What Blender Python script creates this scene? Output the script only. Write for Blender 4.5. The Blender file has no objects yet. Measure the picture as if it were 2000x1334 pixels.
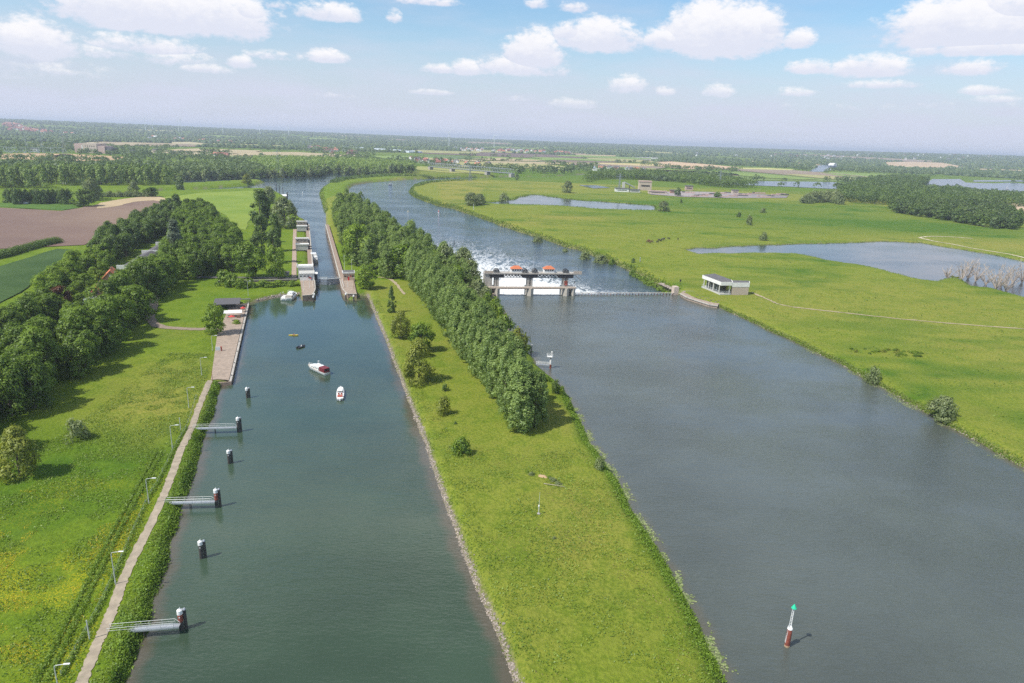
import bpy, bmesh, math, random
import numpy as np
from mathutils import Vector, Matrix
from mathutils.geometry import tessellate_polygon

SC = bpy.context.scene
COL = SC.collection
rad = math.radians
rng = np.random.default_rng(7)
random.seed(7)

# ------------------------------------------------------------------ camera
FPX, CAMH, PITCH, ROLL = 1333.0, 90.0, rad(16.6), math.atan(0.036)
FW = np.array([0, math.cos(PITCH), -math.sin(PITCH)])
R0 = np.array([1.0, 0, 0]); U0 = np.cross(R0, FW)
RV = R0 * math.cos(ROLL) + U0 * math.sin(ROLL)
UV = -R0 * math.sin(ROLL) + U0 * math.cos(ROLL)
cam = bpy.data.cameras.new('camera')
cam.sensor_width = 36.0
cam.lens = 36.0 * FPX / 2000.0
cam.clip_start = 1.0
cam.clip_end = 120000.0
cam_o = bpy.data.objects.new('camera', cam)
COL.objects.link(cam_o)
M = Matrix(((RV[0], UV[0], -FW[0], 0), (RV[1], UV[1], -FW[1], 0), (RV[2], UV[2], -FW[2], CAMH), (0, 0, 0, 1)))
cam_o.matrix_world = M
SC.camera = cam_o

# ------------------------------------------------------------------ light
SUN_EL, SUN_AZ = 53.0, math.degrees(math.atan2(-0.856, -0.518))   # azimuth from +Y towards +X
sun = bpy.data.lights.new('sun', 'SUN')
sun.energy = 4.3
sun.angle = rad(0.5)
sun.color = (1.0, 0.955, 0.88)
sun_o = bpy.data.objects.new('sun', sun)
COL.objects.link(sun_o)
_sd = Vector((math.sin(rad(SUN_AZ)) * math.cos(rad(SUN_EL)), math.cos(rad(SUN_AZ)) * math.cos(rad(SUN_EL)), math.sin(rad(SUN_EL))))
sun_o.rotation_euler = _sd.to_track_quat('Z', 'Y').to_euler()
sun_o.location = (-200, -100, 400)

SC.view_settings.view_transform = 'Standard'
SC.view_settings.look = 'None'
SC.view_settings.exposure = 0.25
SC.view_settings.gamma = 1.0
SC.render.engine = 'CYCLES'
SC.cycles.max_bounces = 5
SC.cycles.diffuse_bounces = 3
SC.cycles.glossy_bounces = 2
SC.cycles.transmission_bounces = 3
SC.cycles.volume_bounces = 0
SC.cycles.transparent_max_bounces = 4
SC.cycles.caustics_reflective = False
SC.cycles.caustics_refractive = False
SC.cycles.use_denoising = False
SC.cycles.denoiser = 'OPENIMAGEDENOISE'
SC.cycles.denoising_input_passes = 'RGB_ALBEDO_NORMAL'
SC.cycles.denoising_prefilter = 'ACCURATE'
SC.cycles.use_adaptive_sampling = False
SC.cycles.adaptive_threshold = 0.02
SC.cycles.sample_clamp_indirect = 4.0


def ray(px, py):
    return FW + RV * (px - 1000) / FPX + UV * (667 - py) / FPX


def dir_azel(px, py):
    d = ray(px, py)
    d = d / np.linalg.norm(d)
    return math.degrees(math.atan2(d[0], d[1])), math.degrees(math.asin(d[2]))


# ------------------------------------------------------------------ node helper
class NT:
    def __init__(self, tree):
        self.t = tree
        self.n = tree.nodes
        self.l = tree.links

    def add(self, kind, **kw):
        nd = self.n.new(kind)
        for k, v in kw.items():
            setattr(nd, k, v)
        return nd

    def link(self, a, b):
        self.l.new(a, b)

    def put(self, sock, v):
        if isinstance(v, bpy.types.NodeSocket):
            self.link(v, sock)
        elif v is not None:
            sock.default_value = v

    def math(self, op, a, b=None, c=None, clamp=False):
        nd = self.add('ShaderNodeMath', operation=op, use_clamp=clamp)
        for i, v in enumerate((a, b, c)):
            if v is not None:
                self.put(nd.inputs[i], v)
        return nd.outputs[0]

    def mix(self, fac, a, b, blend='MIX'):
        nd = self.add('ShaderNodeMix', data_type='RGBA', blend_type=blend)
        self.put(nd.inputs[0], fac)
        for i, v in ((6, a), (7, b)):
            if isinstance(v, tuple) and len(v) == 3:
                v = (*v, 1.0)
            self.put(nd.inputs[i], v)
        return nd.outputs[2]

    def ramp(self, v, lo, hi, a=0.0, b=1.0, smooth=True):
        nd = self.add('ShaderNodeMapRange', interpolation_type='SMOOTHSTEP' if smooth else 'LINEAR')
        self.put(nd.inputs[0], v)
        nd.inputs[1].default_value = lo
        nd.inputs[2].default_value = hi
        nd.inputs[3].default_value = a
        nd.inputs[4].default_value = b
        return nd.outputs[0]

    def noise(self, vec, scale, detail=4.0, rough=0.55, dist=0.0, out=0):
        nd = self.add('ShaderNodeTexNoise')
        if vec is not None:
            self.put(nd.inputs['Vector'], vec)
        nd.inputs['Scale'].default_value = scale
        nd.inputs['Detail'].default_value = detail
        nd.inputs['Roughness'].default_value = rough
        nd.inputs['Distortion'].default_value = dist
        return nd.outputs[out]

    def mapping(self, vec, scale=(1, 1, 1), rot=(0, 0, 0), loc=(0, 0, 0)):
        nd = self.add('ShaderNodeMapping')
        self.put(nd.inputs['Vector'], vec)
        nd.inputs['Scale'].default_value = scale
        nd.inputs['Rotation'].default_value = rot
        nd.inputs['Location'].default_value = loc
        return nd.outputs[0]


# ------------------------------------------------------------------ sky with clouds
world = bpy.data.worlds.new('World')
SC.world = world
world.use_nodes = True
w = NT(world.node_tree)
w.n.clear()
sky = w.add('ShaderNodeTexSky')
sky.sky_type = 'NISHITA'
sky.sun_disc = False
sky.sun_elevation = rad(SUN_EL)
sky.sun_rotation = rad(SUN_AZ)
sky.air_density = 1.0
sky.dust_density = 1.2
sky.ozone_density = 1.5
SKY_S = 0.105
tc = w.add('ShaderNodeTexCoord')
sep = w.add('ShaderNodeSeparateXYZ')
w.link(tc.outputs['Generated'], sep.inputs[0])
X, Y, Z = sep.outputs
az = w.math('MULTIPLY', w.math('ARCTAN2', X, Y), 180 / math.pi)
el = w.math('MULTIPLY', w.math('ARCSINE', Z), 180 / math.pi)
comb = w.add('ShaderNodeCombineXYZ')
w.link(az, comb.inputs[0])
w.link(w.math('MULTIPLY', el, 1.7), comb.inputs[1])
AE = comb.outputs[0]
n_big = w.noise(AE, 0.42, 8.0, 0.60)
n_fine = w.noise(w.mapping(AE, loc=(31, 7, 0)), 1.5, 7.0, 0.62)
nz = w.math('ADD', w.math('MULTIPLY', w.math('SUBTRACT', n_big, 0.5), 1.6), w.math('MULTIPLY', w.math('SUBTRACT', n_fine, 0.5), 1.15))
# cumulus seen in the photograph: pixel centre, half width, height above base, strength
CLOUDS = [
    (70, 92, 68, 52, 1.15), (330, 38, 200, 70, 1.25), (200, 20, 90, 40, .9), (470, 30, 60, 40, .8), (640, 32, 70, 28, .9), (830, 5, 70, 14, .7), (770, 38, 18, 18, .7), (540, 12, 40, 12, .5),
    (280, 94, 95, 28, .7), (340, 120, 80, 24, .45), (470, 126, 28, 20, .95), (540, 112, 60, 16, .55), (400, 138, 55, 14, .7), (640, 116, 46, 20, .95), (125, 143, 32, 9, .5),
    (840, 182, 50, 9, .85), (860, 138, 40, 16, .85), (910, 138, 34, 24, 1.0), (1040, 114, 68, 62, 1.15), (1010, 136, 105, 34, .85),
    (1165, 82, 98, 50, 1.1), (1120, 70, 50, 34, .9), (1120, 18, 32, 18, .7), (1048, 10, 30, 16, .6), (1010, 194, 34, 8, .6), (1120, 206, 58, 16, .85), (1225, 172, 52, 28, .7), (1300, 182, 22, 14, .6),
    (1405, 80, 135, 80, 1.25), (1310, 84, 60, 38, .9), (1480, 62, 60, 45, .9), (1558, 84, 34, 28, .95), (1580, 136, 45, 22, .85), (1695, 138, 70, 32, 1.0),
    (1402, 182, 34, 20, .8), (1560, 184, 50, 12, .7), (1720, 168, 62, 12, .7), (1900, 66, 150, 72, 1.2), (1960, 30, 90, 50, 1.0), (1905, 98, 118, 26, .9), (1890, 138, 55, 22, .8),
    (1920, 180, 40, 14, .75), (1940, 196, 36, 10, .6), (650, 188, 45, 8, .4), (200, 105, 60, 20, .4), (60, 140, 120, 30, .22), (1750, 210, 200, 12, .25), (2200, 60, 160, 60, 1.0), (-220, 50, 150, 60, 1.0), (-120, 150, 60, 20, .8), (2120, 160, 70, 25, .9),
]
pxdeg = 1333.0 * math.pi / 180
field = None
hgt = None
for (cx, cy, hw, hh, st) in CLOUDS:
    a0, e0 = dir_azel(cx, cy)
    da = hw / pxdeg
    dt = hh / pxdeg
    # distance from the cloud's heart: round above its base, cut short below
    ua = w.math('MULTIPLY', w.math('SUBTRACT', az, a0), 1 / da)
    ve = w.math('SUBTRACT', el, e0 + 0.0 * ROLL)
    vt = w.math('MAXIMUM', w.math('MULTIPLY', ve, 1 / dt), w.math('MULTIPLY', ve, -1 / (0.42 * dt)))
    d2 = w.math('ADD', w.math('MULTIPLY', ua, ua), w.math('MULTIPLY', vt, vt))
    f = w.math('MULTIPLY', w.math('SUBTRACT', 1.0, d2), st)
    g = w.math('ADD', w.math('MULTIPLY', ve, 1 / dt), 0.15)
    if field is None:
        field, hgt = f, g
    else:
        big = w.math('GREATER_THAN', f, field)
        nd = w.add('ShaderNodeMix', data_type='FLOAT')
        w.put(nd.inputs[0], big); w.put(nd.inputs[2], hgt); w.put(nd.inputs[3], g)
        hgt = nd.outputs[0]
        field = w.math('MAXIMUM', field, f)
field = w.math('MAXIMUM', field, -1.2)
dens = w.math('ADD', field, nz)
low = w.ramp(el, 11.0, 16.0, 1.0, 0.0)
mask_low = w.math('MULTIPLY', w.ramp(dens, 0.06, 0.74), low)
# unseen clouds added above the frame, brightened in bands for the water to reflect
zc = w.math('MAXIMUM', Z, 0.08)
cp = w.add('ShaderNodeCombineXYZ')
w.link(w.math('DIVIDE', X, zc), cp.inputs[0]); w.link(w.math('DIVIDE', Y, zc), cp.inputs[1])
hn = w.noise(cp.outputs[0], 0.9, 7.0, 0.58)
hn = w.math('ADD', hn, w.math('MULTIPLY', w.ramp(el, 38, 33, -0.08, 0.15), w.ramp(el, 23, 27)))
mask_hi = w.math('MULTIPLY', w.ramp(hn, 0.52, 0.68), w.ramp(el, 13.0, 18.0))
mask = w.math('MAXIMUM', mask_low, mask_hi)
lit = w.ramp(w.math('ADD', hgt, w.math('MULTIPLY', nz, 0.5)), 0.02, 0.80)
lit = w.math('MAXIMUM', lit, w.ramp(el, 12, 17, 0, .7))
K = 1 / SKY_S
c_top = (0.86 * K, 0.845 * K, 0.86 * K)
c_bas = (0.66 * K, 0.68 * K, 0.78 * K)
ccol = w.mix(lit, c_bas, c_top)
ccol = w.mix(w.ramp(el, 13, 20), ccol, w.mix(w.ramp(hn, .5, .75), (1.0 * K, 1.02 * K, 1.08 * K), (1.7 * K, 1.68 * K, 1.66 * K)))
# pale lilac air low over the horizon, as in the photograph
air = w.ramp(el, 0.0, 9.5, 1.0, 0.0)
veil = w.ramp(w.noise(w.mapping(AE, scale=(.35, 1, 1)), 0.35, 5, .55), .35, .75, 0.0, 0.28)
airf = w.math('ADD', w.math('MULTIPLY', air, 0.93), w.math('MULTIPLY', veil, w.ramp(el, 14, 22, 1, 0)), clamp=True)
skyc = w.mix(w.math('MULTIPLY', w.ramp(el, 9, 16), w.ramp(el, 25, 33, 1.0, 0.0)), w.mix(w.ramp(el, 22, 33), w.mix(1.0, sky.outputs[0], (1.02, 1.22, 1.30), 'MULTIPLY'), w.mix(1.0, sky.outputs[0], (.95, .98, .88), 'MULTIPLY')), w.mix(1.0, sky.outputs[0], (1.02, 1.42, 1.78), 'MULTIPLY'))  # sky tint raised above the frame, shaped to blue the water's reflections
base = w.mix(airf, skyc, (0.57 * K, 0.605 * K, 0.725 * K))
fade = w.ramp(el, 0.5, 5.5, 0.25, 1.0)
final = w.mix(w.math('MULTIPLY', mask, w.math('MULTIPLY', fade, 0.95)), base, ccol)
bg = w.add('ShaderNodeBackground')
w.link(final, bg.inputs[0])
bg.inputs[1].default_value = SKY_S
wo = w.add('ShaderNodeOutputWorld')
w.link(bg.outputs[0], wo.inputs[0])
world.cycles.sampling_method = 'MANUAL'
world.cycles.sample_map_resolution = 512


# ------------------------------------------------------------------ object helpers
def tag(o, label=None, cat=None, group=None, kind=None):
    if label: o['label'] = label
    if cat: o['category'] = cat
    if group: o['group'] = group
    if kind: o['kind'] = kind
    return o


def thing(name, label, cat, loc=(0, 0, 0), rz=0.0, group=None):
    o = bpy.data.objects.new(name, None)
    o.empty_display_size = 0.5
    COL.objects.link(o)
    o.location = loc
    o.rotation_euler = (0, 0, rz)
    return tag(o, label, cat, group)


def copy_tree(o, parent=None):
    c = o.copy()
    COL.objects.link(c)
    c.parent = parent
    for ch in o.children:
        copy_tree(ch, c)
    return c


def mesh_np(name, verts, faces_flat, nper, mats, smooth=False, mat_idx=None):
    """quick mesh from numpy: faces all of nper corners"""
    me = bpy.data.meshes.new(name)
    nv = len(verts)
    nf = len(faces_flat) // nper
    me.vertices.add(nv)
    me.vertices.foreach_set('co', np.ascontiguousarray(verts, dtype=np.float32).ravel())
    me.loops.add(nf * nper)
    me.loops.foreach_set('vertex_index', np.ascontiguousarray(faces_flat, dtype=np.int32).ravel())
    me.polygons.add(nf)
    me.polygons.foreach_set('loop_start', np.arange(0, nf * nper, nper, dtype=np.int32))
    if smooth:
        me.polygons.foreach_set('use_smooth', np.ones(nf, dtype=bool))
    if mat_idx is not None:
        me.polygons.foreach_set('material_index', np.ascontiguousarray(mat_idx, dtype=np.int32))
    for m in (mats if isinstance(mats, (list, tuple)) else [mats]):
        me.materials.append(m)
    me.update(calc_edges=True)
    me.validate()
    return me


def link(name, me, parent=None):
    o = bpy.data.objects.new(name, me)
    COL.objects.link(o)
    if parent is not None:
        o.parent = parent
    return o


class MB:
    """collects boxes, tubes and prisms into one mesh"""
    def __init__(self):
        self.v, self.f, self.m = [], [], []

    def _add(self, vs, fs, mi=0):
        b = len(self.v)
        self.v += [tuple(map(float, p)) for p in vs]
        self.f += [tuple(b + i for i in f) for f in fs]
        self.m += [mi] * len(fs)
        return self

    def box(self, c, s, rz=0.0, mi=0):
        cx, cy, cz = c
        hx, hy, hz = s[0] / 2, s[1] / 2, s[2] / 2
        co, si = math.cos(rz), math.sin(rz)
        vs = []
        for dz in (-hz, hz):
            for dx, dy in ((-hx, -hy), (hx, -hy), (hx, hy), (-hx, hy)):
                vs.append((cx + dx * co - dy * si, cy + dx * si + dy * co, cz + dz))
        return self._add(vs, [(3, 2, 1, 0), (4, 5, 6, 7), (0, 1, 5, 4), (1, 2, 6, 5), (2, 3, 7, 6), (3, 0, 4, 7)], mi)

    def bx(self, x0, x1, y0, y1, z0, z1, mi=0):
        return self.box(((x0 + x1) / 2, (y0 + y1) / 2, (z0 + z1) / 2), (x1 - x0, y1 - y0, z1 - z0), 0, mi)

    def bar(self, p, q, r, r2=None, n=8, cap=True, mi=0):
        p, q = Vector(p), Vector(q)
        r2 = r if r2 is None else r2
        d = (q - p)
        if d.length < 1e-6: return self
        d.normalize()
        a = d.orthogonal().normalized()
        b = d.cross(a)
        vs = []
        for c, rr in ((p, r), (q, r2)):
            for k in range(n):
                t = 2 * math.pi * k / n
                vs.append(c + a * math.cos(t) * rr + b * math.sin(t) * rr)
        fs = [(k, (k + 1) % n, n + (k + 1) % n, n + k) for k in range(n)]
        if cap:
            fs += [tuple(reversed(range(n))), tuple(range(n, 2 * n))]
        return self._add(vs, fs, mi)

    def path(self, pts, r, n=6, mi=0):
        for i in range(len(pts) - 1):
            ra = r if not isinstance(r, (list, tuple)) else r[i]
            rb = r if not isinstance(r, (list, tuple)) else r[i + 1]
            self.bar(pts[i], pts[i + 1], ra, rb, n, True, mi)
        return self

    def prism(self, pts, z0, z1, mi=0):
        n = len(pts)
        area = sum(pts[i][0] * pts[(i + 1) % n][1] - pts[(i + 1) % n][0] * pts[i][1] for i in range(n))
        if area < 0: pts = list(reversed(pts))
        vs = [(p[0], p[1], z0) for p in pts] + [(p[0], p[1], z1) for p in pts]
        fs = [(k, (k + 1) % n, n + (k + 1) % n, n + k) for k in range(n)]
        tris = tessellate_polygon([[Vector((p[0], p[1], 0)) for p in pts]])
        for t in tris:
            a, b, c = t
            ar = (pts[b][0] - pts[a][0]) * (pts[c][1] - pts[a][1]) - (pts[c][0] - pts[a][0]) * (pts[b][1] - pts[a][1])
            if ar < 0: b, c = c, b
            fs.append((n + a, n + b, n + c)); fs.append((c, b, a))
        return self._add(vs, fs, mi)

    def gable(self, x0, x1, y0, y1, z0, z1, over=0.3, th=0.15, mi=0):
        """two roof slabs, ridge along x"""
        ym = (y0 + y1) / 2
        for s, ye in ((-1, y0 - over), (1, y1 + over)):
            ze = z0 - over * (z1 - z0) / max(abs(ym - y0), .01)
            a = [(x0 - over, ye, ze), (x1 + over, ye, ze), (x1 + over, ym, z1), (x0 - over, ym, z1)]
            vs = a + [(p[0], p[1], p[2] + th) for p in a]
            fs = [(0, 1, 2, 3), (7, 6, 5, 4), (0, 4, 5, 1), (1, 5, 6, 2), (2, 6, 7, 3), (3, 7, 4, 0)]
            if s > 0: fs = [tuple(reversed(f)) for f in fs]
            self._add(vs, [tuple(reversed(f)) for f in fs], mi)
        return self

    def hip(self, x0, x1, y0, y1, z0, z1, ridge=0.0, over=0.3, mi=0):
        x0 -= over; x1 += over; y0 -= over; y1 += over
        xm, ym = (x0 + x1) / 2, (y0 + y1) / 2
        h = ridge / 2
        vs = [(x0, y0, z0), (x1, y0, z0), (x1, y1, z0), (x0, y1, z0), (xm - h, ym, z1), (xm + h + 1e-3, ym, z1)]
        return self._add(vs, [(3, 2, 1, 0), (0, 1, 5, 4), (1, 2, 5), (2, 3, 4, 5), (3, 0, 4)], mi)

    def disc_ring(self, c, axis, r, w, n=16, mi=0):
        c = Vector(c); axis = Vector(axis).normalized()
        a = axis.orthogonal().normalized(); b = axis.cross(a)
        p = [c + (a * math.cos(2 * math.pi * k / n) + b * math.sin(2 * math.pi * k / n)) * r for k in range(n)]
        for k in range(n): self.bar(p[k], p[(k + 1) % n], w, w, 5, True, mi)
        return self

    def build(self, name, mats, parent=None, smooth=False, bevel=0.0):
        me = bpy.data.meshes.new(name)
        me.from_pydata(self.v, [], self.f)
        for m in (mats if isinstance(mats, (list, tuple)) else [mats]):
            me.materials.append(m)
        if len(me.materials) > 1:
            me.polygons.foreach_set('material_index', np.array(self.m, dtype=np.int32))
        if smooth:
            me.polygons.foreach_set('use_smooth', np.ones(len(me.polygons), dtype=bool))
        me.update()
        o = link(name, me, parent)
        if bevel > 0:
            md = o.modifiers.new('bevel', 'BEVEL'); md.width = bevel; md.segments = 2; md.limit_method = 'ANGLE'
        return o


# ------------------------------------------------------------------ materials
MATS = {}


def mat(name, col, rough=0.7, metal=0.0, var=0.12, scale=1.5, bump=0.0, dirt=None, spec=0.5, bscale=None):
    m = bpy.data.materials.new(name)
    m.use_nodes = True
    t = NT(m.node_tree)
    b = t.n['Principled BSDF']
    b.inputs['Roughness'].default_value = rough
    b.inputs['Metallic'].default_value = metal
    b.inputs['Specular IOR Level'].default_value = spec
    co = t.add('ShaderNodeTexCoord').outputs['Object']
    n1 = t.noise(co, scale, 5, .6)
    lo = tuple(c * (1 - var) for c in col)
    hi = tuple(min(1, c * (1 + var)) for c in col)
    c = t.mix(t.ramp(n1, .3, .7), lo, hi)
    if dirt:
        c = t.mix(t.math('MULTIPLY', t.ramp(t.noise(t.mapping(co, scale=(1, 1, .35)), scale * 2.3, 5, .65), .5, .75), .6), c, dirt)
    t.put(b.inputs['Base Color'], c)
    if bump > 0:
        bp = t.add('ShaderNodeBump')
        bp.inputs['Strength'].default_value = bump
        bp.inputs['Distance'].default_value = 0.1
        t.link(t.noise(co, bscale or scale * 6, 4, .6), bp.inputs['Height'])
        t.link(bp.outputs[0], b.inputs['Normal'])
    MATS[name] = m
    return m


mat('white_paint', (.78, .78, .76), .45, 0, .05, 1.2, dirt=(.5, .48, .44))
mat('boat_white', (.82, .82, .80), .25, 0, .03, 2)
mat('concrete', (.40, .37, .33), .85, 0, .16, .5, .4, dirt=(.24, .21, .18))
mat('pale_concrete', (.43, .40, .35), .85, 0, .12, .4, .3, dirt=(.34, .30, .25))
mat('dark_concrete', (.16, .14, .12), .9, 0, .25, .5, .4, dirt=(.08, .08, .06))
mat('brown_paving', (.325, .255, .20), .9, 0, .16, .6, .25, dirt=(.24, .19, .15))
mat('quay_stone', (.30, .22, .17), .9, 0, .2, .8, .4, dirt=(.12, .10, .08))
mat('asphalt', (.11, .105, .10), .9, 0, .2, .8)
mat('gravel_path', (.33, .275, .205), .95, 0, .18, .5, .2, dirt=(.22, .21, .12))
mat('dirt_track', (.36, .29, .19), .95, 0, .15, .6, 0, dirt=(.20, .22, .08))
mat('galvanised', (.42, .44, .46), .45, .5, .12, 3)
mat('lamp_grey', (.58, .60, .58), .45, .2, .06, 2)
mat('dark_steel', (.035, .035, .04), .6, .2, .3, 1.5)
mat('blue_steel', (.25, .29, .34), .5, .1, .15, 1.0, dirt=(.17, .16, .15))
mat('pile_dark', (.06, .055, .05), .8, 0, .35, 2.0, .3, dirt=(.10, .09, .05))
mat('pile_red', (.30, .055, .045), .7, 0, .25, 2.0, .2, dirt=(.14, .05, .04))
mat('rust_red', (.26, .07, .045), .75, .1, .3, 1.5, dirt=(.12, .05, .03))
mat('signal_red', (.55, .03, .03), .5, 0, .1, 2)
mat('signal_green', (.02, .50, .28), .45, 0, .08, 2)
mat('glass_dark', (.02, .025, .03), .12, 0, .2, 1, spec=.8)
mat('orange_tile', (.52, .16, .07), .8, 0, .18, 3, .3, dirt=(.33, .12, .07))
mat('red_tile', (.44, .075, .045), .8, 0, .2, 3, .3, dirt=(.28, .07, .05))
mat('brown_tile', (.10, .055, .045), .85, 0, .25, 3, .3)
mat('slate', (.10, .095, .10), .8, 0, .2, 2, .2)
mat('roof_felt', (.115, .11, .115), .9, 0, .18, .6, 0, dirt=(.16, .15, .14))
mat('brick', (.34, .20, .14), .9, 0, .2, 3, .3)
mat('pale_brick', (.50, .41, .33), .9, 0, .18, 3, .3, dirt=(.36, .30, .24))
mat('white_wall', (.74, .73, .70), .8, 0, .06, .8, dirt=(.5, .48, .44))
mat('grey_render', (.50, .49, .46), .85, 0, .1, .8, dirt=(.33, .32, .30))
mat('pink_brick', (.46, .33, .29), .9, 0, .1, .05)
mat('machine_brick', (.50, .37, .28), .9, 0, .12, 2, .2, dirt=(.38, .28, .22))
mat('canopy_red', (.16, .02, .028), .6, 0, .15, 2)
mat('awning_red', (.50, .05, .04), .7, 0, .1, 2)
mat('rubber_black', (.025, .025, .028), .5, 0, .2, 4)
mat('kayak_yellow', (.75, .55, .05), .35, 0, .05, 2)
mat('teak', (.30, .17, .09), .6, 0, .2, 4)
mat('seat_red', (.42, .09, .06), .6, 0, .1, 4)
mat('skin', (.50, .30, .22), .6, 0, .05, 8)
mat('cloth_blue', (.05, .07, .13), .85, 0, .15, 6)
mat('cloth_orange', (.55, .12, .04), .85, 0, .15, 6)
mat('hair', (.04, .025, .015), .7, 0, .2, 9)
mat('sail', (.85, .85, .84), .7, 0, .03, 1)
mat('greenhouse_glass', (.55, .62, .66), .2, 0, .1, .02)
mat('cow_brown', (.12, .05, .03), .85, 0, .4, 1.2)
mat('cow_black', (.03, .025, .025), .85, 0, .3, 1.2)
mat('sand', (.44, .30, .18), .95, 0, .2, 2.5, .4, dirt=(.25, .20, .11))
mat('stone_riprap', (.30, .255, .215), .9, 0, .5, 1.6, .4, dirt=(.09, .08, .06))
mat('bark', (.13, .105, .08), .9, 0, .3, 2, .4)
mat('dead_wood', (.40, .335, .275), .85, 0, .2, 1.5)
mat('turbine_white', (.80, .81, .82), .5, 0, .02, .1)
mat('steel_lattice', (.34, .38, .38), .6, .2, .1, .2)
mat('flag_red', (.5, .05, .05), .8)


def foliage(name, dark, light, trans=0.35, rand=0.25, glow=(1, 1, 1)):
    """leaf cards: colour from a per-face tone (leaf age, cluster) and from the tree itself"""
    m = bpy.data.materials.new(name)
    m.use_nodes = True
    t = NT(m.node_tree)
    t.n.clear()
    at = t.add('ShaderNodeAttribute', attribute_name='tone')
    oi = t.add('ShaderNodeObjectInfo')
    f = t.math('ADD', at.outputs['Fac'], t.math('MULTIPLY', t.math('SUBTRACT', oi.outputs['Random'], .5), rand), clamp=True)
    c = t.mix(f, dark, light)
    d = t.add('ShaderNodeBsdfDiffuse')
    t.link(c, d.inputs[0])
    tr = t.add('ShaderNodeBsdfTranslucent')
    t.link(t.mix(1.0, c, (1.25, 1.25, .55), 'MULTIPLY'), tr.inputs[0])
    gl = t.add('ShaderNodeBsdfGlossy')
    gl.inputs['Roughness'].default_value = .5
    gl.inputs[0].default_value = (.9, .95, .9, 1)
    ms = t.add('ShaderNodeMixShader')
    ms.inputs[0].default_value = trans
    t.link(d.outputs[0], ms.inputs[1]); t.link(tr.outputs[0], ms.inputs[2])
    m2 = t.add('ShaderNodeMixShader')
    m2.inputs[0].default_value = .025
    t.link(ms.outputs[0], m2.inputs[1]); t.link(gl.outputs[0], m2.inputs[2])
    o = t.add('ShaderNodeOutputMaterial')
    t.link(m2.outputs[0], o.inputs[0])
    MATS[name] = m
    return m


foliage('leaf_oak', (.058, .112, .014), (.235, .345, .040), .42, .45)
foliage('leaf_poplar', (.115, .190, .044), (.330, .430, .130), .42, .45)
foliage('leaf_bright', (.100, .180, .016), (.290, .400, .040), .42, .45)
foliage('leaf_dark', (.056, .105, .024), (.190, .275, .058), .40, .45)
foliage('leaf_willow', (.140, .185, .070), (.310, .360, .160), .42)
foliage('leaf_olive', (.150, .190, .022), (.340, .370, .060), .42)
foliage('leaf_copper', (.050, .022, .012), (.150, .060, .028))
foliage('leaf_grass', (.105, .175, .018), (.255, .345, .042), .35)
foliage('leaf_lush', (.060, .135, .010), (.215, .330, .030), .35)
foliage('leaf_reed', (.15, .14, .07), (.34, .30, .18), .3)
foliage('leaf_straw', (.19, .17, .045), (.33, .28, .09), .3)
foliage('leaf_lily', (.10, .15, .04), (.34, .38, .18), .1)
foliage('leaf_grey', (.075, .105, .065), (.20, .25, .17), .3)
foliage('leaf_far', (.062, .110, .040), (.190, .255, .085), .3)
foliage('flower_yellow', (.40, .30, .01), (.70, .52, .02), .2)
# ------------------------------------------------------------------ lie of the land
LAND = 2.0
LOW = -2.5            # water below the weir and the lock


def G(px, py, z=0.0):
    d = ray(px, py)
    t = (z - CAMH) / d[2]
    return np.array([d[0] * t, d[1] * t, z])


def far_z(x, y):
    """earth's curve and the low wooded rises along the horizon"""
    r = np.hypot(x, y)
    a = np.degrees(np.arctan2(x, y))
    up = np.interp(a, [-60, -40, -30, -22, -12, -4, 4, 12, 22, 32, 40, 60], [92, 88, 78, 64, 48, 40, 38, 40, 52, 74, 84, 84])
    s = np.clip((r - 4500) / 6500, 0, 1)
    e = np.clip((r - 12500) / 6000, 0, 1)
    return up * (s * s * (3 - 2 * s) - e * e * (3 - 2 * e)) - np.maximum(r - 2500, 0) ** 2 / (2 * 6.371e6)


def GL(px, py, z=LAND):
    """photographed point on the land"""
    g = G(px, py, z)
    for _ in range(12):
        g = G(px, py, z + 0.7 * (float(far_z(g[0], g[1])) + z - z) if np.hypot(g[0], g[1]) > 2500 else z)
        if g[1] <= 0 or g[1] > 40000:
            d = ray(px, py); d = d / np.hypot(d[0], d[1]); return np.array([d[0] * 30000, d[1] * 30000, 0])
    return g


# lock axis
LK0 = G(639.5, 556)                       # middle of the near gate
LK_D = np.array([-0.294, 0.956]); LK_R = np.array([0.956, 0.294])
LK_RZ = math.atan2(LK_R[1], LK_R[0])


def lk(s, d):
    p = LK0[:2] + LK_R * s + LK_D * d
    return (p[0], p[1])


WR0 = G(975, 577)
WR_R = np.array([0.987, 0.1607]); WR_D = np.array([-0.1607, 0.987])
WR_RZ = math.atan2(WR_R[1], WR_R[0])


def wr(s, d):
    p = WR0[:2] + WR_R * s + WR_D * d
    return (p[0], p[1])


def px(pts, z=0.0):
    return [tuple(G(a, b, z)[:2]) for a, b in pts]


def pxl(pts, z=LAND):
    return [tuple(GL(a, b, z)[:2]) for a, b in pts]


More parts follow.
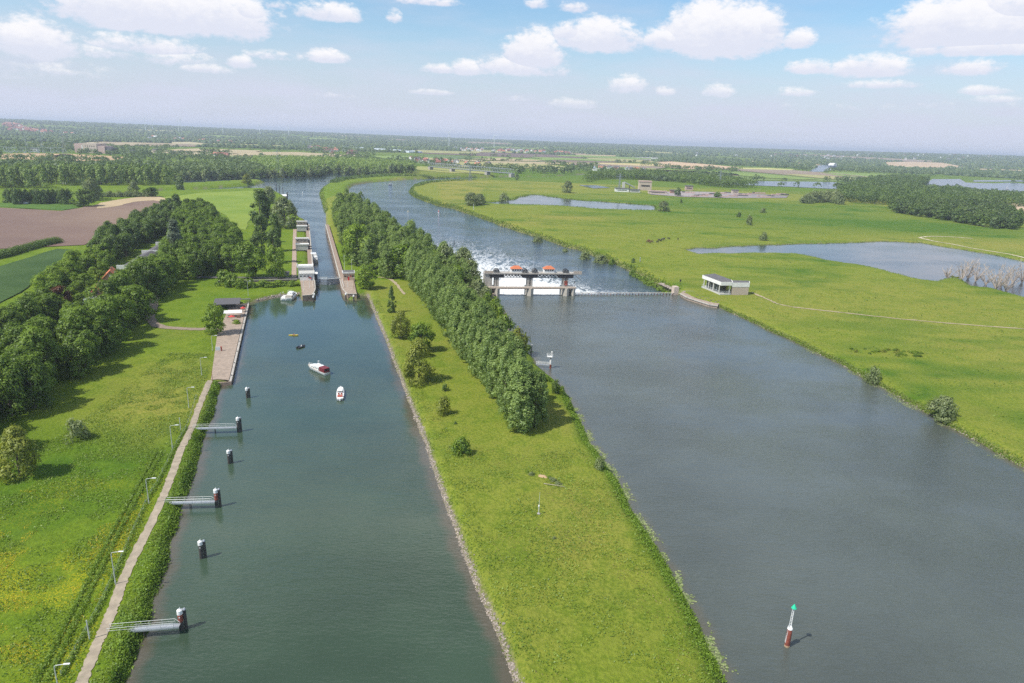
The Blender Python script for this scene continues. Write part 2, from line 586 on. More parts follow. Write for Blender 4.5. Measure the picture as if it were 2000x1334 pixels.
# ------------------------------------------------------------------ shorelines (water surface outlines)
CANAL_W = [(225, 1360), (246, 1322), (258, 1290), (266, 1258), (283, 1238), (288, 1205), (294, 1170), (308, 1137), (322, 1100), (326, 1064), (341, 1030), (346, 1000), (362, 964), (376, 926), (385, 895), (391, 860), (405, 829), (415, 805), (421, 774), (428, 751), (452, 747),
           (487, 592), (500, 589), (519, 584), (549, 578), (586, 575)]
ISLE_W = [(697, 579), (717, 577), (721, 585), (734, 617), (754, 664), (768, 704), (785, 747), (808, 808), (831, 865), (838, 891), (854, 938), (869, 985), (887, 1028), (905, 1082), (923, 1130), (945, 1180), (965, 1225), (985, 1275), (1003, 1330), (1020, 1375)]
left_up = px(CANAL_W) + [lk(-15.2, -39), lk(-9.4, -40.5), lk(-7.6, -27), lk(-7.6, 6)]
isle_up = [lk(7.6, 6), lk(7.6, -27), lk(9.6, -42.5), lk(14.4, -43.5)] + px(ISLE_W)
canal_poly = left_up + isle_up + px([(900, 1600), (150, 1600)])
ISLE_E = [(1460, 1440), (1412, 1336), (1398, 1300), (1378, 1263), (1358, 1213), (1323, 1150), (1296, 1100), (1263, 1045), (1231, 1000), (1205, 942), (1184, 916), (1166, 886), (1148, 866), (1141, 846), (1118, 800), (1108, 776), (1090, 754), (1076, 740), (1064, 727), (1048, 714), (1044, 703), (1026, 686), (1005, 672), (988, 648), (990, 637), (987, 620), (984, 611), (972, 602), (964, 590)]
RIGHT_B = [(1332, 577), (1345, 584), (1388, 597), (1402, 599), (1424, 609), (1456, 623), (1480, 634), (1500, 645), (1550, 666), (1600, 691), (1645, 711), (1690, 740), (1724, 757), (1769, 784), (1802, 802), (1836, 820), (1870, 842), (1915, 865), (1960, 892), (2000, 914), (2150, 1000), (2500, 1210)]
river_poly = px(ISLE_E) + [wr(-4, 4), wr(112, 4)] + px(RIGHT_B) + px([(2400, 1500), (1500, 1600)])
# below the lock and the weir, 2.5 m lower
LOWC_L = [(599, 434), (583, 426), (576, 410), (568, 396), (557, 386), (545, 379), (530, 374), (510, 371), (470, 372.5), (430, 374), (350, 376), (310, 377.5), (308, 372.5), (375, 370.5), (440, 366), (500, 361), (517, 356), (500, 354), (440, 357), (390, 360), (355, 361), (335, 355), (338, 348), (400, 347), (470, 346), (520, 343.5), (570, 342.5), (615, 341.5), (622, 336), (665, 337.5), (717, 339), (760, 339.8), (800, 340.5)]
LOWC_R = [(760, 342), (720, 344.5), (690, 346.5), (662, 352), (648, 357), (636, 364), (629, 370), (626, 380), (630, 392), (637, 415), (637, 432)]
lowcanal_poly = [lk(-7.6, 2), lk(-7.6, 268)] + px(LOWC_L, LOW) + px(LOWC_R, LOW) + [lk(7.6, 268), lk(7.6, 2)]
LOWR_L = [(962, 577), (945, 566), (915, 546), (880, 520), (840, 494), (800, 471), (760, 448), (725, 421), (703, 402), (690, 387), (681, 376), (680, 370), (690, 362), (725, 356), (800, 350.5), (840, 349), (900, 346.5), (930, 347), (1000, 345), (1067, 345.8), (1142, 340.5), (1230, 341)]
LOWR_R = [(1230, 342.5), (1145, 344), (1067, 348), (1000, 349.5), (955, 349.8), (920, 351.5), (867, 354.5), (830, 358), (815, 362), (803, 369), (800, 376), (808, 384), (825, 391), (855, 402), (887, 408), (930, 423), (967, 436), (1005, 450), (1045, 462), (1080, 473), (1105, 483), (1127, 487), (1150, 496), (1180, 507), (1225, 526), (1255, 543), (1280, 556), (1318, 574)]
lowriver_poly = [wr(-4, -2)] + px(LOWR_L, LOW) + px(LOWR_R, LOW) + [wr(112, -2)]
POND_A = [(940, 396), (970, 394), (1005, 390), (1014, 385), (1040, 380.5), (1055, 381), (1080, 385), (1130, 391), (1205, 396), (1280, 402), (1281, 411.5), (1205, 409.5), (1155, 407.5), (1105, 403), (1030, 400), (980, 399)]
POND_B = [(1340, 488), (1362, 484), (1400, 485), (1435, 481), (1485, 479), (1550, 477), (1640, 475), (1730, 471.5), (1797, 474), (1842, 482), (1887, 489), (1932, 496), (2000, 511), (2160, 545), (2200, 600), (2080, 605), (2000, 581), (1978, 575), (1956, 569), (1934, 563), (1912, 561), (1895, 559), (1880, 548), (1862, 542), (1845, 545), (1827, 550), (1802, 547), (1780, 543), (1730, 529), (1674, 517), (1611, 508), (1595, 503), (1550, 495), (1475, 494), (1425, 496), (1385, 495), (1365, 497), (1355, 493)]
PW = 0.9
pondA_poly, pondB_poly = px(POND_A, PW), px(POND_B, PW)


def refine(poly, step=7.0, amp=0.55, seed=0, smooth_keep=None):
    """break a traced outline into short uneven edges"""
    r = np.random.default_rng(seed)
    out = []
    n = len(poly)
    for i in range(n):
        a, b = np.array(poly[i]), np.array(poly[(i + 1) % n])
        L = np.linalg.norm(b - a)
        k = int(min(max(1, L // step), 40))
        nrm = np.array([-(b - a)[1], (b - a)[0]]) / max(L, 1e-6)
        man = L < 1e-6
        for j in range(k):
            p = a + (b - a) * j / k
            if j and not man:
                p = p + nrm * r.normal(0, amp) * min(1.0, L / 20)
            out.append(tuple(p))
    return out


def sdf(poly, Xs, Ys):
    """signed distance, negative inside"""
    P = np.array(poly); Q = np.roll(P, -1, 0)
    d2 = np.full(Xs.shape, 1e18); ins = np.zeros(Xs.shape, bool)
    for (ax, ay), (bx, by) in zip(P, Q):
        ex, ey = bx - ax, by - ay
        L2 = ex * ex + ey * ey + 1e-12
        t = np.clip(((Xs - ax) * ex + (Ys - ay) * ey) / L2, 0, 1)
        dx = Xs - (ax + t * ex); dy = Ys - (ay + t * ey)
        np.minimum(d2, dx * dx + dy * dy, out=d2)
        c = (ay > Ys) != (by > Ys)
        if ey != 0:
            ins ^= c & (Xs < ex * (Ys - ay) / ey + ax)
    d = np.sqrt(d2)
    return np.where(ins, -d, d)


def inpoly(poly, Xs, Ys):
    ins = np.zeros(np.shape(Xs), bool)
    P = np.array(poly); Q = np.roll(P, -1, 0)
    for (ax, ay), (bx, by) in zip(P, Q):
        if by != ay:
            ins ^= ((ay > Ys) != (by > Ys)) & (Xs < (bx - ax) * (Ys - ay) / (by - ay) + ax)
    return ins


def line_dist(pts, Xs, Ys):
    d2 = np.full(np.shape(Xs), 1e18)
    for (ax, ay), (bx, by) in zip(pts[:-1], pts[1:]):
        ex, ey = bx - ax, by - ay
        t = np.clip(((Xs - ax) * ex + (Ys - ay) * ey) / (ex * ex + ey * ey + 1e-12), 0, 1)
        d2 = np.minimum(d2, (Xs - ax - t * ex) ** 2 + (Ys - ay - t * ey) ** 2)
    return np.sqrt(d2)


# (outline, water level, bank width)
def straight(poly, keep):
    return poly


WATERS = [
    ('canal_water', refine(canal_poly, 6, .35, 1), 0.0, 3.2),
    ('river_water', refine(river_poly, 6, .35, 2), 0.0, 4.0),
    ('lower_canal_water', lowcanal_poly, LOW, 6.0),
    ('lower_river_water', refine(lowriver_poly, 9, .6, 3), LOW, 7.0),
    ('pond_water', refine(pondB_poly, 8, .8, 4), PW, 5.0),
    ('far_pond_water', refine(pondA_poly, 10, .8, 5), PW, 6.0),
]

# polar sheet: fine near, coarse far, out to the horizon
th = np.radians(np.linspace(-78, 78, 720))
rr = [38.0]
while rr[-1] < 1000: rr.append(rr[-1] * 1.0052)
while rr[-1] < 3000: rr.append(rr[-1] * 1.010)
while rr[-1] < 60000: rr.append(rr[-1] * 1.05)
rr = np.array(rr)
NR, NTH = len(rr), len(th)
TX = (rr[:, None] * np.sin(th)[None, :]).ravel()
TY = (rr[:, None] * np.cos(th)[None, :]).ravel()
near = np.hypot(TX, TY) < 3200
ni = np.nonzero(near)[0]
S = np.full((len(WATERS), TX.size), 1e4)
for k, (nm, poly, lvl, bw) in enumerate(WATERS):
    P = np.array(poly)
    m = near & (TX > P[:, 0].min() - 60) & (TX < P[:, 0].max() + 60) & (TY > P[:, 1].min() - 60) & (TY < P[:, 1].max() + 60)
    ii = np.nonzero(m)[0]
    S[k, ii] = sdf(poly, TX[ii], TY[ii])
wid = np.argmin(S, 0)
smin = S[wid, np.arange(TX.size)]
lvl = np.array([w_[2] for w_ in WATERS])[wid]
bwid = np.array([w_[3] for w_ in WATERS])[wid]


def vnoise(x, y, seed, scale):
    """cheap smooth value noise"""
    x = x / scale; y = y / scale
    xi = np.floor(x).astype(np.int64); yi = np.floor(y).astype(np.int64)
    fx = x - xi; fy = y - yi
    fx = fx * fx * (3 - 2 * fx); fy = fy * fy * (3 - 2 * fy)

    def h(i, j):
        n = (i * 374761393 + j * 668265263 + seed * 974711) & 0x7fffffff
        n = ((n ^ (n >> 13)) * 1274126177) & 0x7fffffff
        return ((n ^ (n >> 16)) & 0xffff) / 65535.0
    return (h(xi, yi) * (1 - fx) + h(xi + 1, yi) * fx) * (1 - fy) + (h(xi, yi + 1) * (1 - fx) + h(xi + 1, yi + 1) * fx) * fy


land = LAND + far_z(TX, TY) + 0.35 * (vnoise(TX, TY, 3, 23) - .5) + 0.22 * (vnoise(TX, TY, 4, 6) - .5)
t_ = np.clip(smin / bwid, 0, 1)
bank = lvl + (land - lvl) * (t_ * (2 - t_))
bed = lvl + np.maximum(smin * 0.55, -5.0)
TZ = np.where(smin > 0, bank, bed)
# the paved quay by the basin lies lower than the meadow
QUAY = px([(452, 745), (486, 592), (452, 592), (433, 640), (415, 742)], 1.2)
qs = sdf(QUAY, TX, TY)
TZ = np.where((qs < 6) & (smin > -1), np.minimum(TZ, 1.1 + np.clip(qs, 0, 6) / 6 * .9), TZ)
# walls of lock and quay: ground must not poke through beside them
dl = (TX - LK0[0]) * LK_D[0] + (TY - LK0[1]) * LK_D[1]
sl = (TX - LK0[0]) * LK_R[0] + (TY - LK0[1]) * LK_R[1]
wall_zone = (dl > -16) & (dl < 270) & (np.abs(sl) < 11.0)
TZ = np.where(wall_zone & (np.abs(sl) >= 7.0), np.minimum(TZ, -1.0 + np.clip((np.abs(sl) - 9) * 3, 0, 3.0)), TZ)
TZ = np.where(wall_zone & (np.abs(sl) < 7.6), np.minimum(TZ, -4.0), TZ)
pier_zone = (dl > -43) & (dl <= -10) & (np.abs(sl) > 7.0) & (np.abs(sl) < 14.8)
TZ = np.where(pier_zone, np.minimum(TZ, 1.6), TZ)

# vegetation tints: dry grass, flowers, lush / rank growth
LEFTSHORE = left_up[:26]
ISLE_MASK = (TX > np.interp(TY, [60, 200, 420, 800], [-25, -40, -95, -260])) & (TX < np.interp(TY, [60, 200, 420, 800], [60, 60, 0, -60]))
is_left = TX < np.interp(TY, [60, 240, 360, 420, 700], [-60, -105, -140, -125, -205])
dry = np.zeros(TX.size); flo = np.zeros(TX.size); lush = np.zeros(TX.size)


def blob(pxy, r, k=1.0, ar=1.0):
    g = GL(*pxy)
    return k * np.exp(-(((TX - g[0]) / (r * ar)) ** 2 + ((TY - g[1]) / r) ** 2))


v20 = vnoise(TX, TY, 11, 19); v7 = vnoise(TX, TY, 12, 6.5); v50 = vnoise(TX, TY, 13, 60); v3 = vnoise(TX, TY, 14, 2.6)
left_near = is_left & (TY < 320)
dry += np.where(left_near, blob((300, 800), 20, .8) + blob((330, 730), 24, .55) + blob((335, 650), 14, .35) + blob((270, 870), 8, .5), 0)
lush += np.where(left_near, blob((150, 920), 22, .9, 1.4) + blob((60, 1000), 12, .5), 0)
flo += np.where(left_near, np.clip((blob((120, 1090), 16, .9, 1.3) + blob((60, 1230), 14, .8) + blob((180, 960), 9, .6, 1.5) + blob((40, 1150), 14, .8)) * np.clip(v7 * 1.9 - .6, 0, 1) * np.clip(v20 * 2 - .4, 0, 1), 0, 1), 0)
for pth, wd, kk in (([(330, 900), (300, 960), (265, 1030), (215, 1130), (170, 1220), (110, 1334)], 2.2, .55),):
    ld = line_dist(pxl(pth), TX, TY)
    flo += np.where(left_near, np.exp(-(ld / wd) ** 2) * kk * np.clip(v7 * 2 - .5, 0, 1), 0)
dry += np.where(ISLE_MASK & (TY < 420), .42 + .35 * (v20 - .5), 0)
dry += np.where(ISLE_MASK, blob((1080, 800), 14, .3) + blob((1060, 1000), 25, .15), 0)
dry += np.where(ISLE_MASK & (TY > 560), .55, 0)
rightl = (TX > np.interp(TY, [60, 400, 500, 800, 1300], [60, 95, 60, -80, -150])) & (TY < 1500)
lush += np.where(rightl, np.clip((vnoise(TX * .45, TY, 21, 30) * .6 + vnoise(TX * .5, TY, 23, 9) * .4 - .50) * 3.2, 0, 1) * (.35 + .65 * v7) * 1.05, 0)
dry += np.where(rightl, .42 + .5 * np.clip(vnoise(TX, TY, 22, 75) - .45, 0, 1) + .25 * np.clip(v20 - .55, 0, 1), 0)
dry += np.where(rightl, blob((1110, 424), 26, .9, 1.6) + blob((1920, 475), 45, .5, 2) + blob((1020, 372), 60, .4, 2) + blob((1010, 435), 30, .5, 2), 0)
lush += np.where(rightl, blob((1600, 430), 110, .75, 2.2) + blob((1450, 400), 90, .6, 3) + blob((1850, 450), 60, .5, 2) + blob((1320, 400), 60, .35, 2), 0)
lush += np.where((smin > 0) & (smin < 7) & (TY < 420) & (wid == 1) & ISLE_MASK, np.clip(1 - smin / 5.5, 0, 1) * .9, 0)
lush += np.where((np.hypot(TX, TY) > 1500), .45 + .5 * (vnoise(TX, TY, 31, 420) - .5) + .3 * (v50 - .5), 0)
dry += np.where((np.hypot(TX, TY) > 1300), .45 * vnoise(TX, TY, 32, 300), 0)
bare = np.clip(1.15 - np.abs(smin) / np.where(wid == 3, 2.2, 1.3), 0, 1) * (smin > -3)

q = np.arange(NR * NTH).reshape(NR, NTH)
quads = np.stack([q[:-1, :-1], q[:-1, 1:], q[1:, 1:], q[1:, :-1]], -1).reshape(-1, 4)


def set_attr(me, name, vals):
    a = me.attributes.new(name, 'FLOAT', 'POINT')
    a.data.foreach_set('value', np.ascontiguousarray(vals, dtype=np.float32))


def grass_material():
    m = bpy.data.materials.new('meadow_ground')
    m.use_nodes = True
    t = NT(m.node_tree)
    b = t.n['Principled BSDF']
    b.inputs['Roughness'].default_value = .95
    b.inputs['Specular IOR Level'].default_value = .15
    co = t.add('ShaderNodeTexCoord').outputs['Object']
    A = lambda n: t.add('ShaderNodeAttribute', attribute_name=n).outputs['Fac']
    dryA, floA, lushA, bareA = A('dry'), A('flower'), A('lush'), A('bare')
    n1 = t.noise(co, 1.1, 6, .68)
    n2 = t.noise(t.mapping(co, loc=(9, 3, 0)), .17, 6, .62)
    n3 = t.noise(t.mapping(co, loc=(2, 8, 0)), .035, 6, .6)
    n4 = t.noise(co, 3.2, 3, .6)
    c = t.mix(t.ramp(n2, .3, .7), (.150, .235, .012), (.220, .300, .022))
    c = t.mix(t.math('MULTIPLY', t.ramp(n3, .42, .68), .5), c, (.105, .205, .012))
    dv = t.math('MULTIPLY', dryA, t.ramp(t.math('ADD', t.math('MULTIPLY', n2, .6), t.math('MULTIPLY', n1, .4)), .32, .66, .35, 1.25), clamp=True)
    c = t.mix(dv, c, (.345, .315, .070))
    lv = t.math('MULTIPLY', lushA, t.ramp(n2, .3, .62, .55, 1.15), clamp=True)
    c = t.mix(lv, c, (.085, .180, .010))
    # weeds: scattered darker clumps
    c = t.mix(t.math('MULTIPLY', t.ramp(t.math('ADD', t.math('MULTIPLY', n2, .5), t.math('MULTIPLY', n1, .5)), .54, .66), .48), c, (.062, .112, .016))
    c = t.mix(t.math('MULTIPLY', t.ramp(n1, .40, .62), .42), t.mix(1.0, c, (.62, .66, .55), 'MULTIPLY'), t.mix(1.0, c, (1.22, 1.18, 1.1), 'MULTIPLY'))
    fl = t.math('MULTIPLY', floA, t.ramp(n4, .46, .62, 0, .85), clamp=True)
    c = t.mix(fl, c, (.50, .42, .015))
    earth = t.mix(t.ramp(n1, .35, .65), (.12, .10, .07), (.27, .23, .17))
    c = t.mix(t.math('MULTIPLY', bareA, t.ramp(n1, .30, .60, .35, 1.0)), c, earth)
    t.link(c, b.inputs['Base Color'])
    bp = t.add('ShaderNodeBump')
    bp.inputs['Strength'].default_value = .9
    bp.inputs['Distance'].default_value = .55
    t.link(t.math('ADD', n1, t.math('MULTIPLY', n4, .4)), bp.inputs['Height'])
    t.link(bp.outputs[0], b.inputs['Normal'])
    return m


terr = mesh_np('ground', np.stack([TX, TY, TZ], 1), quads.ravel(), 4, grass_material(), True)
for nm, v in (('dry', dry), ('flower', flo), ('lush', lush), ('bare', bare)):
    set_attr(terr, nm, np.clip(v, 0, 1.2))
tag(link('ground', terr), kind='structure')


def ground_z(x, y):
    """height of the built ground at a point"""
    r = math.hypot(x, y)
    a = math.atan2(x, y)
    i = int(np.clip(np.searchsorted(rr, r) - 1, 0, NR - 2))
    f = (r - rr[i]) / (rr[i + 1] - rr[i])
    u = (a - th[0]) / (th[1] - th[0])
    j = int(np.clip(math.floor(u), 0, NTH - 2)); g = u - j
    Zg = TZ.reshape(NR, NTH)
    return float((Zg[i, j] * (1 - g) + Zg[i, j + 1] * g) * (1 - f) + (Zg[i + 1, j] * (1 - g) + Zg[i + 1, j + 1] * g) * f)


def ground_zv(x, y):
    x = np.asarray(x); y = np.asarray(y)
    r = np.hypot(x, y); a = np.arctan2(x, y)
    i = np.clip(np.searchsorted(rr, r) - 1, 0, NR - 2)
    f = np.clip((r - rr[i]) / (rr[i + 1] - rr[i]), 0, 1)
    u = np.clip((a - th[0]) / (th[1] - th[0]), 0, NTH - 1.001)
    j = np.floor(u).astype(int); g = u - j
    Zg = TZ.reshape(NR, NTH)
    return (Zg[i, j] * (1 - g) + Zg[i, j + 1] * g) * (1 - f) + (Zg[i + 1, j] * (1 - g) + Zg[i + 1, j + 1] * g) * f


# ------------------------------------------------------------------ water
def water_material(name, deep, shallow, wave=1.0, foam=False, chop=1.0, rough=.06, shal_w=4.0, lee=False):
    m = bpy.data.materials.new(name)
    m.use_nodes = True
    t = NT(m.node_tree)
    b = t.n['Principled BSDF']
    b.inputs['IOR'].default_value = 1.42
    b.inputs['Specular IOR Level'].default_value = .5
    co = t.add('ShaderNodeTexCoord').outputs['Object']
    depth = t.add('ShaderNodeAttribute', attribute_name='depth').outputs['Fac']
    n0 = t.noise(co, .018, 5, .6)
    c = t.mix(t.ramp(n0, .35, .65), deep, tuple(v * 1.28 for v in deep))
    sh = t.ramp(t.math('ADD', depth, t.math('MULTIPLY', t.math('SUBTRACT', t.noise(co, .15, 4, .6), .5), 5.0)), .6, shal_w, 1.0, 0.0)
    c = t.mix(t.math('MULTIPLY', sh, .8), c, shallow)
    wv = t.noise(t.mapping(co, scale=(.55, 1.25, 1), rot=(0, 0, .25)), 1.15, 4, .62, .2)
    wl = t.noise(t.mapping(co, scale=(.35, 1.0, 1), rot=(0, 0, -.12)), .28, 3, .55, .3)
    calm = t.ramp(t.noise(t.mapping(co, scale=(.6, 1, 1)), .022, 4, .6), .36, .64, .35, 1.0)
    if lee:      # sheltered water in the basin before the lock
        sp = t.add('ShaderNodeSeparateXYZ'); t.link(co, sp.inputs[0])
        calm = t.math('MULTIPLY', calm, t.ramp(sp.outputs[1], 230, 345, 1.0, .22))
    h = t.math('ADD', wv, t.math('MULTIPLY', wl, 1.1))
    bp = t.add('ShaderNodeBump')
    bp.inputs['Distance'].default_value = .16 * chop
    t.link(t.math('MULTIPLY', calm, .95 * wave), bp.inputs['Strength'])
    t.link(h, bp.inputs['Height'])
    t.link(bp.outputs[0], b.inputs['Normal'])
    rg = rough
    if foam:
        fa = t.add('ShaderNodeAttribute', attribute_name='foam').outputs['Fac']
        rot = -0.16
        f1 = t.noise(t.mapping(co, scale=(1.0, .34, 1), rot=(0, 0, rot)), .15, 8, .70, 1.2)
        ridge = t.math('SUBTRACT', 1.0, t.math('MULTIPLY', t.math('ABSOLUTE', t.math('SUBTRACT', f1, .5)), 9.0))
        f2 = t.noise(t.mapping(co, scale=(.8, .6, 1), rot=(0, 0, rot)), .62, 6, .68, .8)
        fb = t.math('ADD', t.math('MULTIPLY', t.math('MAXIMUM', ridge, 0.0), .48), t.math('MULTIPLY', f2, .75))
        fm = t.math('MULTIPLY', t.ramp(t.math('ADD', fb, t.math('SUBTRACT', fa, .93)), .0, .62), .95, clamp=True)
        c = t.mix(fm, c, (.80, .82, .82))
        rg = t.math('ADD', t.math('MULTIPLY', fm, .7), rough)
    t.link(c, b.inputs['Base Color'])
    t.put(b.inputs['Roughness'], rg)
    return m


WM = {
    'canal_water': water_material('canal_surface', (.036, .060, .038), (.100, .082, .060), .75, lee=True),
    'river_water': water_material('river_surface', (.066, .078, .069), (.100, .092, .064), 1.5, chop=1.5),
    'lower_canal_water': water_material('lower_canal_surface', (.030, .050, .055), (.06, .06, .05), 1.0),
    'lower_river_water': water_material('weir_stream', (.034, .052, .064), (.07, .07, .055), 1.7, True, 1.4),
    'pond_water': water_material('pond_surface', (.036, .046, .058), (.08, .075, .05), .5),
    'far_pond_water': water_material('far_pond_surface', (.036, .046, .058), (.08, .075, .05), .5),
}
wdist_s = (TX - WR0[0]) * WR_R[0] + (TY - WR0[1]) * WR_R[1]
wdist_d = (TX - WR0[0]) * WR_D[0] + (TY - WR0[1]) * WR_D[1]
# stream of white water: strong under the gates, thinning for 250 m and swinging left
sc_ = 20 - wdist_d * .26
acr = np.abs(wdist_s - sc_)
fo = np.exp(-np.maximum(wdist_d - 6, 0) / 130.0) * np.clip(1.2 - acr / (42 + wdist_d * .25), 0, 1) * .80
fo += np.exp(-((wdist_d - 12) / 24) ** 2) * ((wdist_s > -4) & (wdist_s < 46)) * 1.1
fo += np.exp(-np.maximum(wdist_d - 1, 0) / 14) * ((wdist_s >= 46) & (wdist_s < 112)) * 1.0
fo += .40 * np.exp(-np.maximum(wdist_d, 0) / 300.0) * np.clip(1.3 - acr / (60 + wdist_d * .2), 0, 1)
foamv = np.where(wdist_d > -3, fo, 0)
FQ = quads
for k, (nm, poly, lv, bw) in enumerate(WATERS):
    sk = S[k]
    keep = (sk[FQ] < 2.5).any(1)
    fq = FQ[keep]
    used, inv = np.unique(fq, return_inverse=True)
    vx = np.stack([TX[used], TY[used], np.full(used.size, lv)], 1)
    me = mesh_np(nm, vx, inv.reshape(-1, 4).ravel(), 4, WM[nm], True)
    set_attr(me, 'depth', -sk[used])
    if nm == 'lower_river_water':
        set_attr(me, 'foam', foamv[used])
    # cut the sheets straight at the lock gate and the weir
    cuts = {'canal_water': ((*lk(0, .6), lv), (*LK_D, 0)), 'river_water': ((*wr(0, 2.2), lv), (*WR_D, 0)),
            'lower_canal_water': ((*lk(0, .6), lv), (*(-LK_D), 0)), 'lower_river_water': ((*wr(0, 2.2), lv), (*(-WR_D), 0))}
    if nm in cuts:
        bm = bmesh.new(); bm.from_mesh(me)
        pc, pn = cuts[nm]
        bmesh.ops.bisect_plane(bm, geom=bm.verts[:] + bm.edges[:] + bm.faces[:], plane_co=pc, plane_no=pn, clear_outer=True)
        bm.to_mesh(me); bm.free()
    tag(link(nm, me), kind='structure')


# ------------------------------------------------------------------ paths, fields, far lakes: sheets on the land
def sheet(name, poly, material, lift=.12, zf=None, res=0, kind='structure'):
    """flat outline laid on the land"""
    pts = [Vector((p[0], p[1], 0)) for p in poly]
    tris = tessellate_polygon([pts])
    bm = bmesh.new()
    vs = [bm.verts.new((p.x, p.y, 0)) for p in pts]
    for a, b, c in tris:
        try: bm.faces.new((vs[a], vs[b], vs[c]))
        except ValueError: pass
    if res:
        for _ in range(res):
            bmesh.ops.subdivide_edges(bm, edges=bm.edges[:], cuts=1, use_grid_fill=True)
        bmesh.ops.triangulate(bm, faces=bm.faces[:])
    for v in bm.verts:
        v.co.z = (zf(v.co.x, v.co.y) if zf else LAND + float(far_z(v.co.x, v.co.y))) + lift
    bmesh.ops.recalc_face_normals(bm, faces=bm.faces[:])
    for f in bm.faces:
        if f.normal.z < 0: f.normal_flip()
    me = bpy.data.meshes.new(name)
    bm.to_mesh(me); bm.free()
    me.materials.append(material)
    o = link(name, me)
    if kind: tag(o, kind=kind)
    return o


def smooth_line(pts, n=10):
    P = [np.array(p, float) for p in pts]
    P = [2 * P[0] - P[1]] + P + [2 * P[-1] - P[-2]]
    out = []
    for i in range(1, len(P) - 2):
        for k in range(n):
            t = k / n
            out.append(.5 * ((2 * P[i]) + (-P[i - 1] + P[i + 1]) * t + (2 * P[i - 1] - 5 * P[i] + 4 * P[i + 1] - P[i + 2]) * t * t + (-P[i - 1] + 3 * P[i] - 3 * P[i + 1] + P[i + 2]) * t ** 3))
    out.append(P[-2])
    return out


def ribbon(name, pts, width, material, lift=.10, n=10, wob=.12, seed=0, cross=2, kind='structure', zoff=None):
    """path draped over the land"""
    r = np.random.default_rng(seed)
    L = smooth_line(pts, n)
    vs, fs = [], []
    m = cross + 1
    for i, p in enumerate(L):
        d = L[min(i + 1, len(L) - 1)] - L[max(i - 1, 0)]
        d = d / (np.linalg.norm(d) + 1e-9)
        nrm = np.array([-d[1], d[0]])
        wl, wr_ = width / 2 + r.normal(0, wob), width / 2 + r.normal(0, wob)
        for k in range(m):
            u = -wl + (wl + wr_) * k / cross
            qx, qy = p + nrm * u
            vs.append((qx, qy, (ground_z(qx, qy) if zoff is None else zoff) + lift))
    for i in range(len(L) - 1):
        for k in range(cross):
            a = i * m + k
            fs.append((a, a + m, a + m + 1, a + 1))
    me = bpy.data.meshes.new(name)
    me.from_pydata(vs, [], fs); me.materials.append(material); me.update()
    if me.polygons[0].normal.z < 0: me.flip_normals()
    o = link(name, me)
    return tag(o, kind=kind) if kind else o


def field_mat(name, a, b, row_rot=None, row_scale=1.0, row_amt=.35, scale=.02, c2=None):
    m = bpy.data.materials.new(name); m.use_nodes = True
    t = NT(m.node_tree); p = t.n['Principled BSDF']
    p.inputs['Roughness'].default_value = .95; p.inputs['Specular IOR Level'].default_value = .1
    co = t.add('ShaderNodeTexCoord').outputs['Object']
    c = t.mix(t.ramp(t.noise(co, scale, 6, .6), .32, .68), a, b)
    if c2: c = t.mix(t.ramp(t.noise(t.mapping(co, loc=(50, 9, 0)), scale * .6, 4, .5), .50, .66), c, c2)
    c = t.mix(t.math('MULTIPLY', t.ramp(t.noise(co, .9, 4, .7), .35, .65), .3), c, t.mix(1.0, c, (.7, .7, .7), 'MULTIPLY'))
    if row_rot is not None:
        wv = t.add('ShaderNodeTexWave'); wv.inputs['Scale'].default_value = row_scale; wv.inputs['Distortion'].default_value = 1.2; wv.inputs['Detail'].default_value = 2; wv.inputs['Detail Scale'].default_value = .6
        t.link(t.mapping(co, rot=(0, 0, row_rot)), wv.inputs['Vector'])
        c = t.mix(t.math('MULTIPLY', t.ramp(wv.outputs[1], .2, .8), row_amt), c, t.mix(1.0, c, (.45, .45, .42), 'MULTIPLY'))
    t.link(c, p.inputs['Base Color'])
    return m


PATH_PX = [(120, 1420), (160, 1334), (185, 1272), (203, 1231), (219, 1196), (237, 1144), (262, 1089), (292, 1030), (319, 971), (336, 928), (355, 877), (375, 835), (392, 786), (411, 740)]
path_pts = pxl(PATH_PX, 1.9)
ribbon('footpath', path_pts, 1.9, MATS['gravel_path'], .10, 14, .10, 3, 3)
sheet('quay_paving', px([(452, 744), (486.5, 592), (450, 594), (424, 655), (412, 742), (425, 741), (440, 742)], 1.25), MATS['brown_paving'], 0.0, lambda x, y: 1.32)
ribbon('dirt_lane', pxl([(300, 560), (301, 590), (294, 616), (300, 630), (320, 639), (385, 643), (432, 640)]), 4.2, mat('lane_earth', (.26, .20, .15), .95, 0, .15, .8, dirt=(.20, .17, .11)), .14, 8, .3, 5, 3)
ribbon('lock_path', [lk(-19.5, 10), lk(-20, 100), lk(-20.6, 240)], 3.0, mat('lock_path_brick', (.36, .27, .21), .9, 0, .1, 1), .25, 30, .03, 6, 2)
ribbon('dike_road', pxl([(370, 541), (430, 541), (500, 542), (589, 543)], 2.6), 4.5, MATS['asphalt'], .5, 8, .05, 7, 2)
ribbon('farm_track', pxl([(1468, 571), (1500, 585), (1535, 597), (1620, 608), (1740, 621), (1860, 632), (2010, 643), (2150, 655)]), 1.6, MATS['dirt_track'], .12, 12, .3, 8, 2)
ribbon('pond_track', pxl([(2100, 530), (2000, 503), (1960, 495), (1900, 485), (1860, 477), (1830, 472), (1806, 467), (1797, 464), (1815, 462), (1850, 462.5), (1900, 466)]), 3.0, mat('pale_track', (.50, .44, .30), .95, 0, .12, .4), .2, 8, .4, 9, 2)
ribbon('trodden_track', pxl([(720, 541), (745, 542), (762, 546), (775, 556), (790, 575)]), 2.0, MATS['dirt_track'], .12, 8, .3, 10, 2)

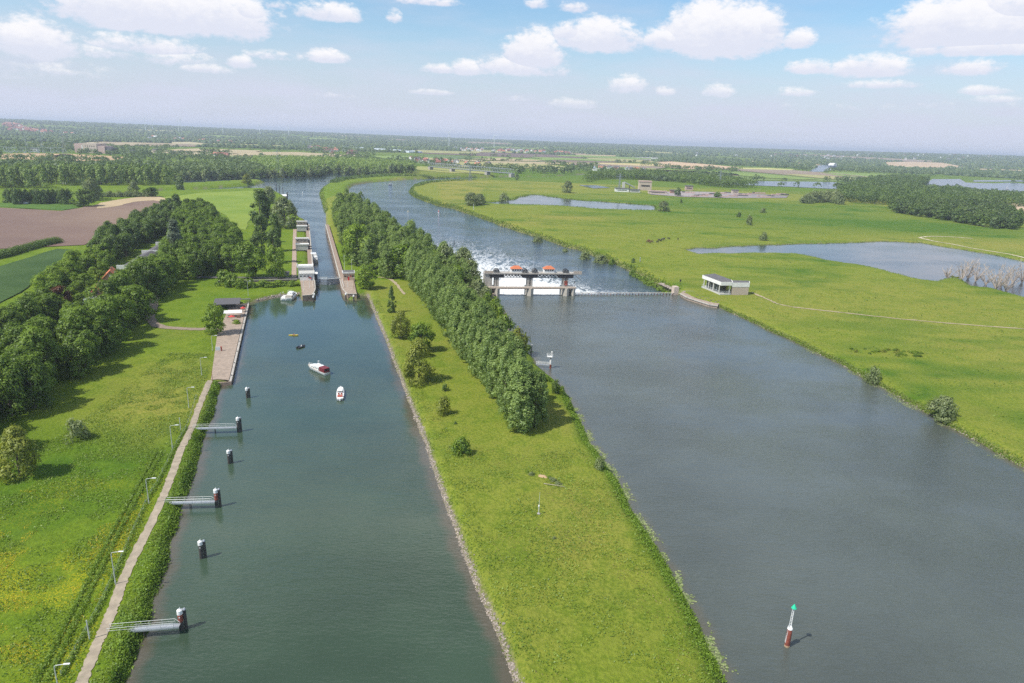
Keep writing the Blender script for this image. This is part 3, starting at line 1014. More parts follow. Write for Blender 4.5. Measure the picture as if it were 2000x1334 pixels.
sheet('ploughed_field', refine(pxl([(-260, 424), (-150, 412), (0, 406), (120, 412.5), (155, 407), (195, 398), (235, 390), (270, 386), (310, 385), (352, 400), (330, 408), (295, 420), (250, 438), (215, 452), (165, 479), (120, 481), (0, 487), (-150, 530), (-300, 560)]), 15, .8, 11), field_mat('ploughed_earth', (.185, .125, .105), (.225, .155, .128), 0.5, .05, .30, .006, (.26, .185, .140)), .35)
sheet('field_margin', refine(pxl([(195, 397), (235, 390), (270, 385.5), (310, 384.5), (352, 399), (340, 397), (300, 392), (262, 395), (225, 404), (190, 408)]), 12, 1, 12), field_mat('stubble', (.40, .31, .20), (.46, .36, .22), None, 1, .1, .01), .5)
sheet('crop_field', refine(pxl([(-200, 570), (0, 521), (60, 503), (112, 487), (150, 489), (122, 511), (75, 545), (40, 572), (0, 592), (-150, 700)]), 12, .6, 13), field_mat('crop_rows', (.050, .100, .028), (.080, .140, .042), 1.05, .085, .75, .02), .45)
sheet('grass_strip', refine(pxl([(-100, 398), (0, 397), (80, 396.5), (140, 399), (155, 405.5), (120, 411), (60, 408), (0, 404.5), (-100, 407)]), 14, 1, 14), field_mat('strip_grass', (.07, .14, .025), (.10, .18, .03), None, 1, .1, .03), .40)
MEADOW_FAR = refine(pxl([(318, 386), (400, 376.5), (505, 372), (520, 376), (505, 392), (480, 450), (450, 440), (440, 420), (400, 400), (360, 400)]), 12, .8, 15)
sheet('hay_meadow', MEADOW_FAR, field_mat('hay_grass', (.165, .245, .035), (.235, .300, .050), None, 1, .1, .012), .3)

EXTRA_FIELDS = []
FIELDS = [
    ('tan_field', [(0, 301), (60, 299.5), (140, 301), (200, 304), (250, 307), (225, 313), (160, 315), (90, 312.5), (0, 311)], (.42, .29, .17), (.50, .36, .20), (.30, .24, .15)),
    ('sand_field', [(100, 305), (118, 301), (138, 302), (146, 308), (120, 309)], (.60, .42, .20), (.62, .45, .22), None),
    ('pale_strip', [(10, 281.5), (110, 281), (225, 284.5), (225, 286.5), (110, 284), (10, 284)], (.42, .40, .20), (.46, .42, .22), None),
    ('pale_field', [(330, 277.5), (370, 277), (412, 281), (410, 283.5), (360, 282.5), (335, 280.5)], (.46, .38, .24), (.44, .42, .24), None),
    ('beige_yard', [(290, 292), (330, 293), (420, 300), (410, 305), (350, 301), (290, 297)], (.46, .38, .25), (.40, .36, .22), None),  # open yard of pale beige ground
    ('clearing', [(448, 301), (500, 301.5), (512, 309), (470, 312), (448, 306)], (.34, .34, .14), (.38, .34, .18), None),
    ('dark_field', [(780, 296), (900, 297), (1000, 299.5), (1100, 303), (1200, 305), (1190, 309.5), (1090, 310.5), (960, 305.5), (840, 301)], (.15, .115, .105), (.18, .135, .115), None),
    ('green_field', [(815, 302), (900, 305), (1000, 309), (1090, 312), (1060, 316.5), (960, 312), (850, 309)], (.10, .16, .06), (.13, .19, .07), None),
    ('brown_field', [(1000, 310), (1100, 311.5), (1270, 312), (1275, 316), (1180, 318), (1080, 317)], (.20, .15, .12), (.23, .18, .13), None),
    ('glass_field', [(1178, 306.5), (1285, 308), (1290, 314), (1262, 315.5), (1160, 311)], (.46, .46, .45), (.50, .50, .50), (.38, .36, .33)),
    ('straw_field', [(1070, 317.5), (1200, 318.5), (1300, 321), (1285, 324.5), (1110, 322.5)], (.50, .40, .20), (.52, .44, .22), None),
    ('stubble_field', [(1275, 316.5), (1310, 315.5), (1370, 320), (1445, 327), (1400, 330), (1340, 330.5), (1290, 325)], (.52, .37, .24), (.56, .41, .26), None),
    ('yellow_field', [(1442, 327.5), (1500, 328), (1555, 331), (1540, 333.5), (1480, 333.5), (1440, 331)], (.44, .44, .16), (.46, .46, .18), None),
    ('river_meadow', [(1430, 335), (1555, 335), (1640, 339), (1720, 346), (1640, 354), (1440, 352)], (.15, .21, .06), (.18, .24, .07), None),
    ('stubble_strip', [(1721, 317.5), (1780, 317), (1840, 319.5), (1890, 327), (1840, 328), (1735, 325)], (.50, .37, .24), (.52, .40, .26), None),
    ('bare_field', [(1930, 396), (2000, 398), (2120, 404), (2130, 436), (2000, 425), (1982, 407)], (.46, .35, .24), (.50, .38, .26), (.40, .33, .25)),
    ('bridge_meadow', [(812, 325), (880, 327), (960, 334), (950, 340), (880, 338), (815, 332)], (.28, .30, .09), (.32, .32, .10), None),
    ('storage_yard', [(1270, 376), (1330, 374), (1420, 376), (1540, 383), (1535, 387), (1420, 387), (1330, 384.5), (1270, 380)], (.30, .27, .27), (.36, .32, .31), (.24, .22, .22)),
]
for k, (nm, pp, a, b, c2) in enumerate(FIELDS):
    sheet(nm, refine(pxl(pp), 60, 3, 40 + k), field_mat(nm + '_soil', a, b, None, 1, .1, .004, c2), 0.55)
_fr = np.random.default_rng(19)
for k in range(44):
    a_, r_f = rad(_fr.uniform(-38, 38)), math.exp(_fr.uniform(math.log(2300), math.log(9500)))
    cx_, cy_ = r_f * math.sin(a_), r_f * math.cos(a_)
    L_, W_, o_r = _fr.uniform(80, 240) * (r_f / 3500) ** .5, _fr.uniform(80, 260) * (r_f / 2800) ** .8, _fr.uniform(-.5, .5)
    FAR_FIELD = [(cx_ + (u * L_ * math.cos(o_r) - v * W_ * math.sin(o_r)) * _fr.uniform(.8, 1.1), cy_ + (u * L_ * math.sin(o_r) + v * W_ * math.cos(o_r)) * _fr.uniform(.8, 1.1)) for u, v in ((-1, -1), (0, -1.1), (1, -1), (1.05, 0), (1, 1), (0, 1.05), (-1, 1), (-1.05, 0))]
    EXTRA_FIELDS.append((FAR_FIELD, int(_fr.integers(0, 4)))) if True else None
_fm = [field_mat('far_soil', a, b, None, 1, .1, .002) for a, b in (((.40, .33, .20), (.46, .38, .23)), ((.17, .25, .06), (.22, .30, .08)), ((.30, .30, .12), (.36, .34, .15)), ((.24, .19, .14), (.30, .24, .18)))]
for FAR_FIELD, k in EXTRA_FIELDS:
    sheet('distant_field', FAR_FIELD, _fm[k], 1.6, None, 1)
LAKES = [
    ('sailing_lake', [(1432, 353), (1475, 354), (1550, 355), (1632, 356), (1660, 362), (1640, 370), (1600, 368), (1550, 365.5), (1472, 362.5), (1435, 360.5)]),
    ('wide_lake', [(1820, 350), (1874, 350), (1887, 357), (1939, 358.5), (1977, 357), (2000, 359), (2180, 362), (2180, 392), (2000, 384), (1932, 379), (1865, 372), (1793, 369), (1809, 359)]),
    ('upper_river', [(1587, 321), (1625, 322.5), (1650, 327), (1630, 331), (1608, 335.5), (1578, 336), (1594, 327)]),
    ('creek', [(1172, 343), (1200, 341), (1240, 342), (1235, 345), (1190, 345.5)]),
    ('side_creek', [(1900, 352), (2000, 352), (2100, 353), (2100, 355.5), (2000, 355), (1900, 355)]),
    ('plant_pond', [(1130, 362), (1165, 362.5), (1192, 367), (1160, 368.5)]),
]
LM = water_material('lake_surface', (.050, .060, .085), (.06, .06, .06), .6, rough=.16)
for nm, pp in LAKES:
    o = sheet(nm, refine(pxl(pp), 45, 2.5, hash(nm) % 7 if False else len(nm)), LM, .7)
    set_attr(o.data, 'depth', np.full(len(o.data.vertices), 30.0))

# ------------------------------------------------------------------ haze
hz = MB()
hz.bx(-46000, 46000, -600, 64000, -340, 160)
hm = bpy.data.materials.new('haze')
hm.use_nodes = True
ht = NT(hm.node_tree); ht.n.clear()
pv = ht.add('ShaderNodeVolumePrincipled')
pv.inputs['Color'].default_value = (.78, .86, 1.0, 1)
pv.inputs['Density'].default_value = 0.000082
pv.inputs['Anisotropy'].default_value = 0.1
ho = ht.add('ShaderNodeOutputMaterial')
ht.link(pv.outputs[0], ho.inputs['Volume'])
tag(hz.build('haze', hm), kind='stuff')
# ------------------------------------------------------------------ vegetation
def unit(v):
    return v / (np.linalg.norm(v, axis=-1, keepdims=True) + 1e-9)


def leaf_mesh(name, pos, nrm, size, tone, material, r, asp=.62):
    n = len(pos)
    nrm = unit(nrm)
    t = unit(np.cross(nrm, r.normal(size=(n, 3))))
    b = np.cross(nrm, t)
    s = np.asarray(size).reshape(-1, 1) * np.ones((n, 1))
    v = np.empty((n, 4, 3))
    v[:, 0] = pos - t * s * .5
    v[:, 1] = pos - b * s * .5 * asp + nrm * s * .08
    v[:, 2] = pos + t * s * .5
    v[:, 3] = pos + b * s * .5 * asp + nrm * s * .08
    me = mesh_np(name, v.reshape(-1, 3), np.arange(n * 4), 4, material)
    a = me.attributes.new('tone', 'FLOAT', 'FACE')
    a.data.foreach_set('value', np.ascontiguousarray(np.clip(tone, 0, 1), dtype=np.float32))
    return me


def prof_oak(u): return np.sqrt(np.clip(1 - ((u - .42) / .62) ** 2, 0, 1)) ** .9
def prof_poplar(u): return np.clip(np.minimum((u + .10) / .22, 1.0), 0, 1) ** .6 * np.sqrt(np.clip(1 - np.maximum((u - .45) / .58, 0) ** 2.2, 0, 1))
def prof_cone(u): return np.clip(1.05 - u, 0, 1) ** .75 * np.clip((u + .08) / .18, 0, 1)
def prof_bush(u): return np.sqrt(np.clip(1 - ((u - .22) / .80) ** 2, 0, 1))
def prof_column(u): return np.clip((u + .05) / .2, 0, 1) ** .5 * np.clip(1.04 - u, 0, 1) ** .35


def crown_mesh(name, seed, prof, H, R, z0, n_cl, n_leaf, leaf, material, cl=(.20, .36), up=.25, vert=1.0, irr=.18, spray=.0):
    r = np.random.default_rng(seed)
    u = r.beta(1.15, 1.0, n_cl)
    ang = r.uniform(0, 2 * np.pi, n_cl)
    ph = r.uniform(0, 2 * np.pi, 3)
    lob = 1 + irr * (np.sin(2 * ang + ph[0]) * .5 + np.sin(3 * ang + ph[1] + 4 * u) * .6 + np.sin(5 * ang + ph[2] - 6 * u) * .4)
    crad = R * r.uniform(*cl, n_cl)
    pr = prof(u) * R * lob
    rad_ = np.maximum(pr - crad * .75, 0) * np.sqrt(r.uniform(.30, 1.0, n_cl))
    c = np.stack([np.cos(ang) * rad_, np.sin(ang) * rad_, z0 + u * (H - z0) * .96], 1)
    c[:, 2] = np.clip(c[:, 2], z0 + crad * .3, H - crad * .55 * vert)
    wgt = crad ** 2; wgt /= wgt.sum()
    k = r.choice(n_cl, n_leaf, p=wgt)
    d = unit(r.normal(size=(n_leaf, 3)) + np.array([0, 0, up]))
    rr_ = crad[k] * (r.uniform(.55, 1.08, n_leaf) + spray * r.exponential(.5, n_leaf))
    pos = c[k] + d * rr_[:, None] * np.array([1, 1, vert])
    out = unit(pos - np.array([0, 0, z0 + (H - z0) * .4]))
    nrm = d * 1.0 + out * .45 + r.normal(size=(n_leaf, 3)) * .27 + np.array([0, 0, .25])
    tone = np.clip(r.normal(.5, .20, n_cl), 0, 1)[k] + r.normal(0, .17, n_leaf)
    return leaf_mesh(name, pos, nrm, leaf * r.uniform(.65, 1.3, n_leaf), tone, material, r)


def trunk_mesh(name, seed, H, z0, rb, limbs=5, spread=.5, R=4):
    r = random.Random(seed)
    m = MB()
    pts = [(0, 0, -0.6), (r.uniform(-.1, .1), r.uniform(-.1, .1), z0 * .6 + .3), (r.uniform(-.3, .3), r.uniform(-.3, .3), H * .5), (r.uniform(-.4, .4), r.uniform(-.4, .4), H * .86)]
    m.path(pts, [rb * 1.25, rb, rb * .6, rb * .12], 8)
    for k in range(limbs):
        f = .18 + .5 * k / max(limbs, 1)
        a = k * 2.4 + r.random()
        zz = z0 + (H - z0) * f * .7
        m.path([(0, 0, zz), (math.cos(a) * R * spread * .5, math.sin(a) * R * spread * .5, zz + H * .09), (math.cos(a) * R * spread, math.sin(a) * R * spread, zz + H * .16)], [rb * .45, rb * .25, rb * .06], 5)
    me = bpy.data.meshes.new(name)
    me.from_pydata(m.v, [], m.f); me.materials.append(MATS['bark']); me.update()
    return me


# kind -> (height, radius, [crown variants], [trunk variants])
TREES = {}


def kind(name, n, prof, H, R, z0, ncl, nl, leaf, material, rb=.35, **kw):
    TREES[name] = (H, R, [crown_mesh('crown', 100 + 17 * i + len(TREES) * 1000, prof, H, R, z0, ncl, nl, leaf, MATS[material], **kw) for i in range(n)],
                   [trunk_mesh('trunk', 5 + i + len(TREES) * 10, H, z0, rb, R=R) for i in range(2)])


kind('poplar', 7, prof_poplar, 25, 4.4, 1.0, 120, 5200, .66, 'leaf_poplar', .3, cl=(.15, .30), vert=1.45, up=.15, irr=.28)
kind('oak', 7, prof_oak, 18, 7.0, 1.6, 84, 5600, .82, 'leaf_oak', .45, cl=(.13, .32), irr=.30)
kind('maple', 5, prof_oak, 14, 5.6, 1.6, 48, 3400, .78, 'leaf_bright', .35, cl=(.2, .36))
kind('dark_tree', 5, prof_oak, 16, 5.6, 1.2, 46, 2600, 1.0, 'leaf_dark', .35, cl=(.2, .36))
kind('willow', 4, prof_bush, 9, 5.0, .3, 40, 2600, .75, 'leaf_willow', .3, cl=(.2, .36), spray=.12)
kind('olive_tree', 3, prof_bush, 12, 5.4, .1, 60, 4400, .62, 'leaf_olive', .3, cl=(.18, .32), spray=.15)
kind('conifer', 2, prof_cone, 12, 3.2, .3, 46, 2200, .6, 'leaf_dark', .2, cl=(.18, .3))
kind('column_poplar', 2, prof_column, 24, 3.4, .6, 60, 3000, .8, 'leaf_grey', .3, cl=(.25, .42), vert=1.6)
kind('shrub', 4, prof_bush, 3.0, 2.6, -.1, 26, 1300, .42, 'leaf_bright', .08, cl=(.22, .4))
kind('dark_shrub', 3, prof_bush, 3.0, 2.6, -.1, 26, 1100, .48, 'leaf_dark', .08, cl=(.22, .4))
kind('olive_shrub', 3, prof_bush, 3.0, 2.6, -.1, 26, 1100, .45, 'leaf_olive', .08, cl=(.22, .4), spray=.3)
kind('grey_shrub', 3, prof_bush, 3.0, 2.6, -.1, 22, 900, .48, 'leaf_willow', .08, cl=(.22, .4), spray=.3)
kind('copper_tree', 1, prof_oak, 12, 5.0, 1.2, 40, 2600, .75, 'leaf_copper', .3, cl=(.2, .36))


def mid_kind(name, n, prof, H, R, z0, ncl, nl, leaf, material, **kw):
    """a tree for the middle distance: crown and trunk in one mesh"""
    out = []
    for i in range(n):
        c = crown_mesh('crown_mid', 300 + 31 * i + len(TREES) * 1000, prof, H, R, z0, ncl, nl, leaf, MATS[material], **kw)
        bm = bmesh.new(); bm.from_mesh(c)
        m = MB(); m.bar((0, 0, -1), (0, 0, H * .7), R * .07, R * .02, 5)
        vv = [bm.verts.new(p) for p in m.v]
        for f in m.f:
            nf = bm.faces.new([vv[k] for k in f]); nf.material_index = 1
        me = bpy.data.meshes.new(name)
        me.materials.append(MATS[material]); me.materials.append(MATS['bark'])
        bm.to_mesh(me); bm.free()
        out.append(me)
    TREES[name] = (H, R, out, None)


mid_kind('far_poplar', 4, prof_poplar, 26, 5.2, 2.0, 30, 420, 2.2, 'leaf_poplar', cl=(.3, .5), vert=1.3)
mid_kind('far_dark', 4, prof_oak, 17, 6.6, 1.0, 26, 420, 2.2, 'leaf_dark', cl=(.28, .48))
mid_kind('far_green', 4, prof_oak, 17, 6.6, 1.0, 26, 420, 2.2, 'leaf_far', cl=(.28, .48))
mid_kind('far_willow', 3, prof_bush, 11, 6.2, .2, 26, 420, 1.8, 'leaf_willow', cl=(.28, .46))


def plant_tree(k, x, y, h, r, name='tree', label=None, cat='tree', group=None, seed=None, z=None):
    H, R, crowns, trunks = TREES[k]
    q_ = random.random if seed is None else random.Random(seed).random
    z = ground_z(x, y) - .15 if z is None else z
    rz = q_() * 6.283
    if trunks is None:
        o = link(name, crowns[int(q_() * len(crowns)) % len(crowns)])
    else:
        o = bpy.data.objects.new(name, None); COL.objects.link(o)
        link('crown', crowns[int(q_() * len(crowns)) % len(crowns)], o)
        if cat == 'tree': link('trunk', trunks[int(q_() * 2) % 2], o)
    o.location = (x, y, z); o.rotation_euler = (0, 0, rz)
    o.scale = (r / R, r / R, h / H)
    tag(o, label, cat, group)
    return o


def depth_of(p):
    return float((np.array([p[0], p[1], p[2] if len(p) > 2 else 0]) - np.array([0, 0, CAMH])) @ FW)


def h_at(g, px_, py_top):
    d = ray(px_, py_top)
    return CAMH + d[2] * g[1] / d[1]


def tree_at(k, bx, by, top, wpx, name='tree', label=None, cat='tree', group=None, back=.55, z=LAND):
    """tree seen with its foot (or the front of its skirt) at bx,by, its top at row top and wpx wide"""
    g = GL(bx, by, z)
    r = wpx / 2 * depth_of((*g[:2], z)) / FPX
    dirn = g[:2] / np.linalg.norm(g[:2])
    c = g[:2] + dirn * r * back
    # tallest point is about the middle of the crown
    d = ray(bx, top)
    h = CAMH + d[2] * c[1] / d[1] - z
    return plant_tree(k, c[0], c[1], max(h, .6), r, name, label, cat, group)


def scatter(poly, spacing, seed, jitter=.38, avoid=()):
    """uneven grid of points inside an outline"""
    r = np.random.default_rng(seed)
    P = np.array(poly)
    nx = int((P[:, 0].max() - P[:, 0].min()) / spacing) + 2
    ny = int((P[:, 1].max() - P[:, 1].min()) / (spacing * .87)) + 2
    i, j = np.meshgrid(np.arange(nx), np.arange(ny))
    x = P[:, 0].min() + (i + .5 * (j % 2)) * spacing + r.uniform(-jitter, jitter, i.shape) * spacing
    y = P[:, 1].min() + j * spacing * .87 + r.uniform(-jitter, jitter, i.shape) * spacing
    x, y = x.ravel(), y.ravel()
    m = inpoly(poly, x, y)
    for a in avoid: m &= ~inpoly(a, x, y)
    return list(zip(x[m], y[m]))


AVOID = []


def off_water(pts, margin=2.0):
    X_ = np.array([p[0] for p in pts]); Y_ = np.array([p[1] for p in pts])
    ok = np.ones(len(pts), bool)
    for nm, poly, lv, bw in WATERS:
        ok &= sdf(poly, X_, Y_) > margin
    return [p for p, o in zip(pts, ok) if o]


# --- island plantation: rows of poplars
rp = random.Random(5)
LE = px([(985, 838), (962, 800), (940, 772), (915, 738), (886, 700), (864, 662), (832, 612), (800, 566), (776, 530)], LAND)
n_pop = 0
Lp = smooth_line(LE, 30)
acc = 0.0; last = Lp[0]; marks = [Lp[0]]
for p in Lp[1:]:
    acc += np.linalg.norm(p - last); last = p
    if acc > 6.2: marks.append(p); acc = 0.0
for i, p in enumerate(marks):
    t = i / len(marks)
    d = (marks[min(i + 1, len(marks) - 1)] - marks[max(i - 1, 0)]); d /= np.linalg.norm(d)
    nrm = np.array([d[1], -d[0]])
    for c in range(3):
        q_ = p + nrm * (4.2 + c * 5.4) + d * rp.uniform(-1, 1) + nrm * rp.uniform(-.7, .7)
        if c == 2 and i < 6: continue
        plant_tree('poplar', q_[0], q_[1], rp.uniform(19.0, 24.5) - (1.5 if c == 2 else 0), rp.uniform(3.4, 4.6), 'poplar_tree',
                   'tall grey green poplar standing in the dense planted rows on the island', 'tree', 'poplars in rows on the island')
        n_pop += 1
plant_tree('poplar', *(GL(1020, 842)[:2]), 18.5, 5.0, 'poplar_tree', 'broad poplar at the near end of the island rows casting a dark shadow', 'tree', 'poplars in rows on the island')

# --- mixed wood farther along the island
WOODM = px([(700, 520), (720, 535), (760, 545), (800, 555), (840, 570), (900, 580), (935, 575), (925, 560), (890, 535), (850, 508), (805, 482), (765, 458), (728, 430), (700, 404), (668, 402), (655, 415), (655, 440), (672, 480), (690, 508)], LAND)
kk = ['poplar', 'maple', 'poplar', 'dark_tree', 'poplar']
kl = {'poplar': 'grey green poplar in the mixed wood between lock chamber and weir stream', 'maple': 'bright green broadleaf tree in the mixed wood beside the lock chamber', 'dark_tree': 'dark green broadleaf tree in the mixed wood beside the weir stream', 'willow': 'pale green willow on the bank below the weir footbridge'}
kn = {'poplar': 'poplar_tree', 'maple': 'broadleaf_tree', 'dark_tree': 'dark_broadleaf_tree', 'willow': 'willow_tree'}
wood_pts = off_water(scatter(WOODM, 8.6, 21, avoid=[px([(758, 545), (762, 575), (860, 600), (880, 560), (790, 530)], LAND)]), 3.0)
for x, y in wood_pts:
    u_ = (x - np.interp(y, [400, 560, 720], [-75, -120, -190])) / 60.0      # 0 at the lock, 1 at the weir stream
    k_ = random.choice(kk) if u_ < .75 else random.choice(['dark_tree', 'maple', 'dark_tree', 'poplar'])
    h_ = {'poplar': rp.uniform(15, 23), 'maple': rp.uniform(9, 18), 'dark_tree': rp.uniform(9, 17)}[k_]
    plant_tree(k_, x, y, h_, rp.uniform(4.2, 5.8), kn[k_], kl[k_], 'tree', 'mixed wood on the island')
for bx, by, top, wp in ((905, 552, 486, 55), (920, 560, 510, 50), (870, 540, 478, 48), (935, 588, 545, 46), (948, 600, 560, 34)):
    tree_at('willow', bx, by, top, wp, 'willow_tree', kl['willow'], 'tree', 'willows by the weir footbridge')
tree_at('maple', 700, 520, 440, 66, 'broadleaf_tree', 'big bright green tree on the island beside the upper lock wall', 'tree')
tree_at('maple', 795, 545, 478, 80, 'broadleaf_tree', 'broad bright green tree in the middle of the island wood', 'tree')
tree_at('maple', 714, 567, 519, 47, 'round_tree', 'round bright green tree standing beside the right lock head', 'tree')
tree_at('conifer', 765, 612, 557, 24, 'conical_tree', 'slim dark conical tree alone on the island grass', 'tree')
tree_at('olive_tree', 783, 664, 606, 42, 'olive_tree', 'small yellowish tree between the conical tree and the poplars', 'tree')
tree_at('maple', 822, 690, 628, 52, 'broadleaf_tree', 'dark green tree leaning on the poplar rows above the olive tree', 'tree')
tree_at('olive_tree', 818, 752, 664, 68, 'olive_tree', 'large olive coloured tree standing alone by the island shore', 'tree')
tree_at('olive_tree', 818, 700, 660, 40, 'olive_tree', 'smaller lime green tree touching the large olive tree', 'tree')
tree_at('olive_shrub', 866, 813, 778, 36, 'shrub', 'ragged olive shrub on the island grass left of the poplars', 'shrub')
tree_at('dark_shrub', 869, 765, 750, 15, 'shrub', 'tiny dark shrub in the grass below the olive tree', 'shrub')
tree_at('dark_shrub', 889, 829, 823, 7, 'shrub', 'smallest dark tuft shrub in the grass near the ragged shrub', 'shrub')
tree_at('shrub', 900, 893, 856, 46, 'bush', 'dense bright green bush alone on the island grass', 'shrub')
for bx, by, top, wp, lb in ((985, 655, 615, 46, 'green bush on the river bank by the red mooring piles'), (1010, 690, 646, 50, 'yellowish bush at the edge of the poplar rows by the river'), (968, 632, 585, 40, 'green bush on the river bank under the weir'), (1085, 770, 742, 22, 'dark bush on the river bank below the signal platform'), (950, 610, 575, 36, 'low bush on the bank behind the weir abutment'), (1030, 690, 672, 22, 'small bright bush on the bank left of the signal walkway')):
    tree_at('olive_shrub' if 'yellow' in lb else 'shrub' if 'dark' not in lb else 'dark_shrub', bx, by, top, wp, 'bush', lb, 'shrub')
tree_at('grey_shrub', 1172, 917, 893, 27, 'bush', 'dry brownish bush on the river edge of the island', 'shrub')
for bx, by, top, wp in ((1112, 800, 782, 16), (1098, 770, 752, 14), (1070, 745, 735, 10)):
    tree_at('shrub', bx, by, top, wp, 'bush', 'green waterside bush on the island edge near the signal platform', 'shrub', 'waterside bushes on the island')

# --- left belt of big trees round the house
HOUSE_C = GL(195, 592)
HOUSE_AVOID = px([(135, 610), (145, 560), (185, 530), (240, 535), (245, 560), (215, 620), (170, 630)], LAND)
BARN_AVOID = px([(215, 548), (240, 505), (310, 470), (338, 474), (325, 505), (270, 545), (240, 560)], LAND)
BELT = [
    ('oak', [(-120, 960), (20, 838), (85, 800), (140, 756), (185, 718), (225, 685), (258, 648), (280, 610), (300, 585), (330, 566), (345, 548), (310, 545), (265, 568), (240, 605), (200, 645), (130, 670), (60, 700), (0, 730), (-120, 800)], 10.4, (14.5, 20.0), (5.6, 8.4), 'dark green oak in the belt of big trees along the left meadow', 'broad oaks of the left belt'),
    ('oak', [(-150, 760), (-20, 690), (60, 655), (110, 628), (140, 612), (120, 590), (60, 612), (0, 648), (-150, 720)], 9.5, (11, 15), (5, 6.5), 'green oak in the row between house garden and crop field', 'oaks by the crop field'),
    ('maple', [(95, 600), (130, 572), (165, 548), (200, 535), (220, 520), (190, 512), (150, 524), (110, 552), (80, 585)], 9.0, (10, 14), (4.6, 6), 'green garden tree in the row behind the red roofed house', 'trees behind the house'),
    ('dark_tree', [(180, 520), (215, 517), (255, 497), (300, 470), (335, 452), (350, 430), (345, 405), (310, 425), (260, 450), (215, 473), (190, 495)], 8.5, (13, 17), (4.8, 6), 'dark tree in the row between the long barn and the ploughed field', 'dark trees along the ploughed field'),
    ('oak', [(345, 552), (385, 545), (430, 538), (462, 532), (470, 500), (455, 478), (430, 462), (410, 432), (385, 420), (352, 436), (345, 465), (335, 500), (320, 530)], 10.0, (15, 20), (5.6, 7.4), 'dense dark green tree in the mass between barn and hay meadow', 'tree mass by the hay meadow'),
]
n_belt = 0
for i, (k_, pp, sp, hr, rr2, lb, gp) in enumerate(BELT):
    for x, y in off_water(scatter(px(pp, LAND), sp, 60 + i, .30, (HOUSE_AVOID, BARN_AVOID)), 4):
        plant_tree(k_, x, y, rp.uniform(*hr), rp.uniform(*rr2), {'oak': 'oak_tree', 'maple': 'garden_tree', 'dark_tree': 'dark_broadleaf_tree'}[k_], lb, 'tree', gp)
        n_belt += 1
for bx, by, top, wp in ((176, 665, 596, 62), (206, 650, 584, 60), (232, 628, 566, 56), (252, 606, 548, 50), (150, 640, 590, 50)):
    tree_at('oak', bx, by, top, wp, 'oak_tree', 'green oak standing in front of the red roofed house', 'tree', 'oaks before the house')
for bx, by, hh_, rr_ in ((150, 580, 8, 4), (168, 566, 9, 4.4), (186, 552, 9, 4.2), (206, 538, 10, 4.4), (138, 592, 8, 4.2), (158, 594, 6, 3.2), (128, 602, 7, 4), (176, 580, 6, 3), (200, 552, 7, 3.4), (146, 566, 9, 4.5)):
    g = GL(bx, by); plant_tree('maple' if bx % 4 else 'oak', g[0], g[1], hh_, rr_, 'garden_tree', 'small garden tree crowded behind the red roofed houses', 'tree', 'small garden trees')
tree_at('copper_tree', 122, 612, 560, 48, 'copper_beech', 'copper leaved tree beside the house garden', 'tree')
tree_at('column_poplar', 347, 528, 428, 42, 'column_poplar', 'tall narrow grey poplar rising over the tree mass by the barn', 'tree')
tree_at('olive_tree', 42, 940, 838, 88, 'olive_tree', 'light olive tree standing alone on the left meadow', 'tree')
tree_at('grey_shrub', 152, 862, 820, 50, 'shrub', 'round grey green shrub in the shade of the left belt', 'shrub')
tree_at('maple', 421, 653, 591, 50, 'quay_tree', 'round bright green tree beside the quay terrace', 'tree')
for bx, by, top, wp, k_, lb in ((540, 546, 480, 46, 'maple', 'bright green round tree left of the lock footpath'), (487, 546, 474, 58, 'oak', 'dark green round tree left of the bright one by the dike road'),
                               (539, 492, 421, 30, 'dark_tree', 'tall dark tree in the avenue beside the lock lawn'), (536, 515, 450, 34, 'dark_tree', 'second tall tree in the avenue behind the bright round tree'),
                               (511, 475, 421, 32, 'dark_tree', 'dark avenue tree at the edge of the hay meadow shade'), (505, 500, 455, 34, 'dark_tree', 'dark avenue tree behind the dark green round tree'),
                               (510, 440, 372, 48, 'dark_tree', 'large blue green tree at the far end of the lock lawn'), (556, 447, 388, 54, 'willow', 'large grey green willow at the far end of the lock wall'),
                               (525, 398, 366, 32, 'willow', 'pale willow by the far mooring stage'), (545, 440, 402, 34, 'willow', 'grey willow touching the large willow by the far lock wall')):
    tree_at(k_, bx, by, top, wp, {'maple': 'round_tree', 'oak': 'round_tree', 'dark_tree': 'avenue_tree', 'willow': 'willow_tree'}[k_], lb, 'tree')
for bx, by, top, wp in ((455, 562, 535, 40), (470, 565, 545, 30), (490, 563, 545, 26), (515, 562, 548, 34), (545, 560, 548, 34), (572, 560, 549, 30), (440, 560, 530, 40), (530, 562, 552, 26), (560, 559, 550, 26)):
    tree_at('shrub', bx, by, top, wp, 'hedge_bush', 'green bush in the planting below the dike road wall', 'shrub', 'bushes below the dike road')

# hedge beside the ploughed field
hp = smooth_line(px([(-40, 512), (0, 503), (40, 492), (80, 481), (112, 474)], LAND), 12)
hr_ = np.random.default_rng(4)
hpos, hn = [], []
for p in hp:
    k = 420
    d = unit(hr_.normal(size=(k, 3)) + np.array([0, 0, .4]))
    hpos.append(np.array([p[0], p[1], LAND + 1.2]) + d * np.array([4.2, 4.2, 2.6]) * hr_.uniform(.6, 1.1, (k, 1)) + hr_.normal(0, .6, (k, 3)))
    hn.append(d + hr_.normal(size=(k, 3)) * .5)
tag(link('hedge', leaf_mesh('hedge', np.concatenate(hpos), np.concatenate(hn), .8, hr_.normal(.45, .2, len(hp) * 420), MATS['leaf_dark'], hr_)), 'dark overgrown hedge between ploughed field and crop rows', 'hedge')

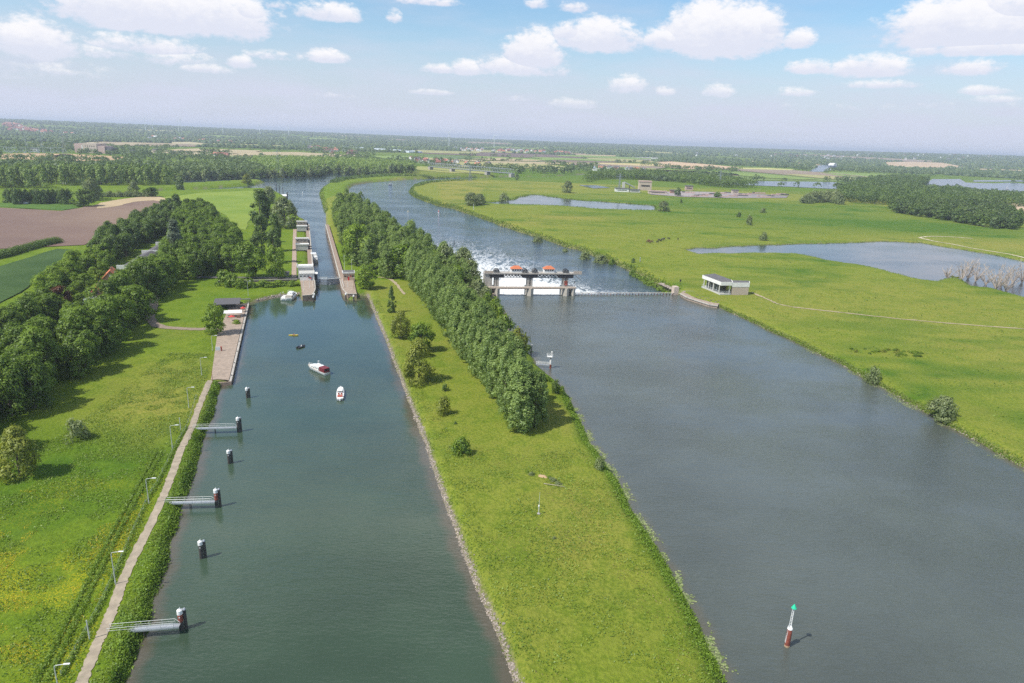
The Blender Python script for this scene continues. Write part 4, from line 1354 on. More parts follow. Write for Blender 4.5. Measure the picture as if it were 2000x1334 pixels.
# --- middle distance, left
for bx, by, top, wp, k_, lb in ((165, 404, 370, 44, 'dark_tree', 'round dark tree at the corner of the ploughed field'), (180, 392, 350, 42, 'willow', 'pale willow behind the round dark tree'),
                               (263, 384, 355, 24, 'willow', 'silvery round willow by the side channel'), (192, 388, 362, 24, 'maple', 'green tree right of the round dark field tree'),
                               (295, 385, 366, 30, 'dark_tree', 'low dark tree at the end of the stubble strip'), (352, 370, 334, 20, 'far_green', 'slim lone tree at the mouth of the side channel'),
                               (482, 357, 338, 22, 'olive_tree', 'yellow green tree on the tip of the grass spit')):
    tree_at(k_, bx, by, top, wp, 'field_tree', lb, 'tree')
for x_ in range(16, 142, 9):
    tree_at('dark_shrub', x_, 396 + (x_ % 5), 367 + (x_ * 7 % 9), 22, 'hedge_tree', 'dark bush in the hedge row above the green strip', 'shrub', 'hedge row above the green strip')
for x_ in range(205, 300, 9):
    tree_at('grey_shrub', x_, 386 - (x_ % 3), 371 + (x_ * 5 % 6), 18, 'hedge_tree', 'grey green bush along the near side of the channel', 'shrub', 'bushes along the side channel')
fp = [(-150, 374), (0, 368), (88, 368), (96, 361), (132, 363), (250, 362.5), (336, 361.5), (336, 354), (250, 352), (130, 351), (0, 355), (-150, 356)]
for x, y in scatter(pxl(fp), 14.5, 81):
    plant_tree('far_poplar', x, y, rp.uniform(23, 29), rp.uniform(5, 6.4), 'plantation_tree', 'poplar in the long plantation beyond the side channel', 'tree', 'poplar plantation on the left')
fb = [(338, 347.6), (400, 346.6), (470, 345.6), (520, 343.2), (570, 342.2), (616, 341.2), (630, 335), (700, 338), (800, 339.5)]
for i, p in enumerate(smooth_line(pxl(fb), 9)):
    for c in range(2):
        k_ = rp.choice(['far_dark', 'far_green', 'far_willow', 'far_poplar', 'far_green'])
        plant_tree(k_, p[0] + rp.uniform(-9, 9), p[1] + 12 + c * 22 + rp.uniform(-6, 6), rp.uniform(14, 24), rp.uniform(6, 9), 'riverbank_tree', 'tree in the wooded bank across the river confluence', 'tree', 'trees across the confluence')

# --- right flood plain: bushes and lone trees
RB = [(920, 402, 377, 36, 'willow', 'pale willow clump on the right bank near the far pond'), (936, 400, 379, 30, 'willow', 'grey willow behind the pale clump by the far pond'), (984, 392, 374, 22, 'grey_shrub', 'round grey bush at the left end of the far pond'),
      (1108, 377, 354, 26, 'willow', 'round grey willow behind the far pond'), (1295, 413, 393, 26, 'willow', 'olive bush at the right end of the far pond'), (1050, 464, 442, 26, 'willow', 'grey bush leaning over the weir stream'),
      (1144, 496, 470, 32, 'willow', 'grey green willow on the right bank of the weir stream'), (1175, 503, 476, 38, 'willow', 'broad grey willow beside the first bank willow'), (1196, 506, 488, 18, 'shrub', 'green bush at the end of the bank willows'),
      (1104, 482, 466, 24, 'grey_shrub', 'brown green bush near the bank above the weir stream'), (1074, 470, 460, 16, 'grey_shrub', 'small grey bush on the bank near the leaning bush'), (1236, 513, 504, 9, 'dark_shrub', 'tiny dark bush above the right bank'),
      (1704, 742, 706, 32, 'grey_shrub', 'grey bush at the water edge of the right bank'), (1838, 816, 764, 58, 'willow', 'broad airy bush at the water edge of the right meadow'),
      (1490, 470, 454, 18, 'grey_shrub', 'grey round bush on the far shore of the pond'), (1443, 424, 414, 10, 'dark_shrub', 'dark lone bush in the middle of the flood plain'), (1462, 440, 421, 14, 'grey_shrub', 'pale dry bush in the middle of the flood plain'),
      (1490, 416, 407, 14, 'grey_shrub', 'pale lone bush behind the dry bush'), (1010, 352, 340, 10, 'far_green', 'lone tree at the end of the bridge'), (1402, 386, 375, 20, 'dark_shrub', 'dark bush in front of the storage yard'), (1330, 397, 389, 6, 'dark_shrub', 'small dark bush left of the storage yard'),
      (1323, 383, 366, 16, 'far_green', 'green tree standing among the plant sheds')]
for bx, by, top, wp, k_, lb in RB:
    tree_at(k_, bx, by, top, wp, {'willow': 'willow_tree'}.get(k_, 'lone_tree' if 'far' in k_ else 'bush'), lb, 'tree' if k_ in ('willow', 'far_green') else 'shrub')
for i in range(15):
    x_ = 1232 + i * 5.6; y_ = 529 + i * 3.1
    tree_at('shrub', x_ + 4, y_ - 3 + rp.uniform(-2, 1), y_ - 15 - rp.uniform(0, 7), rp.uniform(12, 20), 'bank_bush', 'green bush in the fringe along the right bank below the weir', 'shrub', 'bushes along the right bank')
for i in range(22):
    f = i / 21
    tree_at('grey_shrub', 1575 + 62 * f + rp.uniform(-3, 3), 398 - 6 * math.sin(f * 3.14) + rp.uniform(-2, 3), 374 + rp.uniform(-2, 6), 24, 'willow_bush', 'willow bush in the dense clump on the flood plain', 'shrub', 'willow clump on the flood plain')
for i in range(30):
    f = rp.random(); a, b = 1662 + 142 * f, 684 + 10 * f + rp.uniform(-5, 5)
    tree_at(rp.choice(['shrub', 'shrub', 'olive_shrub']), a, b, b - rp.uniform(3, 7), rp.uniform(8, 18), 'bramble', 'low bramble in the dark patch on the right meadow', 'shrub', 'bramble patch on the right meadow')
W2 = [(1732, 412), (1760, 418), (1800, 424), (1850, 432), (1900, 440), (1940, 447), (1988, 449), (1994, 432), (1975, 416), (1930, 408), (1870, 404), (1800, 402), (1740, 403)]
for x, y in scatter(pxl(W2), 12.0, 91):
    plant_tree(rp.choice(['far_dark', 'far_dark', 'far_green']), x, y, rp.uniform(11, 16), rp.uniform(5.5, 7.5), 'woodland_tree', 'dark tree in the wood along the right edge of the flood plain', 'tree', 'wood at the right edge')


# --- woods that read as one mass
def wood_mass(name, pts, hs, rs, material, seed, n_leaf=70, leaf=3.0):
    r = np.random.default_rng(seed)
    pts = np.array(pts); n = len(pts)
    z = ground_zv(pts[:, 0], pts[:, 1])
    h = r.uniform(*hs, n); R = r.uniform(*rs, n)
    tone = r.normal(.45, .22, n)
    k = np.repeat(np.arange(n), n_leaf)
    d = unit(r.normal(size=(n * n_leaf, 3)) + np.array([0, -.15, .25]))
    d[:, 2] = np.abs(d[:, 2]) * np.where(r.random(n * n_leaf) < .8, 1, -1)
    rad_ = r.uniform(.75, 1.08, n * n_leaf)
    pos = np.stack([pts[k, 0] + d[:, 0] * R[k] * rad_, pts[k, 1] + d[:, 1] * R[k] * rad_, z[k] + h[k] * (.5 + .5 * d[:, 2] * rad_)], 1)
    return link(name, leaf_mesh(name, pos, d + r.normal(size=d.shape) * .45, leaf * r.uniform(.7, 1.3, len(k)), tone[k] + r.normal(0, .14, len(k)), material, r))


WM1 = [(1636, 390), (1638, 374), (1665, 366), (1690, 356), (1712, 351), (1760, 349), (1812, 353), (1806, 364), (1790, 372), (1850, 377), (1930, 384), (2000, 390), (2120, 396), (2120, 412), (1992, 404), (1900, 400), (1850, 401), (1740, 401), (1700, 399), (1660, 396)]
tag(wood_mass('dark_woodland', scatter(pxl(WM1), 13, 92), (12, 18), (6, 8), MATS['leaf_dark'], 5, 90, 2.6), kind='stuff')
WM3 = [(1140, 358), (1165, 352), (1200, 350), (1280, 353), (1340, 358), (1400, 366), (1430, 368), (1475, 366), (1440, 360), (1360, 350), (1290, 346), (1200, 343.5), (1150, 347)]
tag(wood_mass('plant_woodland', scatter(pxl(WM3), 14, 93), (14, 20), (6.5, 8.5), MATS['leaf_dark'], 6, 80, 2.8), kind='stuff')
WM2 = [(540, 339), (600, 333), (660, 335.5), (717, 338), (806, 339), (812, 331), (720, 322), (600, 318), (500, 318), (480, 330)]
tag(wood_mass('river_woodland', scatter(pxl(WM2), 17, 94), (18, 24), (7, 9.5), MATS['leaf_poplar'], 7, 60, 3.6), kind='stuff')
tag(wood_mass('channel_woodland', scatter(pxl([(330, 346), (420, 345), (520, 341), (500, 330), (420, 326), (345, 330)]), 17, 95), (13, 20), (7, 9.5), MATS['leaf_far'], 8, 60, 3.4), kind='stuff')

# the wooded, built-up plain out to the horizon
fr = np.random.default_rng(77)
FARPOLYS = [pxl([(5, 252), (30, 253), (75, 257), (130, 262), (150, 264), (90, 262), (20, 258)]), pxl([(880, 290), (960, 293), (1020, 294), (1110, 299), (1115, 302), (1000, 299), (900, 295)])] + [p[0] for p in EXTRA_FIELDS] + [pxl(p[1]) for p in FIELDS] + [pxl(p[1]) for p in LAKES] + [MEADOW_FAR]


def far_points(n, r0, r1, thr, seed, sc):
    a = np.radians(fr.uniform(-44, 44, n))
    r_ = np.exp(fr.uniform(np.log(r0), np.log(r1), n))
    x, y = r_ * np.sin(a), r_ * np.cos(a)
    dn = vnoise(x, y, seed, sc) * .6 + vnoise(x, y, seed + 1, sc * .3) * .4
    ok = dn > thr
    for p in FARPOLYS: ok &= ~inpoly(p, x, y)
    for nm, poly, lv, bw in WATERS[2:4]:
        ii = np.nonzero(ok & (r_ < 3200))[0]
        ok[ii] &= sdf(poly, x[ii], y[ii]) > 14
    return x[ok], y[ok]


def in_open(x, y):
    """open flood plain and meadow nearer than the far woods"""
    lim = np.interp(np.degrees(np.arctan2(x, y)), [-40, -24, -12, -3, 4, 12, 20, 26, 33, 40], [1350, 1500, 2300, 1750, 1900, 1700, 1750, 1750, 1650, 1600])
    return np.hypot(x, y) < lim


xa, ya = far_points(9000, 1500, 3800, .40, 51, 260)
o_ = ~in_open(xa, ya); xa, ya = xa[o_], ya[o_]
tag(wood_mass('village_woodland', np.stack([xa, ya], 1), (9, 17), (6, 10), MATS['leaf_far'], 9, 34, 4.6), kind='stuff')
# farther still: small rounded crowns
ico = bmesh.new(); bmesh.ops.create_icosphere(ico, subdivisions=1, radius=1.0)
iv = np.array([v.co[:] for v in ico.verts]); ifc = np.array([[v.index for v in f.verts] for f in ico.faces]); ico.free()
xb, yb = far_points(30000, 3500, 13000, .34, 53, 700)
xc, yc = far_points(9000, 10000, 14500, .18, 57, 2200)
bx_, by_ = np.concatenate([xb, xc]), np.concatenate([yb, yc])
nb = len(bx_)
sz = np.where(np.hypot(bx_, by_) > 10500, fr.uniform(22, 50, nb), fr.uniform(9, 17, nb))
hz_ = np.where(np.hypot(bx_, by_) > 11000, fr.uniform(14, 24, nb), fr.uniform(8, 16, nb))
V_ = iv[None] * np.stack([sz, sz, hz_], 1)[:, None, :] * fr.uniform(.75, 1.25, (nb, len(iv), 1)) + np.stack([bx_, by_, ground_zv(bx_, by_) + 2], 1)[:, None, :]
F_ = (ifc[None] + (np.arange(nb) * len(iv))[:, None, None]).reshape(-1)
fm_ = mesh_np('horizon_woodland', V_.reshape(-1, 3), F_, 3, MATS['leaf_far'])
ta = fm_.attributes.new('tone', 'FLOAT', 'FACE')
ta.data.foreach_set('value', np.repeat(np.clip(fr.normal(.4, .22, nb), 0, 1), len(ifc)).astype(np.float32))
tag(link('horizon_woodland', fm_), kind='stuff')


# --- ground cover
def cover(name, xy, hs, size, material, seed, per=1, spread=.3, flat=.5, zlift=0, tone=(.5, .22), tonefn=None):
    r = np.random.default_rng(seed)
    xy = np.repeat(np.asarray(xy), per, 0)
    n = len(xy)
    x = xy[:, 0] + r.normal(0, spread, n); y = xy[:, 1] + r.normal(0, spread, n)
    h = r.uniform(0.05, 1, n) * np.asarray(hs if np.ndim(hs) == 0 else np.repeat(hs, per))
    z = ground_zv(x, y) + h + zlift
    nrm = r.normal(size=(n, 3)) * (1 - flat) + np.array([0, -.15, flat])
    tn = r.normal(tone[0], tone[1], n)
    if tonefn is not None: tn = tn + tonefn(x, y)
    return tag(link(name, leaf_mesh(name, np.stack([x, y, z], 1), nrm, size * r.uniform(.6, 1.4, n), tn, material, r, .5)), kind='stuff')


def pts_in(poly, n, seed):
    r = np.random.default_rng(seed)
    P = np.array(poly)
    x = r.uniform(P[:, 0].min(), P[:, 0].max(), n); y = r.uniform(P[:, 1].min(), P[:, 1].max(), n)
    m = inpoly(poly, x, y)
    return x[m], y[m]


# rank growth between the left path and the canal
lsh = np.array(left_up[:20])
BANKP = [tuple(p) for p in path_pts] + list(reversed(left_up[:20]))
bxp, byp = pts_in(BANKP, 90000, 61)
dpath = line_dist(path_pts, bxp, byp)
m_ = dpath > 1.3
m_ &= (vnoise(bxp, byp, 71, 3.2) > .38) | (np.random.default_rng(8).random(bxp.size) < .45)
bxp, byp = bxp[m_], byp[m_]
hum = np.clip(vnoise(bxp, byp, 71, 3.2) * 1.3 - .15, 0, 1) * np.clip(dpath[m_] / 4, .25, 1)
lu_ = vnoise(bxp, byp, 272, 5.5) * .6 + vnoise(bxp, byp, 273, 2.2) * .4
cover('bank_grass', np.stack([bxp, byp], 1)[lu_ <= .54], .38, .34, MATS['leaf_grass'], 262, 2, .18, .66, tone=(.55, .25))
bxp, byp, hum = bxp[lu_ > .50], byp[lu_ > .50], hum[lu_ > .50]
cover('bank_vegetation', np.stack([bxp, byp], 1), .15 + 1.0 * hum ** 1.4, .36, MATS['leaf_lush'], 62, 2, .18, .66, tone=(.70, .24), tonefn=lambda x, y: (vnoise(x, y, 72, 3.2) - .5) * .9 + (vnoise(x, y, 172, 11) - .5) * .8)
# overhanging fringe at the water line
def fringe(poly_pts, n, off, seed):
    r = np.random.default_rng(seed)
    L = np.array(poly_pts); seg = np.linalg.norm(np.diff(L, axis=0), axis=1)
    k = r.choice(len(seg), n, p=seg / seg.sum()); t = r.random(n)
    p = L[k] + (L[k + 1] - L[k]) * t[:, None]
    d = (L[k + 1] - L[k]) / (seg[k, None] + 1e-9)
    nrm = np.stack([-d[:, 1], d[:, 0]], 1)
    return p + nrm * r.normal(off[0], off[1], n)[:, None], r


pf, r_ = fringe(left_up[:20], 9000, (.35, .55), 63)
cover('bank_fringe', pf, .35 + .9 * np.clip(vnoise(pf[:, 0], pf[:, 1], 73, 3.0) * 1.4 - .3, 0, 1), .45, MATS['leaf_lush'], 64, 3, .2, .4, .05, tonefn=lambda x, y: (vnoise(x, y, 74, 4) - .5) * .9)
# meadow grass, nearest stretches
LM_POLY = px([(-420, 1500), (-60, 1334), (-400, 1000), (0, 900), (120, 850), (240, 760), (330, 690), (410, 690), (405, 735), (350, 868), (285, 1030), (195, 1230), (100, 1480)], LAND)
gx, gy = pts_in(LM_POLY, 120000, 65)
m_ = line_dist(path_pts, gx, gy) > 1.2
gx, gy = gx[m_], gy[m_]
gk = vnoise(gx, gy, 75, 5.0) * .6 + vnoise(gx, gy, 76, 14) * .4
s_ = gk > .46
cover('meadow_grass', np.stack([gx[s_], gy[s_]], 1), .28, .42, MATS['leaf_grass'], 66, 1, .2, .5, tonefn=lambda x, y: (vnoise(x, y, 77, 9) - .5) * .8)
gx, gy = pts_in(px([(-120, 1400), (-200, 1060), (40, 960), (200, 935), (290, 905), (300, 960), (230, 1110), (110, 1330)], LAND), 70000, 365)
s_ = vnoise(gx, gy, 375, 3.0) * .45 + vnoise(gx, gy, 376, 12) * .55 > .57
cover('buttercups', np.stack([gx[s_], gy[s_]], 1), .30, .20, MATS['flower_yellow'], 366, 1, .15, .6, tone=(.4, .3))
# wheel ruts and ditch: lines of ranker grass
rut = []
for pth in ([(306, 884), (262, 962), (215, 1050), (150, 1180), (70, 1334)], [(315, 886), (274, 962), (228, 1050), (165, 1180), (92, 1334)], [(365, 835), (345, 868), (318, 925), (285, 985), (245, 1075), (205, 1165), (165, 1240), (120, 1320)]):
    L = smooth_line(pxl(pth), 40); rut.append(np.array(L))
rut_xy = np.concatenate([r2[np.random.default_rng(3).integers(0, len(r2), 2600)] for r2 in rut])
cover('ditch_grass', rut_xy, .55, .38, MATS['leaf_oak'], 67, 2, .28, .35, tone=(.75, .2))
# island grass tufts
IS_POLY = px([(700, 582), (740, 585), (790, 700), (850, 800), (880, 850), (960, 880), (1040, 890), (1130, 870), (1180, 925), (1240, 1010), (1330, 1170), (1405, 1330), (1440, 1420), (1020, 1380), (1000, 1320), (930, 1130), (860, 930), (790, 745)], LAND)
gx, gy = pts_in(IS_POLY, 170000, 68)
gk = vnoise(gx, gy, 78, 4.0) * .6 + vnoise(gx, gy, 79, 11) * .4
s_ = gk > .50
cover('island_grass', np.stack([gx[s_], gy[s_]], 1), .26, .40, MATS['leaf_grass'], 69, 1, .2, .5, tonefn=lambda x, y: (vnoise(x, y, 80, 8) - .5) * .9)
gx, gy = pts_in(IS_POLY, 60000, 168)
s_ = vnoise(gx, gy, 178, 2.6) * .5 + vnoise(gx, gy, 179, 9) * .5 > .60
cover('island_weeds', np.stack([gx[s_], gy[s_]], 1), .42, .38, MATS['leaf_oak'], 169, 1, .2, .45, tone=(.75, .25))
gx, gy = pts_in(LM_POLY, 60000, 165)
s_ = (vnoise(gx, gy, 175, 2.6) * .5 + vnoise(gx, gy, 176, 9) * .5 > .58) & (line_dist(path_pts, gx, gy) > 1.4)
cover('meadow_weeds', np.stack([gx[s_], gy[s_]], 1), .42, .38, MATS['leaf_lush'], 166, 1, .2, .45, tone=(.30, .25))
# straw coloured seed heads in loose drifts
gx, gy = pts_in(IS_POLY, 60000, 268)
s_ = vnoise(gx, gy, 278, 5) * .4 + vnoise(gx, gy, 279, 17) * .6 > .56
cover('dry_grass', np.stack([gx[s_], gy[s_]], 1), .30, .30, MATS['leaf_straw'], 269, 1, .2, .4, tone=(.5, .3))
# bright sedge fringe along the river side of the island
pf, r_ = fringe(px(ISLE_E)[1:18], 12000, (.7, .9), 70)
cover('sedge_fringe', pf, .55, .42, MATS['leaf_lush'], 71, 2, .2, .4, tone=(.85, .15))
pf, r_ = fringe(px(RIGHT_B), 9000, (.3, .7), 72)
cover('river_bank_sedge', pf, .30 + .5 * np.clip(vnoise(pf[:, 0], pf[:, 1], 81, 6) * 1.6 - .6, 0, 1), .5, MATS['leaf_grass'], 73, 2, .25, .4, tone=(.35, .25))
pf, r_ = fringe(px(LOWR_R, LOW)[8:28], 6000, (1.2, 1.6), 74)
cover('stream_bank_sedge', pf, 1.0, 1.1, MATS['leaf_grass'], 75, 2, .5, .4, tone=(.25, .25))
pf, r_ = fringe(px(LOWR_R, LOW)[6:15], 1500, (2.5, 2.0), 76)
cover('stream_bank_scrub', pf, 2.0, 1.3, MATS['leaf_dark'], 77, 3, 1.0, .4, tone=(.6, .25))
pf, r_ = fringe(px(POND_B, PW), 5000, (0, 1.0), 78)
cover('pond_sedge', pf, .5, .8, MATS['leaf_lush'], 79, 1, .3, .4, tone=(.5, .25))
pf, r_ = fringe(px(POND_A, PW), 3500, (0, 2.0), 80)
cover('far_pond_sedge', pf, 1.0, 1.4, MATS['leaf_grass'], 81, 1, .6, .4, tone=(.3, .25))
pf, r_ = fringe(px([(640, 366), (632, 372), (630, 382), (634, 394), (641, 416)], LOW), 900, (-2, 2.0), 82)
cover('spit_scrub', pf, 1.5, 1.4, MATS['leaf_grass'], 83, 2, .8, .4, tone=(.3, .25))
pf, r_ = fringe(px([(650, 357), (664, 352), (700, 347), (760, 343), (850, 345), (930, 343)], LAND), 1400, (0, 5.0), 84)
cover('spit_tip_scrub', pf, 4.5, 2.6, MATS['leaf_dark'], 85, 3, 2.0, .4, tone=(.5, .25))
pf, r_ = fringe(px([(810, 364), (835, 357), (870, 354), (905, 352), (930, 352)], LAND), 500, (0, 3.0), 86)
cover('point_scrub', pf, 3.5, 2.4, MATS['leaf_dark'], 87, 3, 1.6, .4, tone=(.5, .25))
pf, r_ = fringe(px([(500, 590), (520, 585), (549, 579), (586, 575.5)], .8), 900, (.8, .5), 88)
cover('basin_fringe', pf, .8, .6, MATS['leaf_lush'], 89, 3, .3, .4, tone=(.4, .25))
# dark tussocks on the right flood plain
RP = pxl([(1000, 415), (1280, 415), (1560, 440), (1990, 455), (1700, 468), (1340, 480), (1600, 515), (1780, 548), (2000, 590), (2200, 640), (2300, 1000), (1980, 890), (1700, 730), (1480, 620), (1460, 575), (1330, 565), (1200, 500), (1000, 430)])
gx, gy = pts_in(RP, 60000, 90)
s_ = (vnoise(gx, gy, 82, 16) * .5 + vnoise(gx, gy, 83, 5) * .5 > .565)
cover('flood_plain_weeds', np.stack([gx[s_], gy[s_]], 1), .35, .85, MATS['leaf_oak'], 91, 1, .6, .5, tone=(.62, .25))
# lily pads along the island's river shore and the right bank
pf, r_ = fringe(px(ISLE_E)[1:16], 4200, (-1.1, .7), 92)
clump = vnoise(pf[:, 0], pf[:, 1], 84, 3.0) > .46
pf = pf[clump]
n = len(pf); a8 = np.linspace(0, 2 * np.pi, 8, endpoint=False)
rs = r_.uniform(.08, .26, n)
V8 = np.stack([pf[:, None, 0] + np.cos(a8) * rs[:, None], pf[:, None, 1] + np.sin(a8) * rs[:, None], np.full((n, 8), .03) + r_.uniform(0, .03, (n, 1))], -1)
lm_ = mesh_np('lily_pads', V8.reshape(-1, 3), np.arange(n * 8), 8, MATS['leaf_lily'])
ta = lm_.attributes.new('tone', 'FLOAT', 'FACE'); ta.data.foreach_set('value', r_.random(n).astype(np.float32))
tag(link('lily_pads', lm_), kind='stuff')
pf, r_ = fringe(px(RIGHT_B)[8:21], 2600, (-1.9, 1.1), 93)
pf = pf[vnoise(pf[:, 0], pf[:, 1], 85, 5.0) > .55]
n = len(pf); rs = r_.uniform(.08, .24, n)
V8 = np.stack([pf[:, None, 0] + np.cos(a8) * rs[:, None], pf[:, None, 1] + np.sin(a8) * rs[:, None], np.full((n, 8), .03) + r_.uniform(0, .03, (n, 1))], -1)
lm_ = mesh_np('meadow_lily_pads', V8.reshape(-1, 3), np.arange(n * 8), 8, MATS['leaf_lily'])
ta = lm_.attributes.new('tone', 'FLOAT', 'FACE'); ta.data.foreach_set('value', r_.random(n).astype(np.float32))
tag(link('meadow_lily_pads', lm_), kind='stuff')

# stone revetment along the island's canal shore
ico = bmesh.new(); bmesh.ops.create_icosphere(ico, subdivisions=1, radius=1.0)
iv = np.array([v.co[:] for v in ico.verts]); ifc = np.array([[v.index for v in f.verts] for f in ico.faces]); ico.free()


def stones(name, line, n, off, size, seed, keep=1.0):
    p, r = fringe(line, n, off, seed)
    m = vnoise(p[:, 0], p[:, 1], seed, 4) < keep
    p = p[m]; n = len(p)
    s = size * np.exp(r.normal(0, .45, n))
    V = iv[None] * s[:, None, None] * r.uniform(.6, 1.15, (n, len(iv), 1)) * np.array([1, 1, .7])
    a = r.uniform(0, 6.28, n); c_, s2 = np.cos(a)[:, None], np.sin(a)[:, None]
    V = np.stack([V[..., 0] * c_ - V[..., 1] * s2, V[..., 0] * s2 + V[..., 1] * c_, V[..., 2]], -1)
    z = np.maximum(ground_zv(p[:, 0], p[:, 1]), -.12)
    V += np.stack([p[:, 0], p[:, 1], z + .02], 1)[:, None, :]
    F = (ifc[None] + (np.arange(n) * len(iv))[:, None, None]).reshape(-1)
    return tag(link(name, mesh_np(name, V.reshape(-1, 3), F, 3, MATS['stone_riprap'])), kind='stuff')


stones('stone_revetment', px(ISLE_W)[1:], 7000, (.32, .34), .15, 94, .86)
stones('river_bank_stones', px(RIGHT_B), 2600, (-.15, .25), .16, 95, .6)
stones('basin_stones', px([(500, 589), (519, 584), (549, 578), (586, 575)]), 500, (.2, .4), .25, 96)
stones('abutment_stones', px([(988, 648), (990, 637), (987, 620), (984, 611), (972, 602), (964, 590)]), 600, (-.3, .6), .28, 97)
stones('weir_bank_stones', px([(1290, 560), (1318, 574)], LOW) , 250, (-.6, .8), .4, 98)
# ------------------------------------------------------------------ waterside furniture
MT = MATS


def dolphin(bx, by, top, label, red=False):
    """steel mooring pile with a white cap and a thinner pile leaning against it"""
    g = G(bx, by, 0.0)
    h = max(3.4, h_at(g, bx, top)) - .1
    t = thing('mooring_dolphin', label, 'mooring dolphin', (g[0], g[1], 0), rad(17), 'mooring dolphins in the canal')
    m = MB(); m.bar((0, 0, -5), (0, 0, h - .9), .44, .44, 14); m.build('pile', MT['pile_dark'], t)
    m = MB(); m.bar((.80, .25, -5), (.72, .22, h - .25), .30, .30, 12); m.build('pile', MT['pile_dark'], t)
    if red:
        m = MB(); m.bar((0, 0, h * .42), (0, 0, h - .85), .455, .455, 14); m.build('red_band', MT['rust_red'], t)
    m = MB(); m.bar((0, 0, h - .9), (0, 0, h - .1), .52, .50, 14); m.bar((0, 0, h - .1), (0, 0, h + .2), .5, .1, 14); m.bar((0, 0, h + .15), (.12, 0, h + .55), .07, .03, 6)
    m.build('cap', MT['white_paint'], t)
    m = MB(); m.bar((.72, .22, h - .25), (.72, .22, h + .02), .33, .2, 12); m.build('small_cap', MT['galvanised'], t)
    m = MB(); m.box((.4, .12, h * .55), (.9, .18, .16)); m.box((.4, .12, .9), (.9, .18, .16)); m.build('brace', MT['dark_steel'], t)
    m = MB(); m.bar((-.05, -.46, h - 1.35), (-.05, -.62, h - 1.35), .09, .13, 8); m.build('mooring_bollard', MT['white_paint'], t)
    return t


DOLPH = [(355, 1229, 1190, 'white capped mooring dolphin at the end of the nearest gangway', True), (394, 1090, 1056, 'lone white capped mooring dolphin between the nearest and second gangways', False),
         (424, 990, 955, 'white capped mooring dolphin at the end of the second gangway', True), (448, 905, 879, 'lone white capped mooring dolphin between the second and farthest gangways', False),
         (466, 843, 815, 'white capped mooring dolphin at the end of the farthest gangway', False), (483, 777, 757, 'lone white capped mooring dolphin nearest to the paved quay', False)]
for d_ in DOLPH: dolphin(*d_)


def gangway(p, q, label):
    """grating deck on two girders with handrails, from the path to a dolphin"""
    a, b = GL(*p, 1.9), G(*q, 1.7)
    d = b[:2] - a[:2]; L = np.linalg.norm(d)
    t = thing('gangway', label, 'gangway', (a[0], a[1], 1.75), math.atan2(d[1], d[0]), 'gangways to the mooring dolphins')
    m = MB(); m.bx(0, L, -.48, .48, 0, .05); m.build('deck', MT['galvanised'], t)
    m = MB(); m.bx(0, L, -.56, -.49, -.22, .10); m.bx(0, L, .49, .56, -.22, .10)
    for k in range(int(L / 1.5) + 1): m.bx(k * 1.5, k * 1.5 + .08, -.5, .5, -.14, -.004)
    m.build('girder', MT['steel_lattice'], t)
    for s in (-1, 1):
        m = MB()
        n = max(3, int(L / 2.2))
        for k in range(n + 1):
            x = .1 + (L - 1.0) * k / n
            m.bar((x, s * .56, 0), (x, s * .60, 1.1), .035, .035, 6)
        m.bar((.1, s * .60, 1.1), (L - .9, s * .60, 1.1), .04, .04, 6); m.bar((.1, s * .58, .58), (L - .9, s * .58, .58), .028, .028, 6)
        m.bar((L - .9, s * .60, 1.1), (L, s * .25, .5), .04, .04, 6)
        m.build('handrail', MT['lamp_grey'], t)
    m = MB()
    for s in (-1, 1): m.bar((L * .5, s * .4, -4), (L * .5, s * .4, 0), .09, .09, 8)
    m.build('support', MT['pile_dark'], t)


gangway((211, 1232), (351, 1222), 'grey grating gangway nearest the camera')
gangway((322, 981), (420, 980), 'grey grating gangway second from the camera')
gangway((377, 836), (462, 835), 'grey grating gangway nearest to the quay')


def lamp(bx, by, top, label, arm=1.5, z=LAND, group='lamp posts along the footpath'):
    g = GL(bx, by, z)
    h = max(5.0, h_at(g, bx, top) - z)
    t = thing('street_lamp', label, 'street lamp', (g[0], g[1], ground_z(g[0], g[1]) - .05), rad(8), group)
    m = MB(); m.path([(0, 0, 0), (0, 0, 1.2), (0, 0, h - .45), (.06, 0, h - .16), (.28, 0, h), (arm, 0, h + .12)], [.11, .10, .075, .06, .055, .05], 8)
    m.build('pole', MT['lamp_grey'], t)
    m = MB(); m.bar((0, 0, 0), (0, 0, .9), .14, .14, 8); m.build('base_sleeve', MT['lamp_grey'], t)
    m = MB(); m.box((arm + .38, 0, h + .15), (.95, .30, .14)); m.box((arm + .40, 0, h + .07), (.6, .22, .06)); m.build('lamp_head', MT['white_paint'], t, bevel=.03)


LAMPS = [(117, 1362, 1300, 'grey street lamp cut by the lower edge of the photo'), (226, 1142, 1080, 'grey street lamp between the nearest gangway and the lone dolphin'), (291, 985, 936, 'grey street lamp left of the second gangway'),
         (337, 877, 832, 'grey street lamp just below the farthest gangway'), (369, 797, 757, 'grey street lamp above the farthest gangway'), (394, 732, 697, 'grey street lamp left of the near end of the quay'), (415, 682, 653, 'grey street lamp beside the quay sign')]
for l_ in LAMPS: lamp(*l_)
lamp(485, 578, 549, 'slim lamp post on the lawn behind the basin', 1.0, LAND, None)
lamp(548, 576, 555, 'short lamp post near the moored boats', 1.0, LAND, None)


